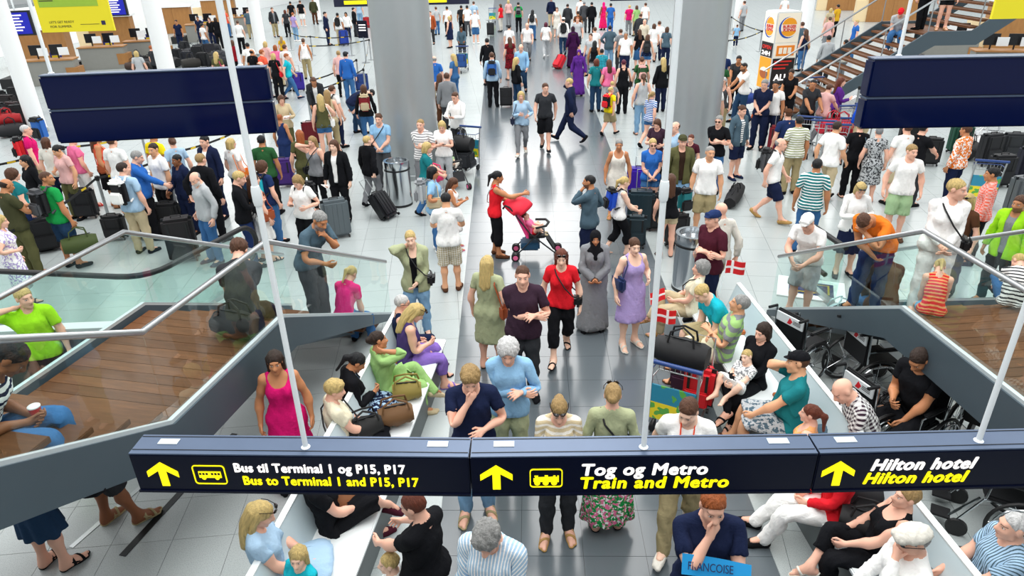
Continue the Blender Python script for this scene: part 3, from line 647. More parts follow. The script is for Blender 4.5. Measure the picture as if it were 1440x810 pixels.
def person(px,py,h,head,ps,top,bottom,hr,shoes='shoe:black',sk='fair',label=None,z0=0.0,fem=0,fat=0,kid=0,beard=None,lod=None,group=None,crown=None,solve=None,over=None,hat=None,loc=None,**kw):
    """px,py: pixel of the crown of the head; h: stature; head: degrees, 0 faces away, 90 faces left, 180 faces the camera"""
    p=dict(POSES['stand']); p.update(POSES[ps]); p.update(kw); mo=dict(fem=fem,fat=fat,kid=kid)
    if loc is None and py>150 and z0==0: h*=.962
    st=morph(A(0,0,1.757),**mo)[2]; s=h/st
    G=pose(p,mo); cr=xf(G,'head',(0,-.01,1.757),mo)*s; cr2=rotz(math.radians(head))@cr
    if solve is not None:       # on a staircase: find the step and the place across it that bring the crown to the pixel
        S_,t0,s0,dz=solve; best=None
        for t in np.arange(t0-.7,t0+.71,.02):
            for s_ in np.arange(max(.36 if ps[:4]=='rail' else .2,s0-.5),s0+.5,.04):
                b_=S_.W(t,s_,S_.z(t)+dz); q=proj(b_+np.array([cr2[0],cr2[1],cr[2]])); e_=(q[0]-px)**2+(q[1]-py)**2+60*(t-t0)**2+60*(s_-s0)**2
                if best is None or e_<best[0]: best=(e_,b_,t,s_)
        base=best[1]; print('STAIR',label,[round(float(v),2) for v in (best[0]**.5,best[2],best[3])])
    elif crown is not None: base=A(*crown)-A(cr2[0],cr2[1],cr[2])
    elif loc is None:
        q=at(px,py,z0+cr[2]); base=q-A(cr2[0],cr2[1],cr[2])
    else: base=A(*loc)
    root=empty('person',base,math.radians(head))
    dist=np.linalg.norm(base-A(0,0,CH))
    if lod is None: lod=0 if dist<10.5 else (1 if dist<19 else 2)
    def sp(x): a,_,b=(x or '').partition(':'); return a,b
    if sp(top)[0]=='jacket' and not over: over='tee:white'
    if sp(top)[0]=='jacket': over='vest:'+sp(over)[1]
    elif over and sp(over)[0]=='jacket' and top and sp(top)[0]!='tank': top='vest:'+sp(top)[1]
    if lod==2 and sp(top)[0] in('abaya','maxi','dress'): lod=1
    mk_part('body',root,body_template(lod,sp(top)[0],sp(bottom)[0],sp(over)[0],sp(shoes)[0],sp(hat or hr)[0]),lod,G,mo,s,skinmat(sk,beard))
    if bottom:
        k,c=sp(bottom); mk_part(PNAME[k],root,k,lod,G,mo,s,cloth(c))
    if top:
        k,c=sp(top); mk_part(PNAME[k],root,k,lod,G,mo,s,cloth(c))
    if over:
        k,c=sp(over); mk_part(PNAME[k],root,k,lod,G,mo,s,cloth(c))
    if hr and hr!='bald':
        k,c=sp(hr)
        if hat and k in('short','crop','tousled'): k='ring'
        mk_part(PNAME.get(k,'hair'),root,k,lod,G,mo,s,cloth(c) if k in('cap','flatcap','hijab') else hairmat(c))
    if hat:
        k,c=sp(hat); mk_part(PNAME[k],root,k,lod,G,mo,s,cloth(c))
    if shoes:
        k,c=sp(shoes)
        for sd in 'RL': mk_part(k,root,k+sd,lod,G,mo,s,cloth(c))
    tag(root,label,'person',group)
    d=dict(root=root,G=G,mo=mo,s=s,base=base,rz=math.radians(head),dist=dist,label=label)
    PEOPLE.append(d); return d
def ppoint(d,bone,p):
    """world point of rest-space p carried by a bone"""
    return rotz(d['rz'])@(xf(d['G'],bone,p,d['mo'])*d['s'])+d['base']
def pframe(d,bone):
    return rotz(d['rz'])@d['G'][bone][0]
# ------------------------------------------------------------------ the setting
def floor_mat(name,base,dark,rough,speck,grid=None):
    m,nt,b=newmat(name); N=NT(nt); o=N.n('ShaderNodeNewGeometry').outputs['Position']
    k1,k2=c_(base),c_(dark); f=N.noise(o,speck,2,.7); g=N.noise(o,.9,3)
    col=N.mix(N.m('MULTIPLY',N.m('GREATER_THAN',f,.57),.55),k1,k2)
    col=N.mix(N.m('MULTIPLY',g,.25),col,k2)
    if grid:
        ang,size,ox=grid; v=N.n('ShaderNodeVectorRotate',rotation_type='Z_AXIS'); nt.links.new(o,v.inputs['Vector']); v.inputs['Angle'].default_value=-ang
        x,y,z=N.sep(v.outputs[0]); L=[]
        for q,of in ((x,ox),(y,0)):
            fr=N.m('FRACT',N.m('DIVIDE',N.m('SUBTRACT',q,of),size)); L.append(N.m('LESS_THAN',N.m('ABSOLUTE',N.m('SUBTRACT',fr,.5)),.4955))
        col=N.mix(N.m('MULTIPLY',L[0],L[1]),tuple(x*.45 for x in k2[:3])+(1,),col)
    N.put(b.inputs['Base Color'],col); b.inputs['Roughness'].default_value=rough; b.inputs['Specular IOR Level'].default_value=.6
    return m
TS=.57; AL=math.radians(7)
LANE_L=[(-.80,2.0),(-1.95,30.0),(-5.0,110.0)]; LANE_R=[(2.15,2.0),(2.15,110.0)]
M_lane=floor_mat('slate_tile','#5e666b','#495157',.20,260,(0,TS,2.15)); M_left=floor_mat('terrazzo_left','#b3bbbb','#828a89',.26,120,(AL,TS,0)); M_right=floor_mat('terrazzo_right','#b3bbbb','#828a89',.26,120,(-AL,TS,0))
M_lane1=floor_mat('slate_tile_piece','#5e666b','#495157',.18,260); M_lite1=floor_mat('terrazzo_piece','#b3bbbb','#828a89',.24,120)
fl=empty('floor'); tag(fl,kind='structure')
def poly(name,pts,z,mat,th=.2):
    mb=MB(); mb.prism(pts,z-th,z); return mb.build(name,mat,fl)
SUBZ=-.006
def lane_x(y):
    for (x0,y0),(x1,y1) in zip(LANE_L,LANE_L[1:]):
        if y<=y1: return x0+(x1-x0)*(y-y0)/(y1-y0)
    return LANE_L[-1][0]
FAR=18.2
poly('lane_slab',LANE_L+LANE_R[::-1],SUBZ,M_lane); poly('left_slab',[(-75,-8),(LANE_L[0][0],-8)]+LANE_L+[(-75,110)],SUBZ,M_left); poly('right_slab',[(2.15,-8),(75,-8),(75,110),(2.15,110)],SUBZ,M_right); poly('lane_slab',[(LANE_L[0][0],-8),(2.15,-8),(2.15,2),(LANE_L[0][0],2)],SUBZ,M_lane)
def clip(pl,a,b,c):
    """keep a*x+b*y<=c"""
    out=[]
    for i in range(len(pl)):
        p,q=pl[i],pl[(i+1)%len(pl)]; dp=a*p[0]+b*p[1]-c; dq=a*q[0]+b*q[1]-c
        if dp<=0: out.append(p)
        if dp*dq<0: t=dp/(dp-dq); out.append((p[0]+t*(q[0]-p[0]),p[1]+t*(q[1]-p[1])))
    return out
def proj(p):
    c=CR.T@(np.array(p,float)-[0,0,CH]); return (720+FPX*c[0]/c[2],405+FPX*c[1]/c[2],c[2])
tiles=[]
lx0,ly0=LANE_L[0]; lx1,ly1=LANE_L[1]; ea,eb=(ly1-ly0),-(lx1-lx0); ec=ea*lx0+eb*ly0     # left lane edge: ea*x+eb*y = ec
ga=.0022
def tile_grid(ang,x0,which):
    c,s=math.cos(ang),math.sin(ang)
    for i in range(-42,42):
        for j in range(-6,48):
            cx,cy=(i+.5)*TS+x0,(j+.5)*TS; wx,wy=c*cx-s*cy,s*cx+c*cy
            if wy<3.4 or wy>FAR: continue
            h=TS/2-ga; pl=[(c*(cx+a*h)-s*(cy+b*h),s*(cx+a*h)+c*(cy+b*h)) for a,b in((-1,-1),(1,-1),(1,1),(-1,1))]
            if which=='lane':
                if wx>2.2 or wx<-2.6: continue
                pl=clip(pl,-ea,-eb,-ec-ga*ea); pl=clip(pl,1,0,2.15-ga)
            elif which=='left': pl=clip(pl,ea,eb,ec-ga*ea)
            else: pl=clip(pl,-1,0,-2.15-ga)
            if len(pl)<3: continue
            mx=sum(p[0] for p in pl)/len(pl); my=sum(p[1] for p in pl)/len(pl); px,py,w=proj((mx,my,0))
            if w<.5 or px<-60 or px>1500 or py>860: continue
            full=len(pl)==4 and abs(pl[0][0]-(c*(cx-h)-s*(cy-h)))<1e-6 and abs(pl[2][0]-(c*(cx+h)-s*(cy+h)))<1e-6
            tiles.append((w,which,ang,(wx,wy),pl,full))
tile_grid(0,2.15-8*TS,'lane'); tile_grid(AL,0,'left'); tile_grid(-AL,0,'right')
tiles.sort(key=lambda t:t[0])
shared={}
rest={'lane':MB(),'left':MB(),'right':MB()}
for n,(w,which,ang,cxy,pl,full) in enumerate(tiles):
    if n<300:
        mat=M_lane1 if which=='lane' else M_lite1
        if full:
            if which not in shared:
                mb=MB(); h=TS/2-ga; mb.prism([(-h,-h),(h,-h),(h,h),(-h,h)],-.02,0); shared[which]=mb.mesh('tile',mat)
            o=bpy.data.objects.new('tile',shared[which]); o.location=(cxy[0],cxy[1],0); o.rotation_euler=(0,0,ang); link(o,fl)
        else:
            mb=MB(); mb.prism(pl,-.02,0); mb.build('tile',mat,fl)
    else: rest[which].prism(pl,-.02,0)
for k,mb in rest.items():
    if mb.v: mb.build('tile_field',M_lane1 if k=='lane' else M_lite1,fl,kind='stuff')
# far and side walls of the hall
M_wall=plain('wall_white','#e9eaea',.7,var=.08)
for nm,c,d in (('wall_back',(0,108,7),(150,.6,14)),('wall_left',(-62,50,7),(.6,116,14)),('wall_right',(62,50,7),(.6,116,14))):
    mb=MB(); mb.box(c,d); mb.build(nm,M_wall,kind='structure')
mb=MB(); mb.box((0,-9.6,3.2),(124,21,.4)); mb.build('floor_upper',plain('upper_slab','#8a8f91',.5),kind='structure')
mb=MB(); mb.box((0,-20.2,7),(124,.6,14)); mb.build('wall_front',M_wall,kind='structure')
# ------------------------------------------------------------------ big grey columns and slim white columns
M_steel=plain('brushed_steel','#b4b8ba',.32,.85,bump=(3,.05)); M_chrome=plain('polished_steel','#c8cccf',.18,1); M_colgrey=plain('column_grey','#b2b8ba',.36,.55,var=.10); M_white=plain('white_paint','#eef0f0',.45)
M_black=plain('black_rubber','#101113',.5); M_dark=plain('dark_metal','#26292c',.4,.4)
def column(px,py,dia,h,mat,label,name='column',seams=True):
    p=at(px,py,0); e=empty(name,(p[0],p[1],0),0,label,'column'); r=dia/2
    MB().lathe([(r,0),(r,h)],n=40).build('shaft',mat,e)
    MB().lathe([(r+.015,0),(r+.015,.12),(r,.13)],n=40).build('base_ring',M_steel,e)
    if seams:
        for z in (7.4,): MB().lathe([(r+.004,z),(r+.004,z+.03)],n=40).build('seam',M_dark,e)
    return e
column(581,243,1.36,11,M_colgrey,'thick grey metal column beside the litter bin, left of the dark lane')
column(968,225,1.30,11,M_colgrey,'thick grey metal column right of the dark lane, behind the rod')
wcol=[(55,185,.52,'white round column at far left behind the red backpack'),(244,140,.62,'white round column behind the blank navy sign beside the check-in desks'),(369,78,.60,'white round column left of the barrier queue by the desks'),(447,30,.62,'white round column far back above the navy-suited person'),(1037,42,.60,'white round column far back right of the thick grey column'),(1128,62,.62,'white round column behind the burger totem')]
for px,py,d,l in wcol: column(px,py,d,9,M_white,l,seams=False)
# ------------------------------------------------------------------ the two splayed stairs with glass balustrades
def wood(name,a,b,scale=(1.2,14,14),rough=.45):
    if ('p',name) in MATS: return MATS['p',name]
    m,nt,bs=newmat(name); N=NT(nt); o=N.obj(); mp=N.n('ShaderNodeMapping'); nt.links.new(o,mp.inputs[0]); mp.inputs['Scale'].default_value=scale
    oi=N.n('ShaderNodeObjectInfo').outputs['Random']; f=N.noise(mp.outputs[0],2.2,5,.65)
    col=N.mix(f,c_(a),c_(b)); col=N.mix(N.m('MULTIPLY',oi,.35),col,c_(a)); N.put(bs.inputs['Base Color'],col); bs.inputs['Roughness'].default_value=rough; N.bump(f,bs,.15,.004); MATS['p',name]=m; return m
M_plank=wood('dark_plank','#3a2416','#8a5a38',(1.2,12,12),.6); M_plank.node_tree.nodes['Principled BSDF'].inputs['Specular IOR Level'].default_value=.2
def glassmat(name,tint,refl=.08):
    m=bpy.data.materials.new(name); m.use_nodes=True; nt=m.node_tree; nt.nodes.clear(); N=NT(nt)
    t=N.n('ShaderNodeBsdfTransparent'); t.inputs[0].default_value=tint; g=N.n('ShaderNodeBsdfGlossy'); g.inputs['Roughness'].default_value=.02; g.inputs[0].default_value=(.9,.95,.95,1)
    lw=N.n('ShaderNodeFresnel'); lw.inputs[0].default_value=1.42; fac=N.m('ADD',N.m('MULTIPLY',lw.outputs[0],.11),.002)
    mx=N.n('ShaderNodeMixShader'); nt.links.new(fac,mx.inputs[0]); nt.links.new(t.outputs[0],mx.inputs[1]); nt.links.new(g.outputs[0],mx.inputs[2])
    out=N.n('ShaderNodeOutputMaterial'); nt.links.new(mx.outputs[0],out.inputs[0]); return m
M_glass=glassmat('balustrade_glass',(.93,.985,.97,1),.0); M_fascia=plain('fascia_grey','#4c5a63',.42,.25,var=.12); M_clamp=plain('clamp_strip','#c3cdd0',.4,.3)
ZL=1.5
class Stair: pass
def stair(o23,ang,outw,width,lland,llow,label,lup=3.6,riser=.1667):
    """o23: plan point of the inner front corner of the landing; v points down the lower flight, u outwards"""
    S=Stair(); v=np.array([math.sin(ang),math.cos(ang),0.]); u=np.array([v[1],-v[0],0.])*outw; z_=np.array([0,0,1.]); O=np.array([o23[0],o23[1],0.])
    W=lambda t,s,z: O+v*t+u*s+z_*z
    S.W=W; S.v=v; S.u=u; e=empty('staircase',tuple(O),0,label,'staircase'); L=lambda p: np.array(p)-O
    n=int(round(ZL/riser)); tread=llow/n
    S.z=lambda t: ZL-riser*(math.floor(t/tread)+1) if t>0 else (ZL if t>=-lland else ZL+riser*(math.floor((-lland-t)/tread)+1))
    ang2=math.atan2(u[1],u[0]); Ru=np.stack([u,v,z_],1)
    # treads
    tm=None
    def tr(t,z):
        nonlocal tm
        if tm is None:
            mb=MB(); mb.box((width/2,0,-.025),(width-.06,tread+.02,.05),bev=.006); tm=mb.mesh('tread',M_plank)
        o=bpy.data.objects.new('tread',tm); link(o,e); o.matrix_local=Matrix.Translation(Vector(L(W(t,0,z))))@Matrix([[*Ru[i],0] for i in range(3)]+[[0,0,0,1]])
    for i in range(1,n): tr(tread*(i-.5),ZL-riser*i)
    nu=int(lup/tread)
    for i in range(1,nu): tr(-lland-tread*(i-.5),ZL+riser*i)
    pl=MB(); np_=13; pw=lland/np_; pl.box((width/2,0,-.025),(width-.06,pw-.006,.05)); pm=pl.mesh('landing_plank',M_plank)
    for i in range(np_):
        o=bpy.data.objects.new('landing_plank',pm); link(o,e); o.matrix_local=Matrix.Translation(Vector(L(W(-lland+pw*(i+.5),0,ZL))))@Matrix([[*Ru[i],0] for i in range(3)]+[[0,0,0,1]])
    sl=riser/tread
    top=lambda t: (ZL-t*sl if t>0 else (ZL if t>=-lland else ZL+(-lland-t)*sl))+.06
    tlow=llow-.05; tup=-lland-lup+tread
    pts=[tlow,0,-lland,tup]
    for side,s0 in (('inner',0.0),('outer',width)):
        d=.06 if side=='outer' else -.06
        P=[W(t,s0,top(t)) for t in pts]; dep=[.10,.40,.40,.44]
        Q=[W(pts[0],s0,.0),W(pts[1]+.12,s0,top(0)-.42),W(pts[2]+.12,s0,top(0)-.42),W(pts[3],s0,top(tup)-.52)]
        mb=MB()
        for i in range(3): mb.slab([L(P[i]),L(P[i+1]),L(Q[i+1]),L(Q[i])],u*d)
        mb.build('stringer',M_fascia,e)
        for i in range(3): MB().slab([L(P[i]),L(P[i+1]),L(P[i+1])+z_*.035,L(P[i])+z_*.035],u*d*.7).build('glass_clamp',M_clamp,e)
        # glass panes between joints
        js=[tlow,tlow/2,0,-lland/2 if side=='outer' else -lland,-lland,-lland-1.3,-lland-2.6,tup]; js=sorted(set(js),reverse=True)
        for a,b in zip(js,js[1:]):
            MB().slab([L(W(a-.004,s0,top(a)+.03)),L(W(b+.004,s0,top(b)+.03)),L(W(b+.004,s0,top(b)+.84)),L(W(a-.004,s0,top(a)+.84))],u*(d*.2)).build('glass_pane',M_glass,e)
        MB().tube([L(W(t,s0+d*.1,top(t)+.86)) for t in pts],.027,12).build('handrail',M_steel,e)
    mb=MB(); mb.slab([L(W(0,0,ZL-.06)),L(W(0,width,ZL-.06)),L(W(-lland,width,ZL-.06)),L(W(-lland,0,ZL-.06))],(0,0,-.16)); mb.build('landing_soffit',M_fascia,e)
    for s in (.25,width-.25):
        mb=MB(); mb.slab([L(W(-lland,s,ZL-.05)),L(W(tup,s,top(tup)-.11)),L(W(tup,s,top(tup)-.35)),L(W(-lland,s,ZL-.35))],u*.06); mb.build('carriage_beam',M_fascia,e); mb=MB(); mb.slab([L(W(llow-.2,s,.05)),L(W(0,s,ZL-.17)),L(W(0,s,ZL-.4)),L(W(llow-.5,s,0))],u*.06); mb.build('carriage_beam',M_fascia,e)
    S.e=e; return S
STL=stair((-2.66,6.30),math.radians(10.6),-1,1.62,1.83,2.87,'wooden staircase with landing and glass balustrade at left, bag on its landing')
STR=stair((3.84,6.38),math.radians(-6.5),1,1.75,1.75,2.80,'wooden staircase with landing and glass balustrade at right, children on its landing')
# ------------------------------------------------------------------ glass parapets with black handrail beside the stairs
M_gglass=glassmat('parapet_glass',(.84,.95,.92,1),.0)
def parapet(path,label,newel=None):
    P=[np.array(p) for p in path]; e=empty('glass_parapet',tuple(P[0]*[1,1,0]),0,label,'parapet'); o=P[0]*[1,1,0]
    for a,b in zip(P,P[1:]):
        n=max(1,int(np.linalg.norm(b-a)/1.25)); d=(b-a)/n; nn=np.array([-d[1],d[0],0]); nn/=np.linalg.norm(nn)
        for i in range(n):
            p,q=a+d*i-o,a+d*(i+1)-o
            MB().slab([p*[1,1,0]+[0,0,.08],q*[1,1,0]+[0,0,.08],q-[0,0,.02],p-[0,0,.02]],nn*.012).build('glass_pane',M_gglass,e)
        MB().slab([a*[1,1,0]-o,b*[1,1,0]-o,b*[1,1,0]-o+[0,0,.08],a*[1,1,0]-o+[0,0,.08]],nn*.10).build('skirting',M_steel,e)
    pts=[p-o for p in P]
    # round the corners
    R=[pts[0]]
    for i in range(1,len(pts)-1):
        a,b,c=pts[i-1],pts[i],pts[i+1]; r=.45; p=b+nrm(a-b)*r; q=b+nrm(c-b)*r
        R+=[(1-t)**2*p+2*t*(1-t)*b+t*t*q for t in np.linspace(0,1,6)]
    R.append(pts[-1])
    if newel is not None:
        d=nrm(pts[-1]-pts[-2]); R+=[pts[-1]+d*.30*math.sin(t)+np.array([0,0,-.30+.30*math.cos(t)]) for t in np.linspace(.4,math.pi,8)]; R.append(pts[-1]-d*.5+np.array([0,0,-.60]))
    MB().tube(R,.042,10).build('handrail',M_black,e); return e
parapet([at(-120,376,.95),at(205,391,.95),at(338,322,.95)],'glass parapet with black handrail and round end beyond the left staircase',1)
parapet([at(1190,349,.95),at(1146,319,.95)],'glass parapet with black handrail and round end behind the right staircase',1)
mb=MB(); b0,b1=at(-90,470,1.12),at(168,460,1.12); e=empty('escalator_flank',(b0[0],b0[1],0),0,'dark escalator side panel with pale steel top band left of the landing','escalator')
dl=b1-b0; MB().slab([(0,0,0),dl*[1,1,0],dl*[1,1,0]+[0,0,1.0],(0,0,1.0)],(0,.08,0)).build('side_panel',plain('flank_dark','#20302e',.15,.2),e)
MB().slab([(0,0,1.0),dl*[1,1,0]+[0,0,1.0],dl*[1,1,0]+[0,0,1.12],(0,0,1.12)],(0,.16,0)).build('top_band',M_clamp,e)

# floor channels under the stairs
def channel(n,a,b,w,mat):
    a=at(*a,0)+[0,0,.0]; b=at(*b,0); d=nrm(b-a); q=np.array([-d[1],d[0],0])*w/2
    MB().slab([a-q,b-q,b+q,a+q],(0,0,.006)).build('trim_%d'%n,mat,kind='structure')
channel(1,(172,782),(330,610),.07,M_dark); channel(2,(100,770),(250,640),.05,M_steel); channel(3,(1245,483),(1460,690),.16,M_clamp); channel(4,(1262,480),(1470,676),.05,M_dark)
# ------------------------------------------------------------------ signs
M_navy=plain('sign_navy','#070c22',.25,0,.3); M_signtop=plain('sign_top_grey','#55657e',.4,.3,var=.3); M_yellow=plain('sign_yellow','#fff000',.5); M_text=plain('sign_white','#fff8f4',.5)
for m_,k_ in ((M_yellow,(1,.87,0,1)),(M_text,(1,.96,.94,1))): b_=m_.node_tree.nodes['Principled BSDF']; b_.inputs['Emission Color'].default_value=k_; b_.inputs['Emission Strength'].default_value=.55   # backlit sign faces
M_rod=plain('rod_white','#e6ecee',.35)
def textmesh(txt,size,mat,bold=.0,thick=0,shear=0,align='LEFT',space=1.0,depth=.002):
    cu=bpy.data.curves.new('txt','FONT'); cu.body=txt; cu.size=size; cu.offset=bold; cu.shear=shear; cu.align_x=align; cu.space_character=space; cu.extrude=depth; cu.resolution_u=3
    o=bpy.data.objects.new('txt',cu); COL.objects.link(o); dg=bpy.context.evaluated_depsgraph_get(); dg.update()
    me=bpy.data.meshes.new_from_object(o.evaluated_get(dg)); bpy.data.objects.remove(o); me.materials.clear(); me.materials.append(mat)
    if thick:      # heavier strokes: the outline repeated a hair's breadth aside
        bm=bmesh.new()
        for dx,dy in ((-1,0),(1,0),(0,-.55),(0,.55),(.7,.4),(-.7,-.4)):
            k=bm.verts[:]; n0=len(bm.verts); bm.from_mesh(me); bm.verts.ensure_lookup_table()
            for v in bm.verts[n0:]: v.co.x+=dx*thick; v.co.y+=dy*thick; v.co.z+=.0002*dx
        bm.to_mesh(me); bm.free()
    return me
def put_text(parent,name,txt,size,mat,loc,rot=(math.pi/2,0,0),width=None,**k):
    me=textmesh(txt,size,mat,**k); o=bpy.data.objects.new(name,me); link(o,parent); o.location=loc; o.rotation_euler=rot
    if width:
        xs=[v.co.x for v in me.vertices]; sx=width/(max(xs)-min(xs)); o.scale=(sx,1,1)
    return o
def flat(parent,name,pts,mat,y=-.004,th=.004):
    """plate from x,z points on a front face"""
    return MB().slab([(x,y,z) for x,z in pts],(0,th,0)).build(name,mat,parent)
def sign_section(pl,pr,h,dep,label):
    a=np.array(pl); b=np.array(pr); d=b-a; L=np.linalg.norm(d); e=empty('hanging_sign',tuple(a),math.atan2(d[1],d[0]),label,'sign','hanging direction signs')
    MB().box((L/2,dep/2,-h/2),(L-.006,dep,h),bev=.006).build('housing',M_navy,e)
    MB().box((L/2,dep/2,.003),(L-.012,dep-.006,.008)).build('top_cover',M_signtop,e)
    for y in (.035,dep-.02): MB().box((L/2,y,.008),(L-.02,.004,.004)).build('cover_groove',M_dark,e)
    MB().box((L/2,-.003,-h+.006),(L-.006,.01,.014)).build('bottom_trim',M_signtop if 0 else M_navy,e)
    for x in (.18,L-.18): MB().box((x,dep*.62,.009),(.11,.045,.003)).build('cover_plate',M_clamp,e)
    return e,L
ZS=2.60; HS=.255
P0,P1,P2=at(179,639.5,ZS),at(660,644.5,ZS),at(1152,639,ZS); P3=P2+nrm(at(1440,632,ZS)-P2)*1.85
def arrow(e,x,zc,s):
    w=.022*s; pts=[(0,1),(1.05,.22),(1.05,-.25),(.26,.28),(.26,-1),(-.26,-1),(-.26,.28),(-1.05,-.25),(-1.05,.22)]
    flat(e,'arrow_symbol',[(x+p[0]*s,zc+p[1]*s) for p in pts][::-1],M_yellow)
def rrect_ring(e,x0,x1,z0,z1,r,t,name):
    mb=MB(); 
    def loop(i): 
        out=[]
        for cx,cz,a0 in ((x1-r,z1-r,0),(x0+r,z1-r,90),(x0+r,z0+r,180),(x1-r,z0+r,270)):
            for k in range(5):
                a=math.radians(a0+22.5*k); out.append((cx+(r-i)*math.cos(a),cz+(r-i)*math.sin(a)))
        return out
    O=loop(0);I=loop(t);n=len(O); V=[(x,-.005,z) for x,z in O]+[(x,-.005,z) for x,z in I]+[(x,-.001,z) for x,z in O]+[(x,-.001,z) for x,z in I]
    F=[]
    for i in range(n):
        j=(i+1)%n; F+=[(i,j,n+j,n+i),(2*n+i,3*n+i,3*n+j,2*n+j),(i,2*n+i,2*n+j,j),(n+i,n+j,3*n+j,3*n+i)]
    mb.add(V,F); return mb.build(name,M_yellow,e)
e,L1=sign_section(P0,P1,HS,.165,'navy hanging sign reading Bus til Terminal 1 og P15, P17 with bus symbol')
arrow(e,.165,-.130,.082)
rrect_ring(e,.335,.515,-.195,-.065,.02,.006,'pictogram_frame')
mb=MB(); mb.slab([(.365,-.005,-.150),(.488,-.005,-.150),(.488,-.005,-.108),(.365,-.005,-.108)][::-1],(0,.004,0))
for x in (.39,.463): mb.lathe([(.012,0),(.012,.004)],(x,-.001,-.152),12,rotx(math.pi/2))
mb.build('bus_symbol',M_yellow,e)
for i in range(6): MB().box((.375+i*.018+(.012 if i>2 else 0),-.0055,-.122),(.012,.002,.013)).build('bus_window',M_navy,e)
put_text(e,'lettering','Bus til Terminal 1 og P15, P17',.083,M_text,(.565,-.002,-.108),width=.93,thick=.0030,space=1.06)
put_text(e,'lettering','Bus to Terminal 1 and P15, P17',.083,M_yellow,(.600,-.002,-.196),width=.96,thick=.0030,space=1.06)
e,L2=sign_section(P1,P2,HS,.165,'navy hanging sign reading Tog og Metro, Train and Metro with locomotive symbol')
arrow(e,.138,-.130,.082)
rrect_ring(e,.315,.49,-.200,-.075,.02,.006,'pictogram_frame')
pts=[(.335,-.162),(.335,-.140),(.345,-.140),(.340,-.122),(.360,-.122),(.358,-.132),(.395,-.132),(.395,-.120),(.412,-.120),(.412,-.132),(.440,-.130),(.440,-.122),(.452,-.122),(.452,-.132),(.462,-.132),(.462,-.122),(.470,-.122),(.470,-.165)]
flat(e,'locomotive_symbol',pts[::1],M_yellow)
mb=MB(); 
for x in (.355,.40,.445): mb.lathe([(.016,0),(.016,.004)],(x,-.001,-.170),14,rotx(math.pi/2))
mb.build('locomotive_wheels',M_yellow,e)
put_text(e,'lettering','Tog og Metro',.108,M_text,(.585,-.002,-.122),width=.665,thick=.0042,space=1.10,shear=.12)
put_text(e,'lettering','Train and Metro',.108,M_yellow,(.580,-.002,-.212),width=.79,thick=.0042,space=1.10,shear=.12)
e,L3=sign_section(P2,P3,HS,.165,'navy hanging sign naming the hotel, rightmost of the near signs')
arrow(e,.122,-.130,.082)
put_text(e,'lettering','Hilton hotel',.105,M_text,(.285,-.002,-.115),width=.555,thick=.0042,space=1.10,shear=.25)
put_text(e,'lettering','Hilton hotel',.105,M_yellow,(.262,-.002,-.205),width=.555,thick=.0042,space=1.10,shear=.25)
def rod(px,py,z,r,top,label,collar=None):
    p=at(px,py,z); e=empty('hanging_rod',tuple(p),0,label,'rod','rods carrying the signs')
    MB().tube([(0,0,-.02),(0,0,top-p[2])],r,14).build('tube',M_rod,e); MB().lathe([(r*1.7,-.012),(r*1.7,.004),(r*1.1,.012)],n=16).build('foot_collar',M_rod,e)
    if collar:
        MB().lathe([(r*1.25,collar-p[2]),(r*1.5,collar-p[2]+.02),(r*1.5,collar-p[2]+.07),(r*1.25,collar-p[2]+.09)],n=16).build('joint_collar',M_rod,e)
    return e
rod(430,629,ZS+.006,.0145,8,'white rod holding up the bus sign, in front of the left blank sign',3.98); rod(905,629,ZS+.006,.0145,8,'white rod holding up the train and metro sign, before the right column',3.98); rod(1376,620,ZS+.006,.0145,8,'white rod holding up the hotel sign, in front of the right landing',3.98)
M_navyg=plain('sign_navy_gloss','#030e38',.10,0,.22)
def blank_sign(pl,pr,h,dep,label,seam):
    a=np.array(pl); b=np.array(pr); d=b-a; L=np.linalg.norm(d); e=empty('blank_sign',tuple(a),math.atan2(d[1],d[0]),label,'sign')
    MB().box((L/2,dep/2,-seam/2),(L,dep,seam-.01),bev=.02).build('upper_panel',M_navyg,e); MB().box((L/2,dep/2,-(h+seam)/2),(L,dep,h-seam-.01),bev=.02).build('lower_panel',M_navyg,e)
    MB().box((L/2,dep/2,.004),(L-.02,dep-.02,.012)).build('top_cover',M_signtop,e); MB().box((L/2,dep/2,-seam),(L-.01,dep-.03,.02)).build('seam_strip',M_signtop,e); return e
blank_sign(at(52,108,3.8),at(374,95,3.8),.77,.16,'blank glossy navy sign hanging at upper left',.385)
a=at(1229,84,3.8); b=a+nrm(at(1440,80,3.8)-a)*2.6
blank_sign(a,b,.77,.20,'blank glossy navy sign hanging at upper right',.42)
for px,py,l in ((72,104,'thin white rod carrying the left blank sign near its left end'),(338,93,'thin white rod carrying the left blank sign near its right end'),(1264,79,'thin white rod carrying the right blank sign')): rod(px,py-1,3.81,.020,9,l)
def board(px0,py0,px1,z,Y,h,label,rows,name='hanging_sign',face='#0b1230'):
    a=at(px0,py0,z); s=Y/a[1]; a=np.array([a[0]*s,Y,CH+(z-CH)*s]); b=np.array([a[0]+(px1-px0)/FPX*(Y+1)*.98,Y,a[2]]); L=b[0]-a[0]; e=empty(name,tuple(a),0,label,'sign')
    MB().box((L/2,.07,h/2),(L,.14,h),bev=.01).build('housing',plain('board_'+face.strip('#'),face,.4),e)
    for k in (.15,.85): MB().tube([(L*k,.07,h),(L*k,.07,9-a[2])],.02,6).build('hanger',M_rod,e)
    for t,x,zz,sz,mt,wd in rows:
        if t=='-': MB().box((x+wd/2,-.006,zz+sz*.3),(wd,.008,sz*.6)).build('text_line',mt,e); continue
        put_text(e,'lettering',t,sz,mt,(x,-.004,zz),width=wd,bold=.004)
    return e
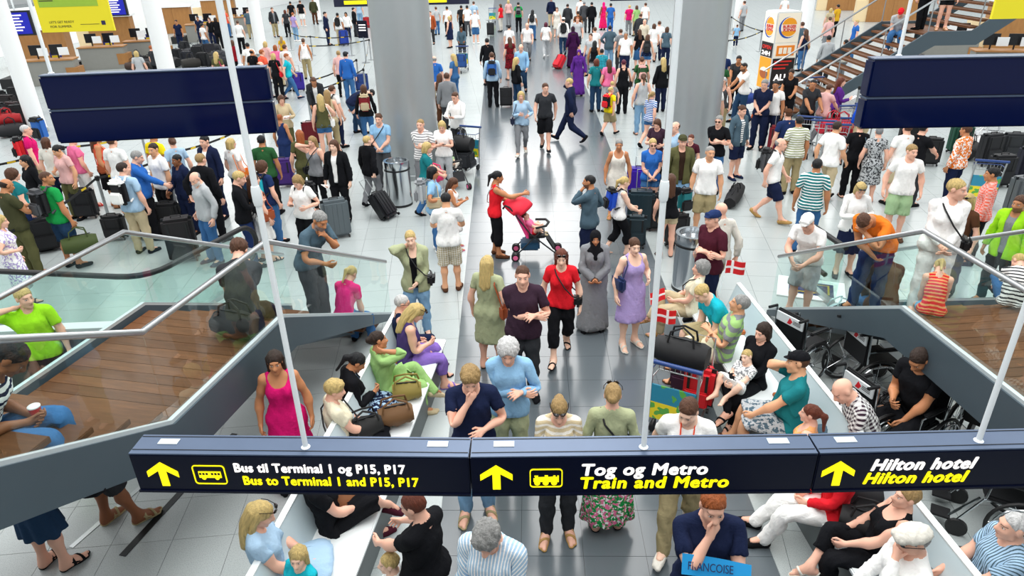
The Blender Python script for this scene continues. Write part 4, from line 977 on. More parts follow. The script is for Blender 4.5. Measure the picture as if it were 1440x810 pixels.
board(470,10,525,3,34,.7,'small navy hanging sign with yellow lettering left of the thick column',[('-',.48,.10,.26,M_yellow,1.05),('-',.48,.40,.26,M_text,1.1),('3',1.70,.10,.32,M_yellow,None)])
board(597,7,655,3,34,.7,'small navy hanging sign with yellow lettering right of the thick column',[('-',.08,.10,.26,M_yellow,.95),('-',.08,.40,.26,M_text,1.2)])
board(858,1.5,906,3,30,.6,'small navy hanging sign at the top beside the right column',[('-',.45,.06,.2,M_yellow,.6)])
# poster: yellow advertising banner
def banner(px,py,z,w,h,label,text=True,tilt=0):
    p=at(px,py,z); e=empty('advertising_banner',tuple(p),tilt,label,'banner')
    MB().box((w/2,.03,h/2),(w,.06,h)).build('panel',plain('poster_yellow','#e6d81e',.5),e)
    if text:
        MB().box((w*.46,-.003,h*.83),(w*.80,.004,h*.33)).build('photo_field',plain('poster_green','#9cc23a',.5,var=.3),e)
        put_text(e,'lettering',"LET'S GET READY",h*.085,plain('poster_ink','#4a4a22',.6),(w*.13,-.003,h*.24),width=w*.34); put_text(e,'lettering','FOR SUMMER',h*.085,plain('poster_ink','#4a4a22',.6),(w*.13,-.003,h*.12),width=w*.29)
        MB().box((w*.87,-.004,h*.22),(w*.055,.004,h*.11)).build('logo_block',plain('poster_blue','#22204a',.6),e)
        MB().box((w*.68,-.004,h*.19),(w*.26,.003,h*.012)).build('small_print',plain('poster_ink','#4a4a22',.6),e)
        MB().box((w*.17,-.005,h*.83),(w*.19,.004,h*.03)).build('caption_bar',plain('poster_ink','#4a4a22',.6),e)
    for k in (.08,.92): MB().tube([(w*k,.03,h),(w*k,.03,9-p[2])],.02,6).build('hanger',M_rod,e)
    return e
banner(60,46,3.35,1.72,.86,'yellow and green summer advertising banner hanging at upper left',tilt=math.radians(6))
banner(1394,27,3.6,1.9,1.3,'plain pale yellow banner hanging at upper right corner',False)
# ------------------------------------------------------------------ benches
M_bench=plain('bench_white','#e9eeee',.38); M_back=plain('bench_back','#c3d3d8',.35); M_seatwood=plain('bench_divider','#b4622c',.5)
def bench(a,b,side,label,n):
    """a,b: plan of the back line (far, near); side=+1: seat lies to the right"""
    a=np.array([*a,0.]); b=np.array([*b,0.]); d=b-a; L=np.linalg.norm(d); e=empty('bench',tuple(a),math.atan2(d[1],d[0]),label,'bench')   # x along bench, seat on +y*s
    s=side
    MB().box((L/2,s*.27,.425),(L,.50,.05),bev=.012).build('seat',M_bench,e); MB().box((L/2,s*.30,.20),(L-.1,.36,.40)).build('plinth',plain('bench_plinth','#5e6668',.5),e)
    MB().slab([(0,s*.03,.42),(L,s*.03,.42),(L,-s*.10,.82),(0,-s*.10,.82)],(0,-s*.035,0)).build('backrest',M_back,e)
    MB().slab([(0,-s*.095,.815),(L,-s*.095,.815),(L,-s*.145,.825),(0,-s*.145,.825)],(0,0,.012)).build('back_edge',M_bench,e)
    for i in range(1,n): MB().box((L*i/n,s*.10,.47),(.09,.20,.045),bev=.01).build('divider',M_seatwood,e)
    return e
bench((-1.65,7.75),(-2.07,3.0),1,'long pale bench with low backrest left of the dark lane',8)
bench((2.68,8.5),(3.16,2.9),-1,'long pale bench with low backrest right of the dark lane',8)
# ------------------------------------------------------------------ litter bins
def bin_(px,py,h,r,label):
    p=at(px,py,0); e=empty('litter_bin',tuple(p),0,label,'bin'); MB().lathe([(r,0),(r,h*.86),(r*1.02,h*.87),(r*1.02,h),(r*.82,h),(r*.80,h*.9),(0.01,h*.88)],n=32).build('drum',M_chrome,e); MB().lathe([(r*1.03,h*.80),(r*1.03,h*.83)],n=32).build('band',M_dark,e)
    MB().lathe([(r*1.01,0),(r*1.01,.05)],n=32).build('base_ring',M_black,e); return e
bin_(563,287,.98,.27,'brushed steel litter bin beside the left thick column'); bin_(968,404,.95,.27,'brushed steel litter bin behind the right bench')
# ------------------------------------------------------------------ burger totem
M_tot=plain('totem_frame','#d8dad8',.4); M_cream=plain('panel_cream','#fbf3df',.5); M_or=plain('panel_orange','#f08a22',.5); M_blk=plain('panel_black','#1a1210',.5); M_red=plain('logo_red','#d8281c',.5); M_bun=plain('logo_bun','#f4a21c',.5); M_lblue=plain('logo_blue','#1a4fb0',.5)
p=at(1087,126,0); TOT=empty('advertising_totem',tuple(p),math.radians(10),'four-sided burger restaurant totem with round logo panels and black price panels','totem')
w=.92; H=2.75; MB().box((0,0,H/2),(w,w,H),bev=.03).build('case',M_tot,TOT)
def logo(e,x,y,z,r,rz):
    k=empty('logo_panel',(x,y,z),rz,parent=e)
    return k
def face(rz,panels):
    c,s=math.cos(rz),math.sin(rz)
    X=lambda u,d: (c*u+s*(w/2+d),s*u-c*(w/2+d))
    def plate(u0,u1,z0,z1,mat,name,d=.006):
        a=X(u0,d); b=X(u1,d); a2=X(u0,d-.01); b2=X(u1,d-.01); return MB().slab([(a[0],a[1],z0),(b[0],b[1],z0),(b[0],b[1],z1),(a[0],a[1],z1)],(a2[0]-a[0],a2[1]-a[1],0)).build(name,mat,TOT)
    def disc(u,z,r,mat,name,d,half=None,sq=1.0):
        a0,a1=half or (0,360); n=24; P=[]
        for i in range(n+(1 if half else 0)):
            a=math.radians(a0+(a1-a0)*i/n); q=X(u+r*math.cos(a),d); P.append((q[0],q[1],z+sq*r*math.sin(a)))
        q=X(0,-.004); o=X(0,0); return MB().slab(P,(q[0]-o[0],q[1]-o[1],0)).build(name,mat,TOT)
    def txt(t,u,z,sz,mat,wd,d=.016):
        q=X(u,d); return put_text(TOT,'lettering',t,sz,mat,(q[0],q[1],z),(math.pi/2,0,rz),width=wd,bold=sz*.03)
    return plate,disc,txt
for rz,kind in ((0,'right'),(-math.pi/2,'left')):
    plate,disc,txt=face(rz,None)
    plate(-.42,.42,1.72,2.70,M_cream,'logo_panel')
    disc(0,2.22,.36,M_lblue,'logo_crescent',.010); disc(.05,2.24,.34,M_cream,'logo_field',.013)
    disc(.02,2.28,.28,M_bun,'logo_bun_top',.016,(10,170),.95); disc(.02,2.14,.28,M_bun,'logo_bun_bottom',.016,(190,350),.75)
    txt('BURGER',-.22,2.215,.13,M_red,.50,.022); txt('KING',-.20,2.10,.14,M_red,.46,.022)
    if kind=='right':
        plate(-.42,.42,1.20,1.70,M_cream,'price_panel'); plate(-.34,.34,1.27,1.62,M_or,'price_field',.012); [plate(-.25+.17*i,-.12+.17*i,1.34,1.55,M_cream,'price_mark',.018) for i in range(3)]
        plate(-.42,.42,.10,1.18,M_blk,'menu_panel'); txt('ALL',-.30,.42,.30,M_text,.55); 
        for i in range(3): plate(-.36,.30-.1*i,1.05-.12*i,1.10-.12*i,M_red,'menu_line',.012)
    else:
        plate(-.42,.42,1.20,1.70,M_blk,'opening_panel'); txt('OPEN',-.34,1.48,.17,M_red,.66); txt('24H',-.34,1.26,.2,M_text,.62)
        plate(-.42,.42,.10,1.18,M_bun,'burger_photo_panel'); disc(0,.62,.30,plain('burger_brown','#a8541c',.5),'burger_print',.012,(0,360),.6); disc(0,.70,.28,M_cream,'burger_print',.016,(0,180),.5)
# ------------------------------------------------------------------ far staircase at upper right (runs along x)
def far_stair():
    x0,y0=8.15,21.9; e=empty('staircase',(x0,y0,0),0,'open wooden staircase with grey stringers in front of the burger totem, upper right','staircase')
    n=13; run=.30; ri=.185; Wd=3.0; land=1.25; tm=MB(); tm.box((0,Wd/2,-.03),(run+.02,Wd-.1,.06)); me=tm.mesh('tread',M_plank)
    for i in range(1,n):
        o=bpy.data.objects.new('tread',me); link(o,e); o.location=(run*(i-.5),0,ri*i)
    zl=ri*n; xl=run*(n-1); MB().box((xl+land/2,Wd/2,zl-.03),(land,Wd-.1,.06)).build('landing',M_plank,e)
    for i in range(1,16):
        o=bpy.data.objects.new('tread',me); link(o,e); o.location=(xl+land+run*(i-.5)*.85,0,zl+ri*i)
    xe=xl+land+15*run*.85; ze=zl+15*ri
    for y in (0,Wd):
        d=(0,-.07 if y==0 else .07,0); mb=MB()
        P=[(0,y,.05),(xl,y,zl+.08),(xl+land,y,zl+.08),(xe,y,ze+.08)]; Q=[(.35,y,-.0),(xl+.25,y,zl-.32),(xl+land+.2,y,zl-.32),(xe+.2,y,ze-.35)]
        for i in range(3): mb.slab([P[i],P[i+1],Q[i+1],Q[i]],d)
        mb.build('stringer',M_fascia,e)
        R=[(-.1,y,.95)]+[(q[0],q[1],q[2]+.87) for q in P[1:]]; MB().tube(R,.03,8).build('handrail',M_steel,e)
        for t in (0,.33,.66,1): 
            a=np.array(P[0])*(1-t)+np.array(P[1])*t; MB().tube([a,a+[0,0,.88]],.018,6).build('baluster',M_steel,e)
        for t in (.05,.5,.95):
            a=np.array(P[2])*(1-t)+np.array(P[3])*t; MB().tube([a,a+[0,0,.87]],.018,6).build('baluster',M_steel,e)
    MB().tube([(xl+.5,Wd/2,0),(xl+.5,Wd/2,zl-.06)],.09,12).build('support_post',M_fascia,e); return e,(x0,y0,zl,xl)
FS,FSI=far_stair()
# ------------------------------------------------------------------ check-in desks
M_oak=wood('oak_panel','#8a5a2c','#b8864a',(3,3,1)); M_dgrey=plain('desk_grey','#8a8a84',.5,var=.2); M_screen=plain('screen_back','#e4e8ea',.4); M_scr=plain('monitor_black','#0c0d12',.25); M_bluechair=plain('chair_blue','#1c2a80',.7)
def desk(x,y,rz,label):
    e=empty('check_in_desk',(x,y,0),rz,label,'desk','check-in desks'); MB().box((0,0,.5),(2.0,.7,1.0)).build('counter_front',M_dgrey,e); MB().box((0,0,1.03),(2.1,.8,.05)).build('worktop',M_oak,e); MB().box((.9,0,.45),(.5,.74,.5)).build('side_panel',M_oak,e)
    MB().box((-1.5,-.1,.2),(.8,1.2,.4)).build('baggage_belt',M_black,e)
    for k in (-.45,.35):
        MB().box((k,.1,1.42),(.52,.06,.42)).build('monitor',M_scr,e); MB().box((k+.32,-.1,1.36),(.40,.03,.32)).build('screen_card',M_screen,e); MB().tube([(k,.12,1.05),(k,.12,1.25)],.03,6).build('monitor_stand',M_scr,e)
    return e
def office_chair(x,y,rz,label):
    e=empty('office_chair',(x,y,0),rz,label,'chair','blue chairs behind the desks'); MB().box((0,0,.5),(.5,.48,.09),bev=.03).build('seat',M_bluechair,e); MB().box((0,-.24,.95),(.46,.07,.6),bev=.03).build('backrest',M_bluechair,e); MB().tube([(0,0,.08),(0,0,.46)],.03,8).build('stem',M_scr,e); MB().box((0,-.29,1.05),(.3,.01,.1)).build('yellow_tag',plain('tag_yellow','#e8c81e',.5),e)
    for i in range(5): MB().tube([(0,0,.09),(.3*math.cos(i*1.257),.3*math.sin(i*1.257),.05)],.02,6).build('foot',M_scr,e)
def kiosk(x,y,rz,w,h,label):
    e=empty('oak_cabinet',(x,y,0),rz,label,'cabinet','oak cabinets behind the desks'); 
    for k in (-.25,.25): MB().box((w*k,0,h/2),(w/2-.01,.9,h)).build('oak_panel',M_oak,e)
    MB().box((0,.05,h+.06),(w+.25,1.2,.12)).build('white_top',M_white,e); MB().box((-w/2-.35,0,h*.35),(.7,.7,h*.7)).build('side_unit',plain('unit_cream','#e6cfa4',.5),e)
RA=math.radians(14)
q0,q1=at(-40,88,0),at(420,2,0); dd=q1-q0; MB().slab([q0,q1,q1+[0,0,2.4],q0+[0,0,2.4]],(0,.3,0)).build('wall_partition',M_white,kind='structure')
ROW=[(80,118,'leftmost check-in desk, half hidden by the white column'),(152,96,'check-in desk with monitors between the two white columns'),(212,86,'check-in desk right behind the dark luggage heap'),(290,58,'check-in desk behind the luggage pile near the queue'),(345,46,'check-in desk furthest right in the left row')]
for i,(px,py,l) in enumerate(ROW):
    q=at(px,py,0); desk(q[0],q[1],RA,l)
    office_chair(q[0]-.3,q[1]+1.1,RA+.3*(i%2),'blue office chair behind the '+['leftmost desk','desk between the white columns','desk at the dark luggage heap','desk near the queue','furthest desk of the left row'][i])
for (px,py,w_,h_,l) in ((72,92,2.3,1.75,'oak cabinet under the yellow banner'),(164,66,2.4,1.75,'oak cabinet with white top between the two white columns'),(250,46,2.3,1.7,'oak cabinet right of the second white column'),(312,32,2.5,1.7,'oak cabinet far back beside the thin rod')):
    q=at(px,py,0); kiosk(q[0],q[1],RA,w_,h_,l)
def screens(px,py,z,n,label,rz=RA):
    q=at(px,py,z); e=empty('departure_screen',tuple(q),rz,label,'screen','blue flight screens'); MB().box((0,.1,0),(1.1*n+.1,.2,1.0)).build('housing',M_dark,e); MB().tube([(0,.15,.5),(0,.15,9-q[2])],.04,8).build('hanger',M_rod,e)
    for i in range(n):
        u=(i-(n-1)/2)*1.1; s=MB().box((u,-.006,0),(1.0,.02,.86)).build('screen',plain('screen_blue','#1a22b4',.3),e)
        for j in range(6): MB().box((u-.1*(j%2),-.018,.32-.12*j),(.5,.006,.05)).build('text_line',M_text,s)
screens(24,33,2.5,1,'blue flight screen left of the yellow banner'); screens(147,10,2.4,2,'pair of blue flight screens right of the yellow banner')
for (px,py,l) in ((1400,110,'check-in desk at right beyond the far staircase'),(1330,88,'check-in desk behind the landing of the far staircase')):
    q=at(px,py,0); desk(q[0],q[1],-RA,l)
for (px,py,w_,h_,l) in ((1428,82,3.0,2.4,'wide oak cabinet at upper right edge'),(1250,30,3.0,1.9,'oak cabinet behind the far staircase'),(1190,14,3.0,1.9,'oak cabinet far back above the stair rail')):
    q=at(px,py,0); kiosk(q[0],q[1],-RA,w_,h_,l)
# ------------------------------------------------------------------ queue barriers
M_belt=plain('belt_black','#16171a',.7); M_beltm=plain('belt_mark','#d8b81e',.6)
def post(p,label):
    e=e_=empty('barrier_post',(p[0],p[1],0),0,label,'barrier post','belt barrier posts'); MB().tube([(0,0,.02),(0,0,.95)],.032,10).build('pole',M_steel,e); MB().lathe([(.17,0),(.17,.012),(.05,.03)],n=20).build('base',M_steel,e); MB().lathe([(.04,.90),(.045,.92),(.045,.99),(.02,1.0)],n=12).build('cap',M_black,e); return e
def belt(e,a,b):
    a=np.array([a[0],a[1],.93]); b=np.array([b[0],b[1],.93]); d=b-a; n=np.array([-d[1],d[0],0]); n/=np.linalg.norm(n); L=np.linalg.norm(d); z9=np.array([0,0,.93])
    d=d*(1-.05/L); sag=lambda t: z9+np.array([0,0,-.10*4*t*(1-t)*min(1,L/3)]); K=6
    mb=MB()
    for i in range(K):
        p,q=d*i/K+sag(i/K),d*(i+1)/K+sag((i+1)/K); mb.slab([p,q,q+[0,0,.05],p+[0,0,.05]],n*.004)
    w_=mb.build('belt',M_belt,e)
    for i in range(1,K,2):
        c=d*(i/K)+sag(i/K); dd=d/L*.09; MB().slab([c-dd-n*.004+[0,0,.005],c+dd-n*.004+[0,0,.005],c+dd-n*.004+[0,0,.045],c-dd-n*.004+[0,0,.045]],n*.012).build('belt_mark',M_beltm,w_)
BL=[ # polylines of post-foot pixels with words
 ([(-70,418),(30,405),(155,312),(262,270),(375,215)],'by the green-shirted traveller'),
 ([(-40,300),(105,262),(212,240)],'behind the check-in queue at left'),
 ([(438,172),(515,134),(522,84),(428,94),(443,152),(505,118)],'around the barrier maze left of the thick column'),
 ([(410,70),(440,78),(495,78),(490,48),(533,62)],'beyond the barrier maze'),
 ([(1026,48),(1068,72),(1020,88),(1012,55)],'right of the thick right column'),
 ([(1200,168),(1290,205),(1345,215)],'under the right blank sign'),
]
BLN=['first','second','third','fourth','fifth','sixth']
for pl,wd_ in BL:
    pts=[at(x,y,0) for x,y in pl]
    for i,q in enumerate(pts):
        e=post(q,'%s steel post with black belt %s'%(BLN[i],wd_))
        if i<len(pts)-1: belt(e,q,pts[i+1])
q=at(515,88,0); e=empty('queue_sign',(q[0],q[1],0),math.radians(-10),'navy notice board on a post at the barrier maze','sign'); MB().tube([(0,0,0),(0,0,1.2)],.03,8).build('post',M_steel,e); MB().box((0,0,1.55),(.5,.05,.8)).build('board',M_navy,e); MB().lathe([(.2,0),(.2,.02)],n=16).build('base',M_steel,e)
for i in range(3): MB().box((0,-.03,1.75-.12*i),(.36,.005,.05)).build('text_line',M_text,e)
# ------------------------------------------------------------------ luggage and other movable things
M_wheel=plain('wheel_black','#121214',.5)
def bagmat(c,rough=.6): return plain('bag_%s_%d'%(c.strip('#'),int(rough*100)),c,rough,0,.4,var=.15)
GRID=lambda *a: None
def suitcase(px,py,rz,col,label,w=.46,h=.66,d=.26,hard=False,handle=.0,tilt=0,z=0,loc=None,group='suitcases'):
    p=at(px,py,z) if loc is None else np.array(loc); e=empty('suitcase',tuple(p),math.radians(rz),label,'suitcase',group)
    R=rotx(math.radians(-tilt)); m=bagmat(col,.32 if hard else .65)
    def b(c,dm,name,mat,bev=.0): return MB().box(R@np.array(c,float),dm,R,bev).build(name,mat,e)
    b((0,0,h/2+.05),(w,d,h),'shell',m,.05)
    for k in (-.28,-.09,.09,.28) if hard else (-.3,.3): b((w*k,-d/2-.003,h/2+.05),(.03,.012,h*.82),'rib' if hard else 'strap_band',m if hard else M_black)
    if not hard: b((0,-d/2-.02,h*.38),(w*.8,.05,h*.42),'front_pocket',m,.02)
    b((0,0,h/2+.05),(w+.006,.015,h+.006),'zip_line',M_dark)
    MB().tube([R@np.array(q) for q in ((-.08,0,h+.05),(-.08,0,h+.085),(.08,0,h+.085),(.08,0,h+.05))],.012,6).build('grip',M_black,e)
    for x in (-w*.4,w*.4): 
        for y in (-d*.35,d*.35): MB().lathe([(.03,-.012),(.03,.012)],R@np.array([x,y,.03]),10,R@roty(math.pi/2)).build('wheel',M_wheel,e)
    if handle:
        MB().tube([R@np.array(q) for q in ((-.10,d/2-.03,h+.04),(-.10,d/2-.03,h+handle),(.10,d/2-.03,h+handle),(.10,d/2-.03,h+.04))],.010,6).build('pull_handle',M_steel,e)
    return e
def duffel(px,py,rz,col,label,L=.6,r=.17,z=0,loc=None):
    p=at(px,py,z) if loc is None else np.array(loc); e=empty('duffel_bag',tuple(p),math.radians(rz),label,'bag','soft bags'); m=bagmat(col,.7)
    n=14; V=[];F=[]; K=9
    for i in range(K):
        t=i/(K-1); rr=r*(.55+.45*math.sin(math.pi*min(max(t,.06),.94))**.4)
        for j in range(n):
            a=2*math.pi*j/n; V.append((L*(t-.5),rr*math.cos(a)*1.05,r*.92+rr*.92*math.sin(a)+.012*math.sin(5*a+3*t*6)))
    for i in range(K-1):
        for j in range(n): F.append((i*n+j,(i+1)*n+j,(i+1)*n+(j+1)%n,i*n+(j+1)%n))
    F+=[tuple(range(n)),tuple(range((K-1)*n,K*n))[::-1]]; MB().add(V,F,True).build('bag_body',m,e)
    for y in (-.08,.08): MB().tube([(-.14,y,r*1.7),(-.12,y*.8,r*2.4),(0,y*.3,r*2.75),(.12,y*.8,r*2.4),(.14,y,r*1.7)],.012,6).build('handle',m,e)
    MB().box((0,0,r*1.86),(L*.7,.012,.012)).build('zip_line',M_dark,e); return e
def backpack_mesh(e,m,m2,sc=1.0,straps=True):
    MB().box((0,-.10*sc,0),(.30*sc,.19*sc,.46*sc),bev=.07).build('pack_body',m,e); MB().box((0,-.21*sc,-.08*sc),(.24*sc,.08*sc,.22*sc),bev=.03).build('front_pocket',m2,e); MB().box((0,-.12*sc,.19*sc),(.27*sc,.20*sc,.12*sc),bev=.05).build('top_lid',m2,e)
    if straps:
        for s in (1,-1): MB().tube([(s*.09*sc,-.02,.19*sc),(s*.095*sc,.04,.26*sc),(s*.10*sc,.16,.20*sc),(s*.105*sc,.20,.05*sc),(s*.125*sc,.13,-.10*sc),(s*.12*sc,-.03,-.19*sc)],.019*sc,6).build('shoulder_strap',m2,e)
    MB().tube([(-.04,-.03,.23*sc),(0,-.04,.27*sc),(.04,-.03,.23*sc)],.01,6).build('haul_loop',m2,e)
def core_words(d):
    w=d['label'].split(',')[0].replace('person in ','person in ').split()[:12]
    while w[-1] in('a','the','of','with','and','in','by','at','to','on','his','her','behind','beside'): w.pop()
    return ' '.join(w)
def worn_backpack(d,c,c2='black',sc=1.0):
    R=pframe(d,'chest'); p=ppoint(d,'chest',(0,-.115,1.27)); s=d['s']*sc
    e=empty('backpack',tuple(p),0,'%s backpack worn by %s'%(c,core_words(d)),'backpack','backpacks'); e.rotation_euler=Matrix(R.tolist()).to_euler(); e.scale=(s,s,s); backpack_mesh(e,bagmat(COLS.get(c,c),.65),bagmat(COLS.get(c2,c2),.65)); return e
def ground_backpack(px,py,rz,c,label,sc=1.0,z=0,lay=0,loc=None):
    p=at(px,py,z) if loc is None else np.array(loc); e=empty('backpack',tuple(p+np.array([0,0,.23*sc if not lay else .2*sc])),math.radians(rz),label,'backpack','backpacks'); 
    if lay: e.rotation_euler=(math.radians(70),0,math.radians(rz))
    backpack_mesh(e,bagmat(COLS.get(c,c),.65),bagmat('black',.65),sc,straps=False); return e
def worn_bag(d,c,side=1,low=.98,w=.30,h=.22,cross=False,strap=True,y=.02):
    """shoulder bag at the hip, strap over the near shoulder (or across the chest)"""
    s=d['s']; R=pframe(d,'pelvis' if low<1.15 else 'chest'); b='pelvis' if low<1.12 else 'chest'; p=ppoint(d,b,(side*.235,y,low)); e=empty('handbag',tuple(p),0,'%s handbag carried by %s'%(c,core_words(d)),'handbag','handbags')
    e.rotation_euler=Matrix(R.tolist()).to_euler(); m=bagmat(COLS.get(c,c),.5); MB().box((0,0,0),(.11*s,w*s,h*s),bev=.035).build('bag_body',m,e); MB().box((side*.055*s,0,.03*s),(.012,w*.8*s,h*.5*s),bev=.005).build('flap',m,e)
    if strap:
        Ri=R.T; sh=[(side*.215,.10,1.20),(side*.15,.085,1.40),(side*.13,.0,1.495),(side*.15,-.11,1.40),(side*.215,-.12,1.20)] if not cross else [(side*.18,.16,1.10),(side*.05,.165,1.25),(-side*.07,.12,1.42),(-side*.115,-.01,1.505),(-side*.07,-.13,1.40),(side*.06,-.15,1.25),(side*.19,-.14,1.08)]
        W_=[(0,w*.45*s,h*.45*s)]+[Ri@(ppoint(d,'chest',q)-p) for q in sh]+[(0,-w*.45*s,h*.45*s)]; MB().tube(W_,.010*s,6).build('strap',m,e)
    return e
def hand_thing(d,side,name,label,cat,mb,mat,off=(0,0,0),rot=None):
    R=pframe(d,'hand'+side); sg=1 if side=='R' else -1; p=ppoint(d,'hand'+side,(WR+AD*.085+AN*.025)*A(sg,1,1)); e=mb.build(name,mat,None); e.location=tuple(p+A(*off)); 
    e.rotation_euler=rot if rot is not None else Matrix(R.tolist()).to_euler(); tag(e,label,cat); return e
def phone(d,side,label='black phone held by %s'):
    e=hand_thing(d,side,'phone',label%core_words(d),'phone',MB(),None) if 0 else None
    sg=1 if side=='R' else -1; R=pframe(d,'hand'+side); p=ppoint(d,'hand'+side,(WR+AD*.10+AN*.028)*A(sg,1,1)); fw=R@AD*1.0 if sg>0 else R@(AD*A(-1,1,1))
    e=empty('phone',tuple(p),0,label%core_words(d),'phone','mobile phones'); q=nrm(fw).tolist(); up=nrm(R@(AN*A(sg,1,1))); side_=np.cross(nrm(fw),up); e.matrix_world=Matrix([[side_[i],nrm(fw)[i],up[i],p[i]] for i in range(3)]+[[0,0,0,1]])
    MB().box((0,.02,0),(.065,.125,.012),bev=.004).build('phone_case',M_dark,e); MB().box((0,.02,.0065),(.058,.108,.002)).build('phone_screen',plain('phone_glass','#10141c',.1),e); return e
def flag(p,ang,label,lean=(0,0),s=1.0):
    e=empty('hand_flag',tuple(p),math.radians(ang),label,'flag','small red flags with white cross'); top=np.array([lean[0],lean[1],.42*s]); MB().tube([(0,0,-.12*s),top],.005,6).build('stick',M_white,e)
    red=plain('flag_red','#d8141c',.7); wh=plain('flag_white','#f6f2f0',.7); o=top-np.array([0,0,.20*s]); n=8; V=[];F=[]
    f=lambda u,v: (o[0]+u*.29*s+lean[0]*0,o[1]+.025*s*math.sin(u*6),o[2]+v*.20*s-.05*s*u)
    for k,(u0,u1,v0,v1,mt,nm,dy) in enumerate(((0,1,0,1,red,'flag_cloth',0),(.30,.42,0,1,wh,'flag_cross',.004),(0,1,.42,.58,wh,'flag_cross',.004))):
        V=[];F=[]
        for sd in (-1,1):
            for i in range(n+1):
                for v in (v0,v1): q=f(u0+(u1-u0)*i/n,v); V.append((q[0],q[1]+sd*(.002+dy),q[2]))
        m=2*(n+1)
        for i in range(n): F+=[(2*i,2*i+1,2*i+3,2*i+2),(m+2*i,m+2*i+2,m+2*i+3,m+2*i+1)]
        F+=[(0,m,m+1,1),(2*n,2*n+1,m+2*n+1,m+2*n)]
        for i in range(n): F+=[(2*i,2*i+2,m+2*i+2,m+2*i),(2*i+1,m+2*i+1,m+2*i+3,2*i+3)]
        MB().add(V,F).build(nm,mt,e)
    return e
M_cartblue=plain('cart_blue','#1c3c78',.4); M_ad1=None
def admat(name,a,b,c):
    m,nt,bs=newmat(name); N=NT(nt); o=N.obj(); x,y,z=N.sep(o); f=N.m('GREATER_THAN',N.noise(o,9,1),.58); col=N.mix(N.m('GREATER_THAN',z,.50),c_(a),c_(b)); col=N.mix(f,col,c_(c)); N.put(bs.inputs['Base Color'],col); bs.inputs['Roughness'].default_value=.4; return m
M_ad=admat('cart_advert','#e8d42a','#2a86a4','#5aa84a')
def trolley(px,py,rz,label,loc=None,ad=True):
    """luggage trolley: platform, wheels, upright frame with basket, blue handle, advert panel. x across, front towards +y"""
    p=at(px,py,0) if loc is None else np.array(loc); e=empty('luggage_trolley',tuple(p),math.radians(rz),label,'luggage trolley','luggage trolleys')
    fr=MB().tube([(-.26,-.38,.16),(-.20,.55,.14),(.20,.55,.14),(.26,-.38,.16)],.016,6).build('platform_frame',M_steel,e)
    for x in (-.13,0,.13): MB().tube([(x,-.36,.16),(x*.8,.54,.15)],.010,6).build('platform_bar',M_steel,e)
    for s in (1,-1): MB().tube([(s*.26,-.38,.14),(s*.25,-.44,.55),(s*.26,-.50,1.02)],.016,6).build('upright',M_steel,e)
    MB().tube([(-.29,-.52,1.03),(.29,-.52,1.03)],.026,10).build('push_handle',M_cartblue,e)
    for z in (.78,.90): MB().tube([(-.26,-.48,z),(-.24,-.26,z),(.24,-.26,z),(.26,-.48,z)],.008,6).build('basket_rim',M_cartblue if z>.8 else M_steel,e)
    for i in range(9): MB().tube([(-.24+.06*i,-.26,.78),(-.24+.06*i,-.26,.90)],.005,5).build('basket_wire',M_steel,e)
    if ad: MB().box((0,-.475,.50),(.48,.02,.44)).build('advert_panel',M_ad,e)
    for x,y in ((-.24,-.34),(.24,-.34),(0,.50)):
        MB().lathe([(.075,-.02),(.075,.02)],(x,y,.075),14,roty(math.pi/2)).build('wheel',M_wheel,e)
    return e
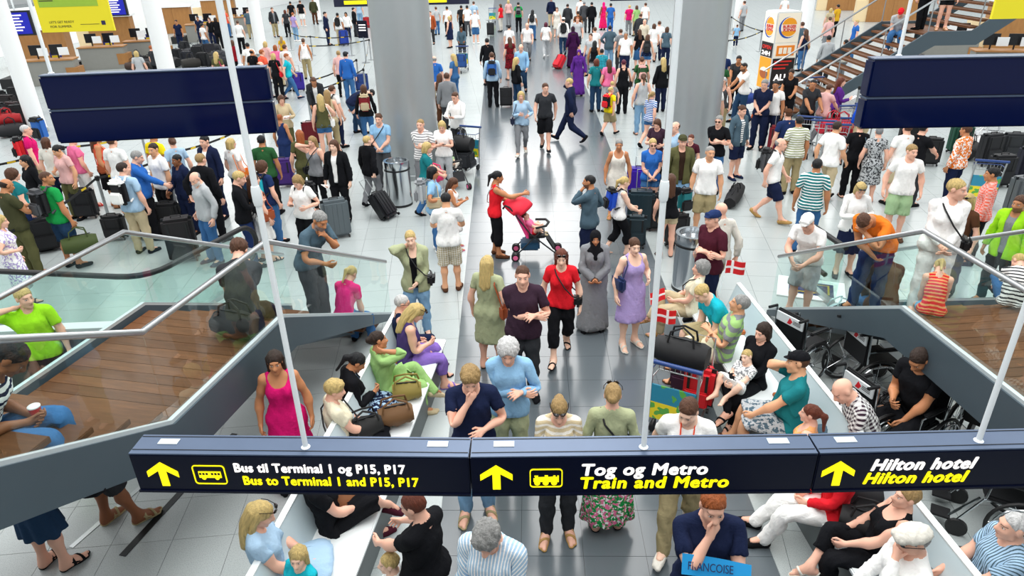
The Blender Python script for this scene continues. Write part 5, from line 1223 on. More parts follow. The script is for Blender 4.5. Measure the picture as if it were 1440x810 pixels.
def stroller(px,py,rz,label,hood='#e21f3a',inner='#ec3f8a',loc=None):
    """push chair facing +y, handles at -y"""
    p=at(px,py,0) if loc is None else np.array(loc); e=empty('stroller',tuple(p),math.radians(rz),label,'stroller'); fm=plain('stroller_frame','#2a2c30',.4,.3); red=bagmat(hood,.6); pk=bagmat(inner,.6); blk=bagmat('#1a1b1f',.7)
    for s in (1,-1):
        MB().tube([(s*.22,.42,.10),(s*.22,-.08,.52),(s*.22,-.42,1.00)],.013,6).build('frame_tube',fm,e); MB().tube([(s*.22,-.34,.10),(s*.22,.10,.55)],.012,6).build('rear_leg',fm,e)
        MB().tube([(s*.22,-.42,1.00),(s*.22,-.50,1.04),(s*.22,-.54,.98)],.018,8).build('handle',M_black if s>0 else plain('grip_orange','#d8642a',.6),e)
        for y in (.42,-.34):
            for k in (-.025,.025):
                w_=MB().lathe([(.075,-.014),(.075,.014)],(s*.22+k,y,.075),16,roty(math.pi/2)).build('wheel',M_wheel,e); MB().lathe([(.045,-.016),(.045,.016)],(s*.22+k,y,.075),12,roty(math.pi/2)).build('wheel_hub',plain('hub_pink','#e86a9a',.5),w_)
    MB().slab([(-.18,.18,.42),(.18,.18,.42),(.18,-.10,.40),(-.18,-.10,.40)],(0,0,.05)).build('seat',blk,e); MB().slab([(-.19,-.10,.42),(.19,-.10,.42),(.19,-.33,.92),(-.19,-.33,.92)],(0,-.04,0)).build('backrest',pk,e)
    n=10; K=8; V=[];F=[]
    for i in range(K):
        a=math.radians(-50+105*i/(K-1))
        for j in range(n+1):
            b=math.pi*j/n; r=.20+.06*math.sin(b); V.append((.235*math.cos(b)*1.0,-.30+r*math.sin(a)*(.25+.75*math.sin(b))*1.25,.80+r*math.cos(a)*(.35+.65*math.sin(b))*1.2))
    for i in range(K-1):
        for j in range(n): F.append((i*(n+1)+j,i*(n+1)+j+1,(i+1)*(n+1)+j+1,(i+1)*(n+1)+j))
    o=MB().add(V,F,True).build('hood',red,e); sm=o.modifiers.new('solid','SOLIDIFY'); sm.thickness=.012
    MB().tube([(-.22,.02,.62),(-.16,.20,.64),(0,.25,.65),(.16,.20,.64),(.22,.02,.62)],.022,8).build('bumper_bar',blk,e); MB().slab([(-.17,.32,.20),(.17,.32,.20),(.17,.20,.40),(-.17,.20,.40)],(0,.03,0)).build('foot_rest',blk,e)
    MB().box((0,-.08,.24),(.34,.34,.14),bev=.03).build('basket',bagmat('#1f4a6a',.7),e); return e
def wheelchair(px,py,rz,label,loc=None):
    p=at(px,py,0) if loc is None else np.array(loc); e=empty('wheelchair',tuple(p),math.radians(rz),label,'wheelchair','wheelchairs under the right staircase'); fm=M_chrome; blk=bagmat('#111215',.6)
    for s in (1,-1):
        w_=MB().tube([(s*.30,-.10+.30*math.cos(a),.31+.30*math.sin(a)) for a in np.linspace(0,2*math.pi,28)[:-1]],.018,6,closed=True).build('drive_wheel',M_wheel,e)
        MB().tube([(s*.33,-.10+.265*math.cos(a),.31+.265*math.sin(a)) for a in np.linspace(0,2*math.pi,24)[:-1]],.008,5,closed=True).build('push_rim',fm,w_)
        for k in range(12):
            a=math.pi*k/6; MB().tube([(s*.30,-.10,.31),(s*.30,-.10+.29*math.cos(a),.31+.29*math.sin(a))],.003,4).build('spoke',fm,w_)
        MB().lathe([(.025,-.03),(.025,.03)],(s*.30,-.10,.31),10,roty(math.pi/2)).build('hub',fm,w_)
        MB().lathe([(.09,-.018),(.09,.018)],(s*.24,.38,.09),14,roty(math.pi/2)).build('caster',M_wheel,e)
        MB().tube([(s*.23,-.24,.95),(s*.23,-.20,.48),(s*.23,.25,.48),(s*.23,.40,.15)],.013,6).build('side_frame',fm,e); MB().tube([(s*.23,-.24,.95),(s*.23,-.38,.96)],.018,8).build('push_grip',blk,e)
        MB().tube([(s*.23,-.22,.70),(s*.23,.22,.70),(s*.23,.24,.5)],.011,6).build('arm_frame',fm,e); MB().box((s*.23,.02,.72),(.06,.30,.035),bev=.012).build('arm_pad',blk,e)
        MB().box((s*.14,.52,.13),(.15,.16,.02),bev=.005).build('footplate',blk,e); MB().tube([(s*.20,.28,.46),(s*.17,.46,.14)],.012,6).build('leg_rest',fm,e)
    MB().box((0,.03,.49),(.42,.44,.05),bev=.015).build('seat',blk,e); MB().box((0,-.22,.72),(.42,.04,.42),bev=.012).build('backrest',blk,e)
    lb=MB().box((0,-.255,.84),(.40,.02,.12),bev=.004).build('name_band',plain('band_white','#dde2e4',.5),e); MB().slab([(-.03,-.268,.80),(.02,-.268,.80),(.045,-.268,.845),(.0,-.268,.88)],(0,.003,0)).build('red_mark',plain('mark_red','#d0202c',.5),lb)
    for k in range(3): MB().box((.11,-.267,.86-.018*k),(.11,.002,.007)).build('print_line',M_dark,lb)
    return e
# ------------------------------------------------------------------ the people
def head_part(d,name,mb,mat):
    V=np.array(mb.v); mb.v=[tuple(xf(d['G'],'head',v,d['mo'])*d['s']) for v in V]; return mb.build(name,mat,d['root'])
M_lens=plain('dark_lens','#120c0a',.08)
def shades(d,up=True):
    z,y=(1.722,.098) if up else (1.643,.112); mb=MB()
    for s in (1,-1):
        mb.add([(s*.033+.026*math.cos(a)*1.0,y+ (0 if not up else .012)-(.012*abs(math.cos(a)) if s*math.cos(a)>0 else 0),z+.017*math.sin(a)) for a in np.linspace(0,2*math.pi,12)[:-1]]+[(s*.033+.026*math.cos(a),y-.006-(.012*abs(math.cos(a)) if s*math.cos(a)>0 else 0),z+.017*math.sin(a)) for a in np.linspace(0,2*math.pi,12)[:-1]],[tuple(range(11)),tuple(range(11,22))[::-1]]+[(i,(i+1)%11,11+(i+1)%11,11+i) for i in range(11)])
        mb.tube([(s*.058,y-.005,z),(s*.088,.02,z+.004),(s*.092,-.03,z-.004)],.004,4)
    mb.tube([(-.01,y,z+.003),(.01,y,z+.003)],.004,4); head_part(d,'sunglasses',mb,M_lens)
def beads(d): pass
TX={'A':0,'B':203,'C':406,'D':607}
def parse(block):
    for ln in block.strip().splitlines():
        ln=ln.strip()
        if not ln or ln[0]=='#': continue
        dat,lab=ln.split('|'); tk=dat.split(); T=tk[0]
        zx,zy,h,hd=map(float,tk[1:5]); px=zx/3.989+360*int(T[1]); py=zy/3.989+TX[T[0]]
        ps,top,bot,hr,sh,sk=tk[5:11]; kw={}; ext=[]
        for f in tk[11:]:
            if f=='f': kw['fem']=1
            elif f=='k': kw['kid']=1
            elif f[0] in '@': ext.append(f[1:])
            else:
                a,_,b=f.partition('=')
                try: b=float(b)
                except ValueError: 
                    if ',' in b: b=tuple(float(q) for q in b.split(','))
                kw[a]=b
        n=lambda v: None if v=='-' else v
        if sh=='-' : sh_=None
        else: sh_=sh
        if 'st' in kw:      # on a staircase: st=side,t,s
            sd,t,s=kw.pop('st'); S_=STL if sd<0 else STR; kw['solve']=(S_,t,s,kw.pop('dz') if 'dz' in kw else 0)
        if 'xyz' in kw: kw['loc']=kw.pop('xyz')
        d=person(px,py,h,hd,ps,n(top),n(bot),n(hr),sh_,sk,lab.strip(),**kw)
        for x in ext:
            k,_,c=x.partition(':')
            if k=='bp': cc=c.split('+'); worn_backpack(d,cc[0],cc[1] if len(cc)>1 else 'black')
            elif k=='sb': worn_bag(d,c,1)
            elif k=='sbL': worn_bag(d,c,-1)
            elif k=='hi': worn_bag(d,c,1,low=1.10)
            elif k=='hiL': worn_bag(d,c,-1,low=1.10)
            elif k=='xb': worn_bag(d,c,1,cross=True,w=.22,h=.17)
            elif k=='xbL': worn_bag(d,c,-1,cross=True,w=.22,h=.17)
            elif k=='sg': shades(d)
            elif k=='gl': shades(d,False)
            elif k=='ph': phone(d,c or 'R')
        d['key']=lab.strip()
def who(s):
    for d in PEOPLE:
        if s in d['label']: return d
# --- near people
NEAR='''
C1 1200 458 1.80 185 chin tee:navy trousers:lightdenim tousled:darkblond sandal:khaki pink hp=24 | person in navy t-shirt with hand on chin, in front of the bench
C1 1412 308 1.76 180 cross long:sky trousers:sage curly:whitehair shoe:brown pink hp=26 | person with white curly hair and light blue shirt, arms crossed
B2 58 683 1.84 182 cross polo:plum trousers:charcoal crop:brown shoe:black pink fat=.3 | person in dark plum shirt with crossed arms, middle of the lane
B2 278 592 1.68 178 walk tee:red capri:black longhair:auburn sandal:black fair f R=down L=down @sg @xbL:black | person in red blouse and black capri trousers walking towards us
B1 1297 625 1.68 -20 stand dress:sage - longhair:blond sandal:black pink f R=bagarm fat=.2 @sb:rust | person in sage green dress with long blond hair, seen from behind
B2 470 485 1.58 178 clasp abaya:grey - hijab:black shoe:black tan f | person in grey coat and black headscarf with hands clasped
B2 690 528 1.66 200 stand sundress:lavender - ponytail:brown sandal:offwhite fair f hy=-10 L=bagarm @hi:darkblue | person in lavender patterned dress with dark blue shoulder bag
B1 857 488 1.68 185 headhand tank:black trousers:lightdenim short:blond shoe:black fair f over=jacket:sage R=ear ht=8 @xbL:black | person in sage cardigan over black top, hand at ear
B1 1063 272 1.72 5 read tee:white shorts:plaid-offwhite-khaki short:black shoe:brown mid lod=0 | person in white t-shirt and checked shorts, seen from behind
B1 1357 150 1.64 -80 point tank:red capri:black ponytail:black shoe:brown tan f L=push R=point hy=5 @xbL:lightgrey | person in red top and black capri trousers pointing over the stroller
B2 436 172 1.76 60 stand long:slate trousers:navy crop:black shoe:black tan L=mouth poleL=.5,.5,-1 R=bagarm hy=10 beard=black | person in slate shirt with hand at mouth, standing in the lane
C2 568 538 1.70 -5 stand long:sage longskirt:floral-green-pink-white bun:darkblond sandal:black pink f @sg @xb:black | person in sage shirt and green floral skirt, seen from behind
C2 266 640 1.66 180 clasp tee:stripe-beige-offwhite trousers:charcoal bun:darkblond sandal:tan pink f hp=26 @sg | person in beige striped top with sunglasses on her hair, looking down
C2 990 640 1.74 165 walk tee:white trousers:khaki short:brown shoe:offwhite fair hp=22 hy=-15 | person in white t-shirt with orange lanyard, beside the loaded trolley
D2 1140 345 1.84 178 chin polo:navy trousers:darkdenim short:ginger shoe:black pink R=mouth poleR=.6,.5,-1 L=.13,.36,1.06 poleL=.8,-.2,-.6 hp=10 cuL=30 fat=.2 | person in navy polo holding a blue paper, hand over mouth
D1 858 348 1.66 60 stand tee:black trousers:lightdenim short:auburn sandal:black pink f fat=.7 L=.05,.42,1.02 R=.22,.38,1.06 hp=22 hy=15 | person in black t-shirt bending over a small child
D1 742 690 1.08 100 stand tee:white shorts:sky short:blond shoe:white fair k | small blond child in front of the person in black t-shirt
D1 1278 568 1.82 165 lookdown long:vstripe-lightblue-white trousers:darkdenim tousled:greyhair shoe:black pink hp=38 R=phone L=phone | person with grey tousled hair in pale blue shirt at the bottom edge
C1 95 355 1.66 195 stand maxi:magenta - longhair:darkbrown shoe:black tan f | person in long magenta dress standing under the left stairs
C0 115 -2 1.78 205 ear polo:lime trousers:black short:blond shoe:black pink hy=40 | person in lime green polo with a phone at the ear
B1 372 383 1.80 -118 rail polo:slate trousers:charcoal short:greyhair shoe:black tan st=-1,1.28,.50 beard=grey hy=-8 | person in slate shirt leaning on the left handrail, cheek on hand
B0 1345 515 1.80 10 sitstep tee:charcoal trousers:black tousled:brown shoe:black pink st=-1,-.12,.45 dz=-.43 R=chin L=knee | person in charcoal t-shirt sitting on the edge of the left landing
B1 548 688 1.60 -20 sitstep tee:hotpink trousers:denim ponytail:blond shoe:black pink f st=-1,1.75,.55 dz=-.38 | person in hot pink top with blond ponytail sitting on the left stairs
C0 120 332 1.82 -70 sitfwd tee:stripe-white-navy trousers:denim short:black shoe:black brown st=-1,-2.20,.45 dz=-.45 R=phone L=phone hp=22 | person in white and navy striped t-shirt sitting on the left upper flight
C1 820 38 1.62 -75 sit tank:navy slim:navy short:whitehair sandal:black pink f lean=12 @gl | person with white hair and navy sleeveless top, furthest on the left bench
C1 930 92 1.70 -70 sitphone tank:#4a3a70 capri:violet longhair:blond sandal:violet pink f fat=.3 lean=16 @sg | person in purple top and violet capri trousers with blond hair, left bench
C1 672 240 1.64 -62 sitcrossL tunic:palegreen trousers:palegreen bun:darkbrown shoe:beige tan f R=ear poleR=.6,.7,-.8 cuR=45 ht=-14 lean=6 @sg2 | person in pale green tunic suit phoning on the left bench
C1 590 366 1.64 -65 sitphone long:floral-navy-lightblue longskirt:floral-navy-lightblue ponytail:black sandal:black tan f over=jacket:black | person in patterned navy dress with black scarf on the left bench
C1 442 516 1.66 -62 sit tee:cream skirt:black tousled:blond shoe:black pink f fat=.5 hy=-10 hp=18 @xb:black | person in cream top and black skirt with short wavy hair on the left bench
D1 45 400 1.70 -75 sit dress:lightblue - longhair:blond sandal:white pink f fat=.4 hp=30 @sg | person in pale blue dress looking down at a child, left bench
D1 228 655 1.10 150 sit tee:turquoise shorts:sky bob:blond shoe:white fair k pz=.80 hy=30 | blond child in turquoise on the lap of the person in pale blue dress
D1 270 150 1.68 -65 sitcross tee:black skirt:black bob:brown shoe:maroon pink f fat=.3 | person in black with crossed bare legs on the left bench, behind the bus sign
B2 1072 655 1.62 75 sitcross tee:cream trousers:beige curly:greyhair sandal:tan pink f hy=15 @xb:black | person with grey curly hair and cream top, furthest on the right bench
C2 1042 -12 1.82 105 sitfwd tee:turquoise shorts:khaki crop:blond sandal:black fair | person in turquoise t-shirt and khaki shorts on the right bench
C2 1300 40 1.78 70 sitfold polo:band-palegreen-grey trousers:cream short:greyhair sandal:brown mid fat=.4 hy=-5 | person in green and grey striped polo with folded arms, right bench
C2 1412 195 1.66 125 sitcross long:black slim:black bob:darkbrown sandal:black pink f R=clasp L=.02,.30,1.05 hp=20 | person in black jacket and shiny leggings holding a sleeping child
C3 178 352 1.80 75 sitearL tee:teal shorts:floral-lightgrey-slate short:brown sandal:brown mid fat=.9 hat=cap:black R=ear L=lapw poleR=.6,.6,-.8 ht=12 | person in teal shirt and black cap, phone at ear, on the right bench
C3 388 520 1.84 85 sitfwd polo:plaid-white-plum trousers:slate bald shoe:black pink hy=15 L=knee @xx | bald person in checked shirt on the right bench
C3 252 655 1.50 60 sit tank:peach skirt:white ponytail:auburn sandal:white pink f | person with auburn ponytail and peach top, back turned, right bench
C3 838 358 1.84 120 sitphone tee:black trousers:black short:darkbrown shoe:black tan pz=.60 fat=.3 | person in black sitting in a wheelchair under the right stairs
D3 470 60 1.66 75 sit long:red trousers:white bob:brown shoe:black pink f footR=.10,.66,.085 footL=.14,.58,.085 | person in white trousers with legs stretched out, behind the hotel sign
D3 812 312 1.62 80 sitcross tank:black capri:black short:darkblond sandal:offwhite pink f fat=.6 hy=5 | person in black sleeveless top with a black handbag on the right bench
D3 832 540 1.76 90 sit long:white trousers:denim short:greyhair shoe:black pink fat=.4 hat=flatcap:offwhite L=mouth R=lap poleL=.6,.4,-.8 hp=14 @gl | person in white shirt and flat cap drinking from a cup
D3 1412 465 1.76 80 sit polo:vstripe-lightblue-slate trousers:darkgrey crop:whitehair shoe:black pink fat=.4 pz=.58 | person in blue striped shirt with white hair at the bottom right edge
D0 285 -230 1.66 -20 stand tee:navy skirt:darkdenim bob:brown sandal:black pink f xyz=-4.38,4.42,0 R=phone | person in dark blue skirt under the left stairs, upper body hidden
D0 620 -330 1.78 -30 bend tee:black shorts:charcoal short:brown sandal:khaki brown xyz=-4.05,4.95,0 pel=55 lean=40 | person in charcoal shorts and sandals under the left stairs
B3 97 362 1.80 135 railarms tee:white shorts:lightgrey short:brown shoe:black pink hat=cap:white st=1,1.95,.42 hp=4 | person in white t-shirt and white cap leaning on the right handrail
B3 490 366 1.74 125 railsleep tee:orange trousers:darkblue crop:brown shoe:black tan st=1,.95,.38 | person in orange t-shirt leaning over the right handrail, face in arm
B3 640 356 1.66 -10 sitstep sweat:brown trousers:denim curly:black shoe:black brown st=1,1.0,1.05 dz=-.38 | person with big black curly hair and brown shirt on the right stairs
B3 1068 196 1.70 160 stand long:white trousers:white short:blond shoe:black pink f fat=.5 st=1,.55,1.05 hy=60 R=clasp L=clasp @xbL:black | person in white shirt with short blond hair standing on the right stairs
B3 972 638 1.22 -25 sitstep tank:stripe-red-peach hotpants:lightdenim ponytail:blond shoe:white pink f k=.8 st=1,-.16,.55 dz=-.30 hp=30 | girl in red striped top with blond ponytail sitting on the right landing
B3 1392 566 1.15 -30 sitfloor long:stripe-white-charcoal shorts:denim short:blond shoe:black pink k=.8 st=1,-.35,1.32 hy=40 hp=35 pz=.14 | boy in thin striped shirt sitting on the right landing
'''
MID='''
B2 636 182 1.52 -75 push tank:white capri:black ponytail:blond sandal:grey fair f k=.3 @bp:royal | girl in white top with blue backpack behind the dark suitcases
B2 895 165 1.58 0 stand tee:black hotpants:beige longhair:brown sandal:black pink f R=reach | person in black t-shirt and beige shorts by the turquoise bag
A2 602 782 1.66 175 stand sundress:offwhite - short:greyhair sandal:tan tan f | person in off-white dress with grey hair beside the purple suitcase
A2 792 778 1.70 180 stand tee:blue hotpants:denim short:blond shoe:grey pink f R=clasp L=clasp @gl | person in blue top with sunglasses behind the loaded suitcases
A2 960 758 1.80 180 stand tee:darkbrown shorts:lightdenim short:brown sandal:black pink over=jacket:olive hat=cap:darkolive | person in olive jacket and camouflage cap before the right column
B2 1115 10 1.80 165 stand polo:white shorts:khaki crop:greyhair sandal:brown mid hy=20 | person in white polo and khaki shorts right of the thick right column
B2 1178 326 1.80 20 walk long:offwhite shorts:beige bald shoe:black pink | bald person in off-white shirt and beige shorts behind the maroon polo
B2 1135 372 1.80 120 cross polo:maroon trousers:navy crop:greyhair shoe:black pink fat=.4 hat=cap:darkblue hy=-10 | person in maroon polo and dark cap with crossed arms
A3 78 775 1.76 -120 walk tee:white shorts:navy ring:greyhair shoe:tan pink @bp:darkgrey | person in white t-shirt and navy shorts dragging a long black bag
B3 282 82 1.78 -25 stand polo:stripe-teal-white trousers:denim short:black shoe:black tan | person in teal striped polo seen from behind
A3 395 682 1.82 -60 walk2 polo:white trousers:beige short:darkbrown shoe:black mid | person in white shirt and beige trousers walking below the trolley rows
A3 525 680 1.70 -15 stand tee:black trousers:black bun:blond sandal:black pink f @sb:slate | person in black top with blond bun and grey handbag
A3 630 712 1.66 -20 stand dress:floral-lightgrey-charcoal - short:grey sandal:rose pink f | person in grey floral dress below the right blank sign
B3 815 2 1.84 165 stand tee:white shorts:mint short:darkblond shoe:brown pink hy=25 R=side L=side | person in white t-shirt and pale green shorts with a black belt
B3 530 222 1.68 170 phone long:white skirt:navy bob:blond shoe:black pink f @sg | person in white blouse with sunglasses on blond hair
B3 1130 278 1.70 120 stand tee:brown trousers:black longhair:blond shoe:black pink f @sg | person with long blond hair and sunglasses behind the white-shirted one
B3 1270 130 1.74 60 stand long:plaid-rose-coral trousers:black short:black shoe:black tan | person in pink checked shirt with black hair at right
B3 1425 288 1.78 120 stand tee:grey trousers:black short:brown shoe:black tan over=jacket:lime beard=brown | person in bright yellow safety vest at the right edge
B1 215 182 1.66 160 phone tee:white trousers:black bob:darkblond shoe:black pink f fat=.3 hp=35 @bp:black @ph:R | person in white t-shirt looking at a phone near the silver suitcase
B1 30 95 1.66 -30 stand tee:darkblue trousers:denim curly:brown shoe:black pink f @bp:turquoise | person in dark blue top with turquoise backpack
B1 -20 165 1.68 -40 stand tank:charcoal skirt:white longhair:brown sandal:black pink f @sb:rust | person in charcoal top and white skirt with brown bag
A1 620 762 1.60 -30 pull jacket:black trousers:grey short:blond shoe:black fair kid=.2 hy=-10 | youth in black and yellow jacket pulling a black trolley case
A1 685 638 1.80 175 clasp tee:sky trousers:darkgrey short:brown shoe:black pink @xb:black | person in blue t-shirt with black strap left of the thick column
A1 920 668 1.82 170 cross polo:stripe-white-grey trousers:grey crop:darkblond shoe:black pink | person in white striped polo in front of the left column
A1 1040 683 1.68 180 phone2 tee:white trousers:lightgrey bob:blond shoe:white pink f @ph:R | person in white top with glasses reading a phone
B1 962 -12 1.66 -80 push tee:teal trousers:denim bob:blond shoe:black pink f | person in teal top with blond hair carrying a pink bag
B1 992 125 1.66 -85 bag polo:sky trousers:denim bob:black shoe:white tan f fat=.4 @bp:lightgrey+grey @hi:beige | person in light blue shirt with beige bag and pale backpack
B1 1118 190 1.42 -90 phone sundress:white - longhair:brown sandal:pink tan f k=.6 | girl in white dress beside the white t-shirt and checked shorts
A1 1110 518 1.80 150 read long:white trousers:charcoal crop:brown shoe:black pink | person in white long-sleeved shirt reading a paper at a trolley
A1 1068 408 1.82 0 stand sweat:grey trousers:charcoal short:brown shoe:black pink | person in grey hooded sweatshirt seen from behind by the left column
A1 1030 412 1.64 -20 stand tank:brown trousers:brown longhair:brown shoe:black pink f | person in brown top half hidden behind the grey hooded sweatshirt
A1 998 314 1.74 10 stand polo:blue trousers:khaki ring:greyhair shoe:black pink | person in blue shirt with grey hair right of the left column
A1 1105 302 1.68 60 stand tee:denim trousers:denim longhair:blond shoe:black pink f | person in denim blue top with long blond hair near the column
A1 310 765 1.70 160 ear tank:grey slim:black longhair:darkblond shoe:black pink f @xb:black | person in grey tank top with phone at ear by the purple suitcase
A1 240 728 1.70 20 stand tee:olive trousers:olive longhair:ginger shoe:black pink f @sb:tan | person with long ginger hair carrying a tan bag
A1 432 785 1.76 170 stand tee:white trousers:black bob:brown shoe:black fair over=jacket:black | person in black jacket holding a paper near the silver suitcase
A1 130 642 1.52 -10 stand tank:darkblue skirt:darkblue short:ginger shoe:grey tan f k=.3 | girl in dark blue sleeveless top with short ginger hair
A1 140 535 1.70 -150 read long:beige trousers:olive bob:brown shoe:black pink f | person in beige cardigan holding white papers
A1 355 528 1.70 20 bag tank:olive hotpants:denim longhair:blond sandal:black pink f @sb:white | person in olive top and denim shorts with white handbag
A1 395 503 1.72 10 stand tank:beige capri:khaki longhair:darkblond sandal:black pink f | person in beige top with long dark blond hair by the red suitcase
A1 425 478 1.72 -30 stand tee:white slim:navy bun:brown shoe:black pink f @bp:black | person in white t-shirt and navy trousers with black backpack, barrier side
A1 320 438 1.80 -165 bend tee:white trousers:charcoal crop:brown shoe:black tan over=jacket:charcoal lean=20 pel=10 | person in charcoal waistcoat leaning forward in the barrier queue
A1 600 474 1.68 10 stand long:black slim:denim bob:brown shoe:black pink f @bp:darkred+beige | person in black top with dark red backpack left of the column
A1 665 518 1.78 -60 bend tee:navy trousers:darkdenim short:black shoe:black pink | person in navy top bending down left of the column
A1 460 284 1.68 0 stand tee:rose slim:black short:darkblond shoe:black pink f fat=.3 | person in pale pink top and black leggings at the barrier
A1 500 290 1.80 -10 stand long:blue trousers:denim short:black shoe:brown pink hat=cap:charcoal | person in blue denim shirt and jeans at the barrier
A1 170 300 1.68 -80 walk tee:turquoise slim:denim short:ginger shoe:navy pink f | person in turquoise top and jeans walking right
A1 262 215 1.68 15 stand tank:white trousers:khaki bun:brown shoe:black tan f | person in white sleeveless top pulling a violet suitcase
A1 95 298 1.68 -10 stand tee:black trousers:black bob:blond shoe:black pink f @sb:red | person in black top with blond bob and red bag in the queue
A1 105 252 1.64 0 stand tee:pink trousers:beige bob:ginger shoe:black pink f | person in pink top with ginger hair in the queue
A1 158 250 1.78 -20 stand tee:white trousers:grey short:brown shoe:black pink | person in white t-shirt behind the turquoise top
A1 50 232 1.70 -20 stand tee:rose trousers:grey bob:blond shoe:black pink f | person in rose top with blond hair beside the white column
A1 30 278 1.76 -40 stand polo:coral trousers:darkgrey short:ginger shoe:black pink | person in coral shirt with ginger hair in the queue
A1 22 345 1.82 -60 stand tee:navy trousers:navy ring:brown shoe:black pink fat=.3 | balding person in navy t-shirt right of the blank sign
'''
LEFT='''
B0 680 103 1.80 -10 stand polo:lightblue trousers:beige short:darkbrown shoe:black pink hy=-30 @bp:black+white | person in light blue polo and beige trousers with black and white backpack
B0 770 38 1.82 -70 stand long:blue trousers:black short:greyhair shoe:black pink hp=20 fat=.3 R=push | person in blue shirt with grey hair behind the light blue polo
B0 852 -5 1.82 150 stand polo:white trousers:black short:darkbrown shoe:black mid hy=20 | person in white shirt and dark tie checking a document
B0 985 58 1.66 150 stand jacket:navy trousers:navy short:black shoe:black brown f over=tee:navy R=fwd | person in navy blazer at the bag check
B0 1118 52 1.80 -20 stand jacket:black trousers:black short:darkblond shoe:black pink over=long:black L=brace | person in black jacket seen from behind in the left hall
B0 1075 163 1.78 140 stand long:lightgrey trousers:denim ring:greyhair shoe:navy pink hp=28 hy=20 R=side L=side beard=whitehair | person in grey shirt and jeans with grey beard
B0 1345 152 1.80 -70 read long:black trousers:darkblue short:blond shoe:black pink hp=22 | person in black shirt with blond hair behind the near white rod
B0 248 153 1.84 -25 stand tee:green shorts:darkdenim crop:brown shoe:black tan hy=-50 R=down @bp:black+darkgrey | person in green t-shirt and denim shorts with black backpack
B0 305 8 1.66 160 bag tee:rose trousers:olive bun:black shoe:black mid f hp=20 @xx | person in pale rose top and olive trousers in the left queue
B0 130 62 1.66 150 stand long:black trousers:black longhair:black shoe:black mid f | person in black with long black hair at the left
B0 62 138 1.66 -40 stand tee:teal trousers:darkblue curly:brown shoe:black pink f | person in teal top with curly brown hair at the left
B0 35 192 1.82 -30 read tee:darkolive trousers:olive ring:darkbrown sandal:brown tan fat=.3 | person in dark olive t-shirt and cargo trousers holding paper
A0 135 700 1.80 -60 stand tee:magenta trousers:khaki crop:whitehair shoe:black pink L=fwd @bp:red | person in magenta t-shirt with red backpack at far left
B0 -10 395 1.62 -60 bag dress:floral-white-lavender - bob:blond sandal:black pink f | person in white floral dress at the left edge
A0 395 760 1.66 -30 stand tee:pink capri:white short:brown sandal:red pink f | person in pink top and white capri trousers below the blank sign
A0 530 740 1.74 -60 stand tank:coral skirt:black longhair:brown sandal:brown tan f @sb:rust | person in coral top and black skirt below the blank sign
A0 850 735 1.76 -20 stand tee:yellow trousers:grey short:black shoe:black tan | person in yellow t-shirt below the blank sign
A0 1140 760 1.82 160 stand jacket:navy trousers:navy short:black shoe:black pink over=long:white | person in navy suit below the right end of the blank sign
A0 1290 775 1.68 -30 stand tee:white trousers:darkdenim bob:blond shoe:black pink f @sb:orange | person in white top and dark jeans left of the near rod
A0 620 765 1.80 -10 stand tee:white trousers:charcoal short:brown shoe:black pink | person in white t-shirt and charcoal trousers under the blank sign
A0 250 770 1.70 0 stand tee:offwhite trousers:navy bob:brown shoe:black pink f | person in off-white top between the magenta shirt and the blank sign
A0 960 770 1.70 40 stand tee:lightblue trousers:navy bun:brown shoe:black pink f | person in light blue top behind the white shirt under the blank sign
A1 25 760 1.76 10 stand tee:forest trousers:black short:black shoe:black tan | person in forest green t-shirt right of the blank sign
A0 1255 50 1.76 -20 stand tee:coral trousers:denim crop:brown shoe:black pink | person in coral t-shirt between the two thin rods
A0 1385 50 1.80 10 stand tee:slate trousers:khaki crop:brown shoe:black pink | person in slate shirt and khaki trousers at the far desk
A0 1330 115 1.72 20 stand tee:white trousers:black bun:brown shoe:black pink f | person in white t-shirt at the far desk between the thin rods
A0 1205 98 1.70 10 stand jacket:black trousers:black bob:darkbrown shoe:black pink f over=tee:black | person in black jacket at the far luggage pile
A0 1130 130 1.66 -30 stand tee:white trousers:denim bun:black shoe:black tan f | person in white t-shirt bending by the far luggage pile
A0 1300 225 1.70 -10 stand tee:darkred trousers:black bob:brown shoe:black pink f | person in dark red top at the right of the blank sign top
A0 1385 240 1.72 30 stand tee:white trousers:grey short:black shoe:black tan | person in white t-shirt and grey trousers above the blank sign
A0 1410 275 1.74 -20 stand tee:black trousers:black ring:black shoe:black tan | balding person in black t-shirt above the blank sign corner
A0 1210 290 1.70 -10 stand tee:olive trousers:black longhair:blond shoe:black pink f @sb:hotpink | person with long blond hair above the blank sign
A0 845 255 1.60 -30 stand tee:charcoal trousers:black short:ginger shoe:black pink | person in charcoal top by the dark luggage heap
A0 760 285 1.66 20 stand tee:lightgrey trousers:black bob:blond shoe:black pink f | person in light grey top by the dark luggage heap
A0 985 112 1.64 180 stand tee:navy trousers:navy short:black shoe:black tan | dark-haired staff person in navy behind a far desk
A0 1105 90 1.64 180 stand tee:navy trousers:navy bun:darkbrown shoe:black tan f | staff person in navy with bun behind a far desk
A0 1170 98 1.64 180 stand tee:black trousers:navy bob:brown shoe:black pink f | staff person in black behind a far desk
'''
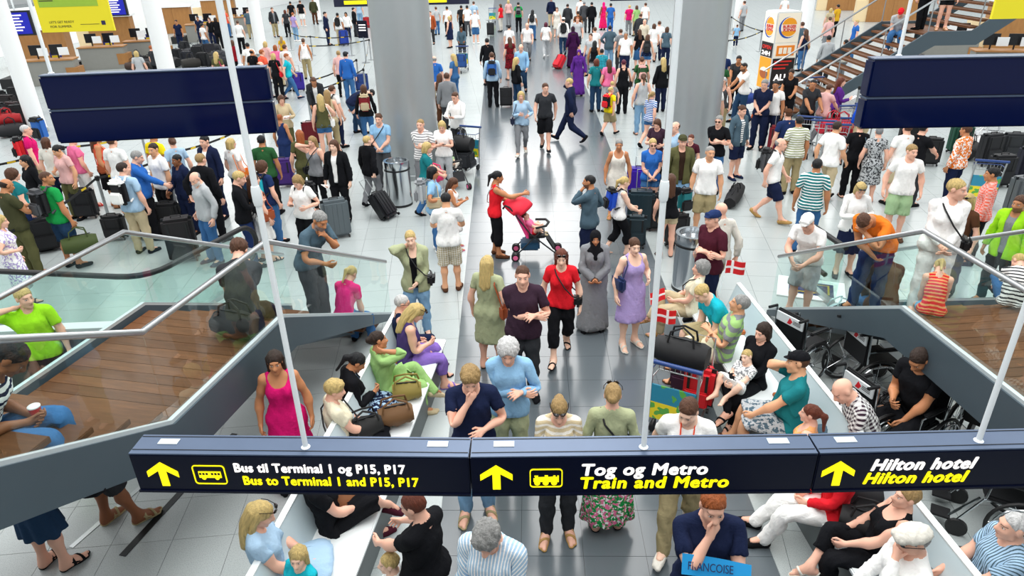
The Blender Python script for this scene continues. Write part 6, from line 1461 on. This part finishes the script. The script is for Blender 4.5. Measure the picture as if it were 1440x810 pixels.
TOP='''
A1 88 42 1.80 -140 stand jacket:charcoal trousers:khaki short:brown shoe:black pink over=tee:grey | person in charcoal jacket and khaki trousers by the yellow desk end
A1 190 8 1.76 20 stand tee:black trousers:charcoal short:black shoe:black tan | person in black t-shirt in the far left queue
A1 245 2 1.80 0 stand tee:black shorts:white short:brown shoe:white pink | person in black t-shirt and white shorts in the far left queue
A1 315 -10 1.84 0 stand jacket:darkolive trousers:brown short:brown shoe:black pink over=tee:olive | person in dark olive jacket far back at left
A1 205 70 1.68 -30 stand tee:lavender slim:lightdenim short:ginger shoe:white pink f | person in lavender top and pale jeans far back at left
A1 160 55 1.66 30 stand tee:charcoal trousers:black bob:auburn shoe:black pink f | person in charcoal top beside the lavender one far back
A1 140 204 1.30 0 stand tee:mustard trousers:brown longhair:darkblond shoe:black pink f k=.7 | child with dark blond hair beside the white column
A1 385 66 1.84 -90 stand jacket:navy trousers:navy short:black shoe:black pink over=long:navy | person in navy suit standing inside the barrier maze
A1 455 72 1.78 0 stand tee:white trousers:beige short:black shoe:black tan @bp:black | person in white top with black backpack inside the barrier maze
A1 502 68 1.68 180 stand long:white trousers:navy longhair:black shoe:black tan f | person in white blouse with long black hair behind the maze
A1 545 42 1.76 -60 stand jacket:black trousers:charcoal short:black shoe:black pink over=tee:white | person in black jacket below the small navy sign
A1 572 0 1.80 0 stand tee:lightblue trousers:lightdenim short:brown shoe:black pink | person in pale jeans below the small navy sign
A1 650 0 1.80 0 stand tee:grey trousers:teal short:brown shoe:brown pink | person in grey top and teal trousers beside a red suitcase far back
A1 688 225 1.70 40 stand tee:charcoal trousers:black bob:brown shoe:black pink f | person in charcoal top half hidden by the left column
A1 975 62 1.80 170 stand tee:white trousers:charcoal crop:brown shoe:black pink over=jacket:rust | person in rust brown jacket over white shirt far back
A1 1008 38 1.68 30 stand tee:lightgrey trousers:denim bun:brown shoe:black pink f | person in light grey top beside the rust jacket
A1 1082 90 1.66 60 stand sundress:navy - bob:blond shoe:black pink f | person in navy dress with blond bob far back
A1 1070 36 1.76 20 stand tee:white trousers:black short:black shoe:black tan | person in white t-shirt and black trousers below the small right sign
A1 1150 30 1.76 0 stand tee:charcoal trousers:black short:black shoe:black tan @bp:black | person in charcoal top with black backpack far back
A1 1183 30 1.80 0 stand tee:white trousers:darkgrey short:black shoe:black tan | person in white t-shirt and dark trousers far back
A1 1226 56 1.82 -10 stand tee:white shorts:denim crop:whitehair shoe:white pink | person in white t-shirt and denim shorts far back
A1 1220 8 1.80 20 stand polo:lightblue trousers:navy short:brown shoe:black pink | person in light blue polo far back
A1 1150 146 1.66 180 push long:slate trousers:charcoal bob:darkbrown shoe:black brown f | person in slate top pushing a trolley towards us
A1 1370 22 1.68 60 stand tee:red trousers:offwhite bob:brown shoe:black pink f | person in red top and off-white trousers far back
A1 1415 0 1.70 10 stand tee:rose trousers:grey bob:blond shoe:black pink f | person in rose top far back in the lane
A1 1295 214 1.80 10 stand long:black trousers:black short:black shoe:black pink | person in black jacket behind the blue backpack in the lane
A1 1322 293 1.82 0 stand long:lightblue trousers:black short:brown shoe:black pink @bp:blue | person in light blue shirt with blue backpack in the lane
A1 1422 208 1.68 20 stand dress:floral-darkred-black - longhair:brown sandal:black pink f | person in dark red floral dress in the lane
A1 1420 140 1.74 -20 stand tee:white trousers:grey short:black shoe:black pink | person in white t-shirt behind the dark red floral dress
A2 35 12 1.80 0 stand tee:green trousers:black short:black shoe:black pink @bp:grey | person in green t-shirt with grey backpack far back
A2 115 54 1.68 -10 stand tee:white trousers:denim longhair:black shoe:black tan f @bp:charcoal | person in white top with dark backpack and long black hair
A2 85 128 1.80 180 walk tee:white trousers:grey ring:brown shoe:black pink | balding person in white t-shirt walking towards us
A2 190 124 1.68 0 walk tee:white trousers:lightgrey bob:wine shoe:white pink f | person with wine red hair in white top and grey trousers
A2 220 -12 1.84 0 stand jacket:navy trousers:beige short:brown shoe:black pink over=long:navy | person in navy jacket and beige trousers far back in the lane
A2 252 40 1.68 180 stand dress:offwhite - bob:brown sandal:tan pink f | person in off-white dress far back in the lane
A2 312 22 1.80 0 stand jacket:charcoal trousers:charcoal short:darkbrown shoe:black pink over=tee:black | person in charcoal jacket far back in the lane
A2 385 -10 1.80 0 stand tee:white trousers:grey short:black shoe:black pink | person in white shirt far back beside the grey suit
A2 405 8 1.84 0 stand jacket:darkgrey trousers:darkgrey short:grey shoe:black pink over=long:grey | person in dark grey suit far back
A2 448 12 1.80 0 stand jacket:black trousers:black short:black shoe:black pink over=tee:black | person in black suit far back beside the grey suit
A2 288 98 1.80 0 pull long:white trousers:darkdenim short:black shoe:black pink hat=cap:white @bp:black | person in white shirt and white cap pulling a red suitcase
A2 368 95 1.80 170 stand tee:lightgrey shorts:charcoal short:ginger shoe:white pink | person in light grey t-shirt behind the dark robes
A2 370 62 1.74 20 stand tee:brown trousers:brown short:darkbrown shoe:black tan | person in brown top behind the light grey t-shirt
A2 342 148 1.76 20 stand abaya:darkpurple - hijab:plum shoe:black tan f | person in dark plum robe and headscarf beside the red suitcase
A2 376 278 1.62 170 stand abaya:purple - hijab:purple shoe:black tan f | person in purple robe and headscarf in front of the plum robe
A2 515 12 1.68 20 stand maxi:floral-hotpink-red - hijab:hotpink shoe:black brown f | person in hot pink patterned dress and pink scarf far back
A2 555 18 1.74 0 stand tee:blue trousers:blue short:black shoe:black tan | person in blue beside the hot pink dress
A2 660 28 1.70 0 stand tee:magenta trousers:grey short:blond shoe:black pink | person in magenta top far back at right of the lane
A2 700 30 1.72 20 stand tee:palegreen trousers:khaki bob:brown shoe:black pink f | person in pale green top far back right
A2 750 16 1.76 10 stand tee:white trousers:grey short:brown shoe:black pink | person in white t-shirt far back near the right column
A2 725 78 1.76 -40 stand jacket:charcoal trousers:charcoal short:brown shoe:black pink over=tee:grey lean=15 | person in charcoal jacket bending among the far right crowd
A2 745 108 1.74 150 stand long:plaid-offwhite-beige trousers:khaki ring:brown shoe:black pink | balding person in pale checked shirt in the far right crowd
A2 550 143 1.82 0 hips jacket:slate trousers:lightdenim short:black shoe:black pink over=tee:grey | person in slate jacket and pale jeans seen from behind
A2 640 178 1.80 170 stand polo:white trousers:navy short:greyhair shoe:black tan fat=.3 | person in white polo and navy trousers facing us by the crowd
A2 465 152 1.78 20 stand tee:white trousers:grey short:brown shoe:black pink | person in white t-shirt behind the black-haired one
A2 442 188 1.70 150 stand tee:lightgrey trousers:grey short:brown shoe:black pink | person in light grey top right of the purple robe
A2 465 228 1.66 -20 stand tank:black trousers:lightgrey longhair:black shoe:black tan f | person in black top with long black hair right of the purple robe
A2 505 274 1.58 0 stand polo:plaid-navy-cyan shorts:navy short:black shoe:black tan k=.2 | boy in navy and cyan checked shirt by the teal blouse
A2 475 328 1.70 0 stand tee:teal trousers:darkdenim bob:auburn shoe:black pink f @sb:red | person in teal blouse with red handbag seen from behind
A2 545 332 1.68 10 stand tee:pink trousers:lightgrey longhair:brown shoe:black pink f | person in pink top with long brown hair by the teal blouse
A2 610 163 1.74 20 stand tee:grey trousers:charcoal short:brown shoe:black pink | person in grey t-shirt behind the white polo
A2 628 335 1.70 0 stand tank:black trousers:black short:wine shoe:black pink f fat=.3 @sb:black | person all in black with short wine red hair, back turned
A2 562 456 1.25 20 walk tee:grey shorts:grey short:blond sandal:black pink k=.6 | small child in grey behind the boy in yellow
A2 556 488 1.40 -40 walk tee:yellow shorts:khaki short:blond shoe:black pink k=.5 hy=-30 @bp:black+red | boy in yellow t-shirt and khaki shorts with black backpack
A2 730 318 1.70 0 stand tee:forest trousers:denim bun:brown shoe:black pink f @bp:forest+rose | person with green and rose backpack in the right crowd
A2 738 412 1.72 0 stand tank:lightgrey trousers:lightdenim ponytail:brown sandal:brown pink f | person in light grey tank top with brown ponytail
A2 790 513 1.52 -50 walk tee:stripe-blue-white hotpants:denim ponytail:darkblond shoe:black pink f k=.4 | girl in blue and white striped shirt left of the right column
A2 850 322 1.72 10 stand jacket:black trousers:navy longhair:blond shoe:black pink f over=tee:black | person in black coat with long blond hair beside the right column
A2 715 163 1.70 20 stand tee:black skirt:denim longhair:brown shoe:black pink f | person in black t-shirt and denim skirt in the far right crowd
A2 762 193 1.68 -10 stand tank:navy hotpants:denim longhair:brown shoe:black pink f @bp:charcoal | person in navy tank top with dark backpack in the far right crowd
A2 798 132 1.70 10 stand tee:white skirt:white bob:brown shoe:black pink f | person in white top and white skirt in the far right crowd
A2 828 118 1.76 0 stand tee:white trousers:navy short:brown shoe:black pink | person in white t-shirt and navy trousers near the right column top
A2 872 150 1.70 -30 stand tee:slate trousers:navy bob:brown shoe:black pink f | person in slate top at the edge of the right column
A2 50 248 1.82 170 walk long:sky trousers:darkdenim ring:brown shoe:black pink | balding person in sky blue shirt and jeans walking in the lane
A2 25 320 1.68 -60 stand long:black slim:darkdenim longhair:blond shoe:black pink f | person in black top with long blond hair in the lane
A2 50 513 1.70 180 walk long:lightblue slim:grey longhair:blond shoe:offwhite pink f R=phone L=bagarm @sb:navy | person in light blue shirt and grey jeans walking down the lane
A2 187 467 1.82 175 walk2 tee:charcoal shorts:black short:brown shoe:black pink hy=20 | person in charcoal t-shirt and black shorts walking down the lane
A2 320 438 1.84 70 stride jacket:navy trousers:navy crop:blond shoe:black pink over=long:navy | person in navy suit striding with a phone at the ear
A2 812 672 1.66 150 phone tee:plum trousers:black bob:brown shoe:black pink f @ph:R | person in plum top reading a phone left of the right column
A2 918 683 1.80 120 stand polo:lightblue trousers:grey ring:brown shoe:black pink | balding person in pale blue shirt behind the rod
A2 1006 755 1.40 150 stand tee:maroon trousers:navy short:auburn shoe:black pink k=.5 | child with auburn hair beside the camouflage cap
A2 1185 345 1.64 150 stand tee:forest trousers:black short:darkbrown shoe:black tan f | person in green top right of the right column
A2 1190 284 1.78 0 stand tee:darkblue trousers:navy short:brown shoe:black pink fat=.3 | person in dark blue t-shirt right of the right column
A2 1275 313 1.78 160 push tee:charcoal trousers:black short:black shoe:black tan | person in charcoal t-shirt behind the white t-shirt with luggage
A2 1302 353 1.80 100 push tee:white trousers:darkdenim crop:black shoe:black tan beard=black | person in white t-shirt pushing a luggage trolley at right
A2 1190 434 1.64 150 stand tank:darkgrey capri:khaki short:whitehair shoe:black pink f | person with white hair and dark grey top at right of the column
A2 1140 452 1.76 -20 stand tee:white trousers:black crop:brown shoe:black pink | person in white t-shirt half hidden by the right column
A2 1165 648 1.76 150 cross polo:black trousers:denim short:greyhair shoe:black pink @gl | person in black polo with grey hair right of the right column
A2 1298 592 1.70 -150 stand long:stripe-white-slate shorts:navy short:brown shoe:navy pink over=jacket:slate hp=14 | teenager in striped cardigan and navy shorts
A2 1420 446 1.82 150 stand polo:navy trousers:navy short:greyhair shoe:black pink hp=14 R=clasp L=clasp | person in navy uniform at the trolley rows
A2 1205 5 1.74 0 stand tee:lightgrey trousers:charcoal short:brown shoe:black pink | person in light grey t-shirt far back right of the column
A2 1305 5 1.74 30 stand tee:lightgrey trousers:grey short:brown shoe:black pink | person in light grey top by the far right barrier
A2 1265 138 1.10 0 stand tee:sky trousers:navy short:brown shoe:white tan k=.7 | child in sky blue inside the far right barrier
A3 195 123 1.80 10 stand tee:slate trousers:darkdenim short:brown shoe:black pink | person in slate t-shirt right of the burger totem
A3 215 163 1.68 20 stand tank:navy slim:denim longhair:brown shoe:black pink f @xb:tan | person in navy top with a tan strap right of the burger totem
A3 350 94 1.70 0 stand tee:rose trousers:grey bun:brown shoe:black pink f | person in pale rose top behind the far stair rail
A3 395 25 1.72 30 stand tee:mustard trousers:black short:black shoe:black tan | person in mustard top at the far right desks
A3 355 45 1.66 0 stand tee:beige trousers:khaki bob:blond shoe:black pink f | person in beige top at the far right desks
A3 345 198 1.80 -10 stand long:lightgrey trousers:charcoal short:black shoe:black tan | person in light grey sweater under the far stair rail
A3 440 222 1.60 20 stand tee:offwhite trousers:grey short:black shoe:black tan | person in off-white t-shirt under the far stairs
A3 100 -20 1.76 0 stand tee:white trousers:grey short:brown shoe:black pink | person in white t-shirt behind the burger totem
A3 500 110 1.70 90 stand tee:blue trousers:denim short:blond shoe:black pink | person in blue t-shirt behind the far stairs
A3 135 388 1.70 150 push tee:black trousers:black bun:darkbrown shoe:black tan f | person in black t-shirt pushing a trolley below the burger totem
A3 260 446 1.76 -170 push polo:charcoal trousers:black crop:black shoe:black tan hy=-30 | person in charcoal polo at the trolleys below the far stairs
A3 350 472 1.62 -60 push tee:rose trousers:grey short:brown shoe:black pink k=.2 | person in pale rose t-shirt at the red bags on a trolley
A3 415 434 1.68 -100 stand long:purple trousers:black longhair:auburn shoe:black pink f R=read | person in purple top with long auburn hair holding paper
A3 48 452 1.74 150 stand tee:white trousers:navy short:black shoe:black tan | person in white t-shirt behind the navy uniform
A3 118 612 1.76 10 stand tee:darkblue trousers:navy short:brown shoe:black pink hat=cap:brown | person in dark blue t-shirt and brown cap with a red suitcase
A3 180 652 1.76 0 stand polo:stripe-sage-white trousers:khaki short:black shoe:black tan fat=.3 | person in sage striped polo seen from behind at the trolleys
A3 572 484 1.80 20 stand sweat:royal trousers:beige short:black shoe:black tan | person in royal blue sweater left of the right blank sign
A3 790 690 1.76 0 stand tee:white shorts:beige short:brown shoe:black pink | person in white t-shirt and beige shorts under the right blank sign
A3 880 690 1.78 -60 stand tee:black trousers:charcoal short:black shoe:black pink R=push | person in black t-shirt lifting luggage under the right blank sign
A3 1120 700 1.74 30 stand long:floral-orange-white trousers:navy short:brown shoe:black tan | person in orange patterned shirt under the right blank sign
A3 720 84 1.66 150 stand tee:lightgrey trousers:grey bob:darkblond shoe:black pink f | person in light grey top on the far right behind the stairs
'''
for blk in (NEAR,MID,LEFT,TOP): parse(blk)
# two people sitting and standing on the far staircase
def on_far(t,s,zoff,*a,**k):
    x0,y0,zl,xl=FSI; 
    z=0.185*math.floor(t/.30+1) if t<xl else zl
    return person(0,0,*a,loc=(x0+t,y0+s,z+zoff),lod=1,**k)
on_far(3.45,1.5,-.45,1.80,150,'sitfwd','tee:lightgrey','trousers:denim','short:brown','shoe:white','pink','person in red cap and light grey t-shirt sitting on the far stairs',hat='cap:red')
on_far(3.95,1.2,0,1.78,20,'stand','tee:black','trousers:black','short:brown','shoe:black','pink','person in black trousers standing on the far stair landing')
on_far(4.5,1.0,0,1.70,160,'stand','tee:black','hotpants:black','bob:brown','sandal:tan','pink','person with bare legs and black shorts on the far stair landing',fem=1)
# ------------------------------------------------------------------ luggage standing about
S=suitcase
S(476,333,25,'#5c666b','silver grey hard suitcase behind the leaning person at the left rail',.50,.72,.30,True)
S(402,262,10,'#3c1c6a','purple suitcase with black top behind the white t-shirt',.46,.62,.28)
S(551,308,60,'#15161a','glossy black trolley case pulled by the youth in black jacket',.42,.58,.26,True,.42,38)
S(893,347,-8,'#24363e','small dark teal suitcase in front of the bigger teal one',.36,.56,.22,False,.0)
S(899,322,-8,'#22343c','big dark teal suitcase with a long grey pull handle',.50,.74,.30,True,.42)
S(925,322,5,'#17191d','black suitcase right of the teal suitcases',.48,.66,.30)
S(897,283,-12,'#3a1c9a','bright purple suitcase behind the teal suitcases',.52,.70,.30,True,.25)
S(950,347,12,'#121316','black suitcase under the turquoise bag',.40,.58,.26)
q=at(953,345,0); ground_backpack(0,0,20,'teal','turquoise patterned bag on top of the black suitcase',.9,loc=(q[0],q[1],.70))
S(125,306,15,'#17181c','black suitcase beside the pale rose top',.44,.58,.30); S(214,334,-10,'#1c1d21','tall black suitcase in front of the blue shirt',.46,.70,.30); S(166,336,10,'#18191c','small black suitcase left of the beige trousers',.40,.45,.26); S(243,330,10,'#16171a','black suitcase at the bag check with a red tag',.46,.62,.30); S(262,366,20,'#1d1a1c','black and dark red suitcase behind the left handrail',.50,.78,.32)
S(70,352,30,'#15161a','black suitcase at the feet of the green t-shirt',.5,.6,.3)
S(439,204,15,'#6a1220','dark red suitcase beside the white handbag',.44,.62,.26,True); S(421,128,10,'#3c2a9a','violet suitcase at the barrier maze',.46,.66,.28,False,.3); S(510,128,20,'#1c3a7a','blue suitcase at the barrier maze',.5,.6,.3); S(485,64,5,'#1c3c9a','blue patterned suitcase inside the maze',.5,.8,.3); S(517,40,0,'#b01822','red suitcase far back beside the teal trousers',.5,.7,.3)
S(782,97,-50,'#d01f30','bright red suitcase pulled by the white cap',.46,.62,.28,False,.35,35)
S(822,92,10,'#3a2a7a','violet suitcase behind the purple robe',.4,.5,.26)
S(712,150,5,'#1b1c20','black suitcase in the lane beside the blond hair',.42,.6,.26); S(690,50,0,'#1a1b1f','black suitcase far back at the trolleys',.45,.7,.3)
S(1090,215,-20,'#7a1524','red suitcase beside the brown cap',.44,.66,.28,False,.3)
for i,(x,y,c,w_) in enumerate(((1302,232,'#141518','upright black suitcase nearest the pale green shorts'),(1345,215,'#1d4a3a','dark green suitcase under the right blank sign'),(1385,232,'#1f2024','charcoal suitcase in the right luggage heap'),(1418,225,'#2c2f33','grey suitcase in the right luggage heap'),(1400,262,'#17181c','black suitcase low in the right luggage heap'),(1428,300,'#5a5f63','grey hard suitcase at the right edge'),(1275,208,'#16171a','black suitcase beside the beige shorts'),(1440,250,'#1a1c2a','navy suitcase at the right edge'))): S(x,y,12*(i%3)-10,c,w_,.5,.62+.05*(i%3),.3,i==5)
for i,(x,y,c,w_) in enumerate(((252,88,'#1a1c22','leftmost black suitcase of the far luggage pile'),(266,92,'#22252e','dark blue suitcase of the far luggage pile'),(280,84,'#14161a','upright black suitcase of the far luggage pile'),(296,80,'#23232c','charcoal suitcase of the far luggage pile'),(262,76,'#1b1d22','black suitcase behind the far luggage pile'),(288,94,'#101216','front black suitcase of the far luggage pile'))): S(x,y,20*(i%4)-30,c,w_,.55,.62,.32)
for x,y,rz,c,w_ in ((1372,212,20,'#e8e8e8','white and black bag in the right luggage heap'),(1390,205,-20,'#b9bdc0','light grey bag in the right luggage heap'),(1360,222,50,'#1a1a1c','black bag in the right luggage heap'),(200,98,20,'#2a2420','brown duffel bag in the dark heap above the blank sign'),(212,94,-20,'#1a1a1e','black duffel bag in the dark heap above the blank sign'),(222,97,40,'#2c2a2a','charcoal duffel bag in the dark heap above the blank sign'),(190,99,10,'#3a2a22','brown bag at the left of the dark heap'),(20,192,30,'#1c1c20','black duffel bag at far left'),(1168,188,20,'#c01c34','red duffel bag on the trolleys below the far stairs'),(1181,190,-30,'#b01428','second red bag on the trolleys, further right')): duffel(x,y,rz,c,w_,.75,.22,z=.0 if 'red' not in w_ else .45)
ground_backpack(10,182,20,'red','red backpack on the floor at far left',1.5); ground_backpack(66,194,-20,'blue','blue backpack on the floor left of the blank sign',1.4)
d=who('person in green t-shirt and denim'); h=ppoint(d,'handR',WR+AD*.09); duffel(0,0,d['rz']*57.3+60,'#3c4a1e','olive green holdall carried by the green t-shirt',.55,.17,loc=(h[0],h[1],h[2]-.50))
duffel(1032,283,65,'#121316','long black bag dragged by the navy shorts',1.15,.15)
p=STL.W(-.35,.27,ZL); duffel(0,0,-20,'#0f1012','black shoulder bag on the left landing beside the sitting person',.5,.15,loc=p)
h=who('person in teal top with blond'); p=ppoint(h,'chest',(-.25,.2,1.05)); e=duffel(0,0,40,'#e2306e','pink bag carried by the teal top',.4,.15,loc=(p[0],p[1],p[2]-.25))
# bags on the benches
for p,rz,c,w_,L_,r_ in ((at(556,580,.62),20,'#6a4a2a','leopard patterned handbag on the left bench',.36,.12),(at(572,545,.6),10,'#8a7a3a','gold handbag beside the pale green tunic',.32,.11),(at(512,598,.62),30,'#121212','black leather handbag on the lap of the cream top',.36,.12),(at(490,700,.62),20,'#7a4a26','brown leather bag beside the crossed bare legs',.42,.13),(at(1222,735,.62),-30,'#101012','black handbag on the lap of the black sleeveless top',.44,.13),(at(1222,692,.55),-20,'#16161a','black bag on the right bench behind the hotel sign',.42,.15)): duffel(0,0,rz,c,w_,L_,r_,loc=(p[0],p[1],p[2]-.14))
duffel(1205,800,-10,'#0e0e10','black bag on the floor at the feet of the flat cap',.5,.16)
d=who('holding a sleeping child'); cp=ppoint(d,'chest',(.03,.24,1.40))
person(0,0,.95,125,'sit','tee:floral-white-grey','shorts:white','short:blond',None,'fair','small blond child asleep on the lap of the person in black jacket',kid=1,crown=cp,pz=.30,pel=-30,footR=(.10,.50,.20),footL=(.08,.46,.20),hp=25,ht=20)
# ------------------------------------------------------------------ trolleys, strollers, wheelchairs
T1=trolley(958,590,-28,'luggage trolley with colourful advert panel beside the right bench'); c=np.array(T1.location); Rz=rotz(math.radians(-28))
def on(T,v): return np.array(T.location)+rotz(T.rotation_euler[2])@np.array(v,float)
duffel(0,0,-28,'#101114','black leather holdall on the luggage trolley',.56,.17,loc=on(T1,(0,-.30,.93)))
S(0,0,-28,'#d8202c','red suitcase with raised handle on the luggage trolley',.34,.50,.22,False,.40,loc=on(T1,(.14,.10,.17))); S(0,0,-28,'#3a1830','dark plum suitcase on the luggage trolley',.32,.42,.24,loc=on(T1,(-.10,.38,.17)))
T2=trolley(652,243,160,'luggage trolley with green advert behind the stroller'); duffel(0,0,160,'#131417','black holdall on the trolley of the white long-sleeved shirt',.62,.22,loc=on(T2,(0,.1,.55))); S(0,0,70,'#26292e','charcoal suitcase lying on the trolley behind the stroller',.45,.38,.6,loc=on(T2,(0,.12,.15)))
T3=trolley(650,101,180,'luggage trolley pushed by the slate top'); S(0,0,0,'#1f4a8a','blue suitcase on the trolley pushed by the slate top',.45,.55,.3,loc=on(T3,(0,.1,.17)))
for i,(x,y) in enumerate(((1132,214),(1148,220),(1164,226),(1180,216),(1196,206),(1172,196),(1190,192))): trolley(x,y,-25+6*i,'%s luggage trolley in the rows below the far stairs'%['first','second','third','fourth','fifth','sixth','seventh'][i],ad=False)
trolley(1050,165,70,'luggage trolley pushed by the white t-shirt right of the column'); trolley(1368,285,-20,'luggage trolley in front of the right luggage heap'); trolley(690,32,20,'luggage trolley far back in the lane'); trolley(1128,150,10,'luggage trolley below the burger totem')
q=at(1046,160,0); duffel(0,0,20,'#1c3c8a','blue bag on the trolley right of the column',.6,.2,loc=(q[0],q[1],.3)); q=at(1056,168,0); duffel(0,0,60,'#e2601c','orange bag beside the blue bag',.4,.15,loc=(q[0]+.1,q[1]-.2,.0))
ST1=stroller(752,360,-90,'red and pink stroller with toddler in the middle of the lane')
d=person(0,0,.85,-90,'sit','tee:pink','hotpants:red','short:brown','shoe:beige','fair','toddler in pink sitting in the red stroller',kid=1,loc=on(ST1,(0,-.02,.42)),pz=.10,footR=(.08,.30,.085),footL=(.08,.30,.085),lean=-14,pel=-16,lod=1)
ST2=stroller(637,262,-150,'black stroller with a baby beside the thick left column','#15161a','#2a2c30')
person(0,0,.78,-150,'sit','tee:mint','slim:offwhite','crop:blond','shoe:white','fair','baby in mint green sitting in the black stroller',kid=1,loc=on(ST2,(0,-.02,.42)),pz=.10,footR=(.08,.28,.085),footL=(.08,.28,.085),lean=-14,pel=-16,lod=1)
WC=[((3.35,7.55),-60,'wheelchair nearest the black cap under the right stairs'),((4.05,7.15),-80,'wheelchair with spoked wheel in the middle under the right stairs'),((3.62,6.15),-70,'wheelchair with white name band behind the bald person'),((4.35,4.85),60,'wheelchair behind the flat cap at bottom right'),((3.92,5.0),100,'wheelchair under the person in black, right stairs'),((4.75,5.9),-50,'wheelchair furthest back under the right landing'),((4.0,4.0),80,'wheelchair under the blue striped shirt at bottom right')]
wp=who('wheelchair under the right stairs')['base']; WC[4]=((wp[0],wp[1]),120,WC[4][2]); wp=who('white hair at the bottom right')['base']; WC[6]=((wp[0],wp[1]),80,WC[6][2])
for (x,y),rz,l in WC: wheelchair(0,0,rz,l,loc=(x,y,0))
# ------------------------------------------------------------------ small things
d=who('lavender patterned'); p=ppoint(d,'handL',(WR+AD*.09)*A(-1,1,1)); flag(p,200,'small red flag hanging from the hand of the lavender dress',(.05,-.1),.8).rotation_euler=(math.radians(165),0,math.radians(20))
d=who('grey curly hair and cream'); p=at(1012,405,.95); flag(p,10,'small red flag with white cross above the bench end',(.06,.02),.9)
d=who('turquoise t-shirt and khaki shorts on'); p=ppoint(d,'handR',WR+AD*.09); flag(p,150,'small red flag with white cross held before the knees of the turquoise t-shirt',(.28,.1),1.0)
# blue paper with handwritten name
p=at(1006,800,1.32); e=empty('paper_sign',tuple(p),math.radians(2),'bright blue paper with a handwritten name held by the navy polo','sign'); e.rotation_euler=(math.radians(-38),math.radians(8),math.radians(0))
V=[];F=[];n=12
for sd in (0,.003):
    for i in range(n+1):
        u=i/n-.5
        for v in (-.065,.065): V.append((u*.46,.03*math.cos(u*5)+sd,v-.03*u))
m=2*(n+1)
for i in range(n): F+=[(2*i,2*i+2,2*i+3,2*i+1),(m+2*i,m+2*i+1,m+2*i+3,m+2*i+2),(2*i,m+2*i,m+2*i+2,2*i+2),(2*i+1,2*i+3,m+2*i+3,m+2*i+1)]
F+=[(0,1,m+1,m),(2*n,m+2*n,m+2*n+1,2*n+1)]
MB().add(V,F,True).build('sheet',plain('paper_blue','#1296d8',.7),e)
put_text(e,'handwriting','FRANCOISE',.075,plain('pen_ink','#1a2a5a',.6),(-.19,-.012,-.02),(math.pi/2,0,0),width=.30)
def cup(d,side,col,lid,label):
    sg=1 if side=='R' else -1; p=ppoint(d,'hand'+side,(WR+AD*.08+AN*.05)*A(sg,1,1)); e=empty('paper_cup',tuple(p),0,label,'cup'); MB().lathe([(.028,-.05),(.038,.06),(.040,.062)],n=16).build('cup_body',plain('cup_'+col.strip('#'),col,.5),e); MB().lathe([(.041,.060),(.041,.068),(.033,.074)],n=16).build('lid',plain('lid_'+lid.strip('#'),lid,.5),e)
    MB().lathe([(.0335,.0),(.0375,.045)],n=16).build('band',plain('band_red','#c82a24',.5),e)
cup(who('drinking from a cup'),'L','#f2f2ee','#f2f2ee','white paper cup held by the flat cap'); cup(who('navy striped t-shirt sitting'),'R','#d81a26','#f4f4f4','red paper cup held on the left upper flight')
def paper(d,side,label):
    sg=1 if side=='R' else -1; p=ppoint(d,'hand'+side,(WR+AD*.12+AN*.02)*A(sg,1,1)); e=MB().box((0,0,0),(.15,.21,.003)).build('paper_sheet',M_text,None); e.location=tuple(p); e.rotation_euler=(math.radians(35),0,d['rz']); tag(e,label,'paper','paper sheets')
for k,l in (('beige cardigan','white papers held by the beige cardigan'),('white long-sleeved shirt reading','white paper held by the white long-sleeved shirt'),('cargo trousers','white paper held by the cargo trousers'),('black jacket holding a paper','white paper held by the black jacket'),('long auburn hair holding','white paper held by the purple top')): paper(who(k),'R',l)
d=who('orange lanyard')
mb=MB(); 
W_=[ppoint(d,'chest',q)-d['base'] for q in ((-.02,.135,1.22),(-.055,.12,1.38),(-.06,.02,1.49),(0,-.06,1.50),(.06,.02,1.49),(.055,.12,1.38),(.02,.135,1.22))]; Ri=rotz(-d['rz'])
mb.tube([Ri@w for w in W_],.007,6); mb.build('lanyard',plain('lanyard_orange','#f04a1c',.6),d['root'])

HP=[(203,84),(215,86),(228,84),(240,88),(196,90),(258,82),(272,80),(292,88),(302,92),(310,84),(270,96),(246,94),(318,94),(284,74),(300,74)]
W1=['leftmost','second','third','fourth','fifth','sixth','seventh','eighth','ninth','tenth','eleventh','twelfth','thirteenth','fourteenth','rightmost']
for i,(x,y) in enumerate(sorted(HP)): duffel(x,y,37*i%90-40,['#121318','#1c1d24','#24221f','#2a2d33','#171a22'][i%5],'%s dark travel bag in the row of bags before the left desks'%W1[i],.85,.26)
for i,(x,y,c) in enumerate(((4,150,'#131417'),(16,160,'#1c1416'),(30,150,'#101114'),(44,162,'#16181c'),(2,172,'#1a1a1e'),(34,178,'#141518'),(24,168,'#2a1216'))): S(x,y,25*i%70-30,c,'%s dark suitcase in the heap at the far left edge'%W1[i],.55,.55+.06*(i%3),.34)
duffel(14,176,30,'#a0161c','red duffel bag on the heap at the far left edge',.7,.2,z=.3)
for t,s_,c,l in ((1.85,.95,'#2a8a94','teal shopping bag on the right stairs behind the white cap'),(2.2,.7,'#bcd8dc','pale blue shopping bag low on the right stairs')): duffel(0,0,30,c,l,.34,.13,loc=STR.W(t,s_,STR.z(t)))
p=at(1140,408,0); e=empty('display_board',tuple(p+[0,0,.005]),math.radians(-20),'white board with blue and yellow frame lying on the floor behind the right stairs','board'); MB().box((0,0,.01),(1.0,.75,.02)).build('board',M_white,e); MB().box((0,0,.022),(.66,.46,.006)).build('blue_field',plain('board_blue','#1c2c5c',.5),e); MB().box((0,0,.027),(.54,.34,.004)).build('yellow_field',plain('board_gold','#c8a83a',.5),e); MB().box((0,0,.030),(.48,.28,.004)).build('inner_field',plain('board_blue','#1c2c5c',.5),e)
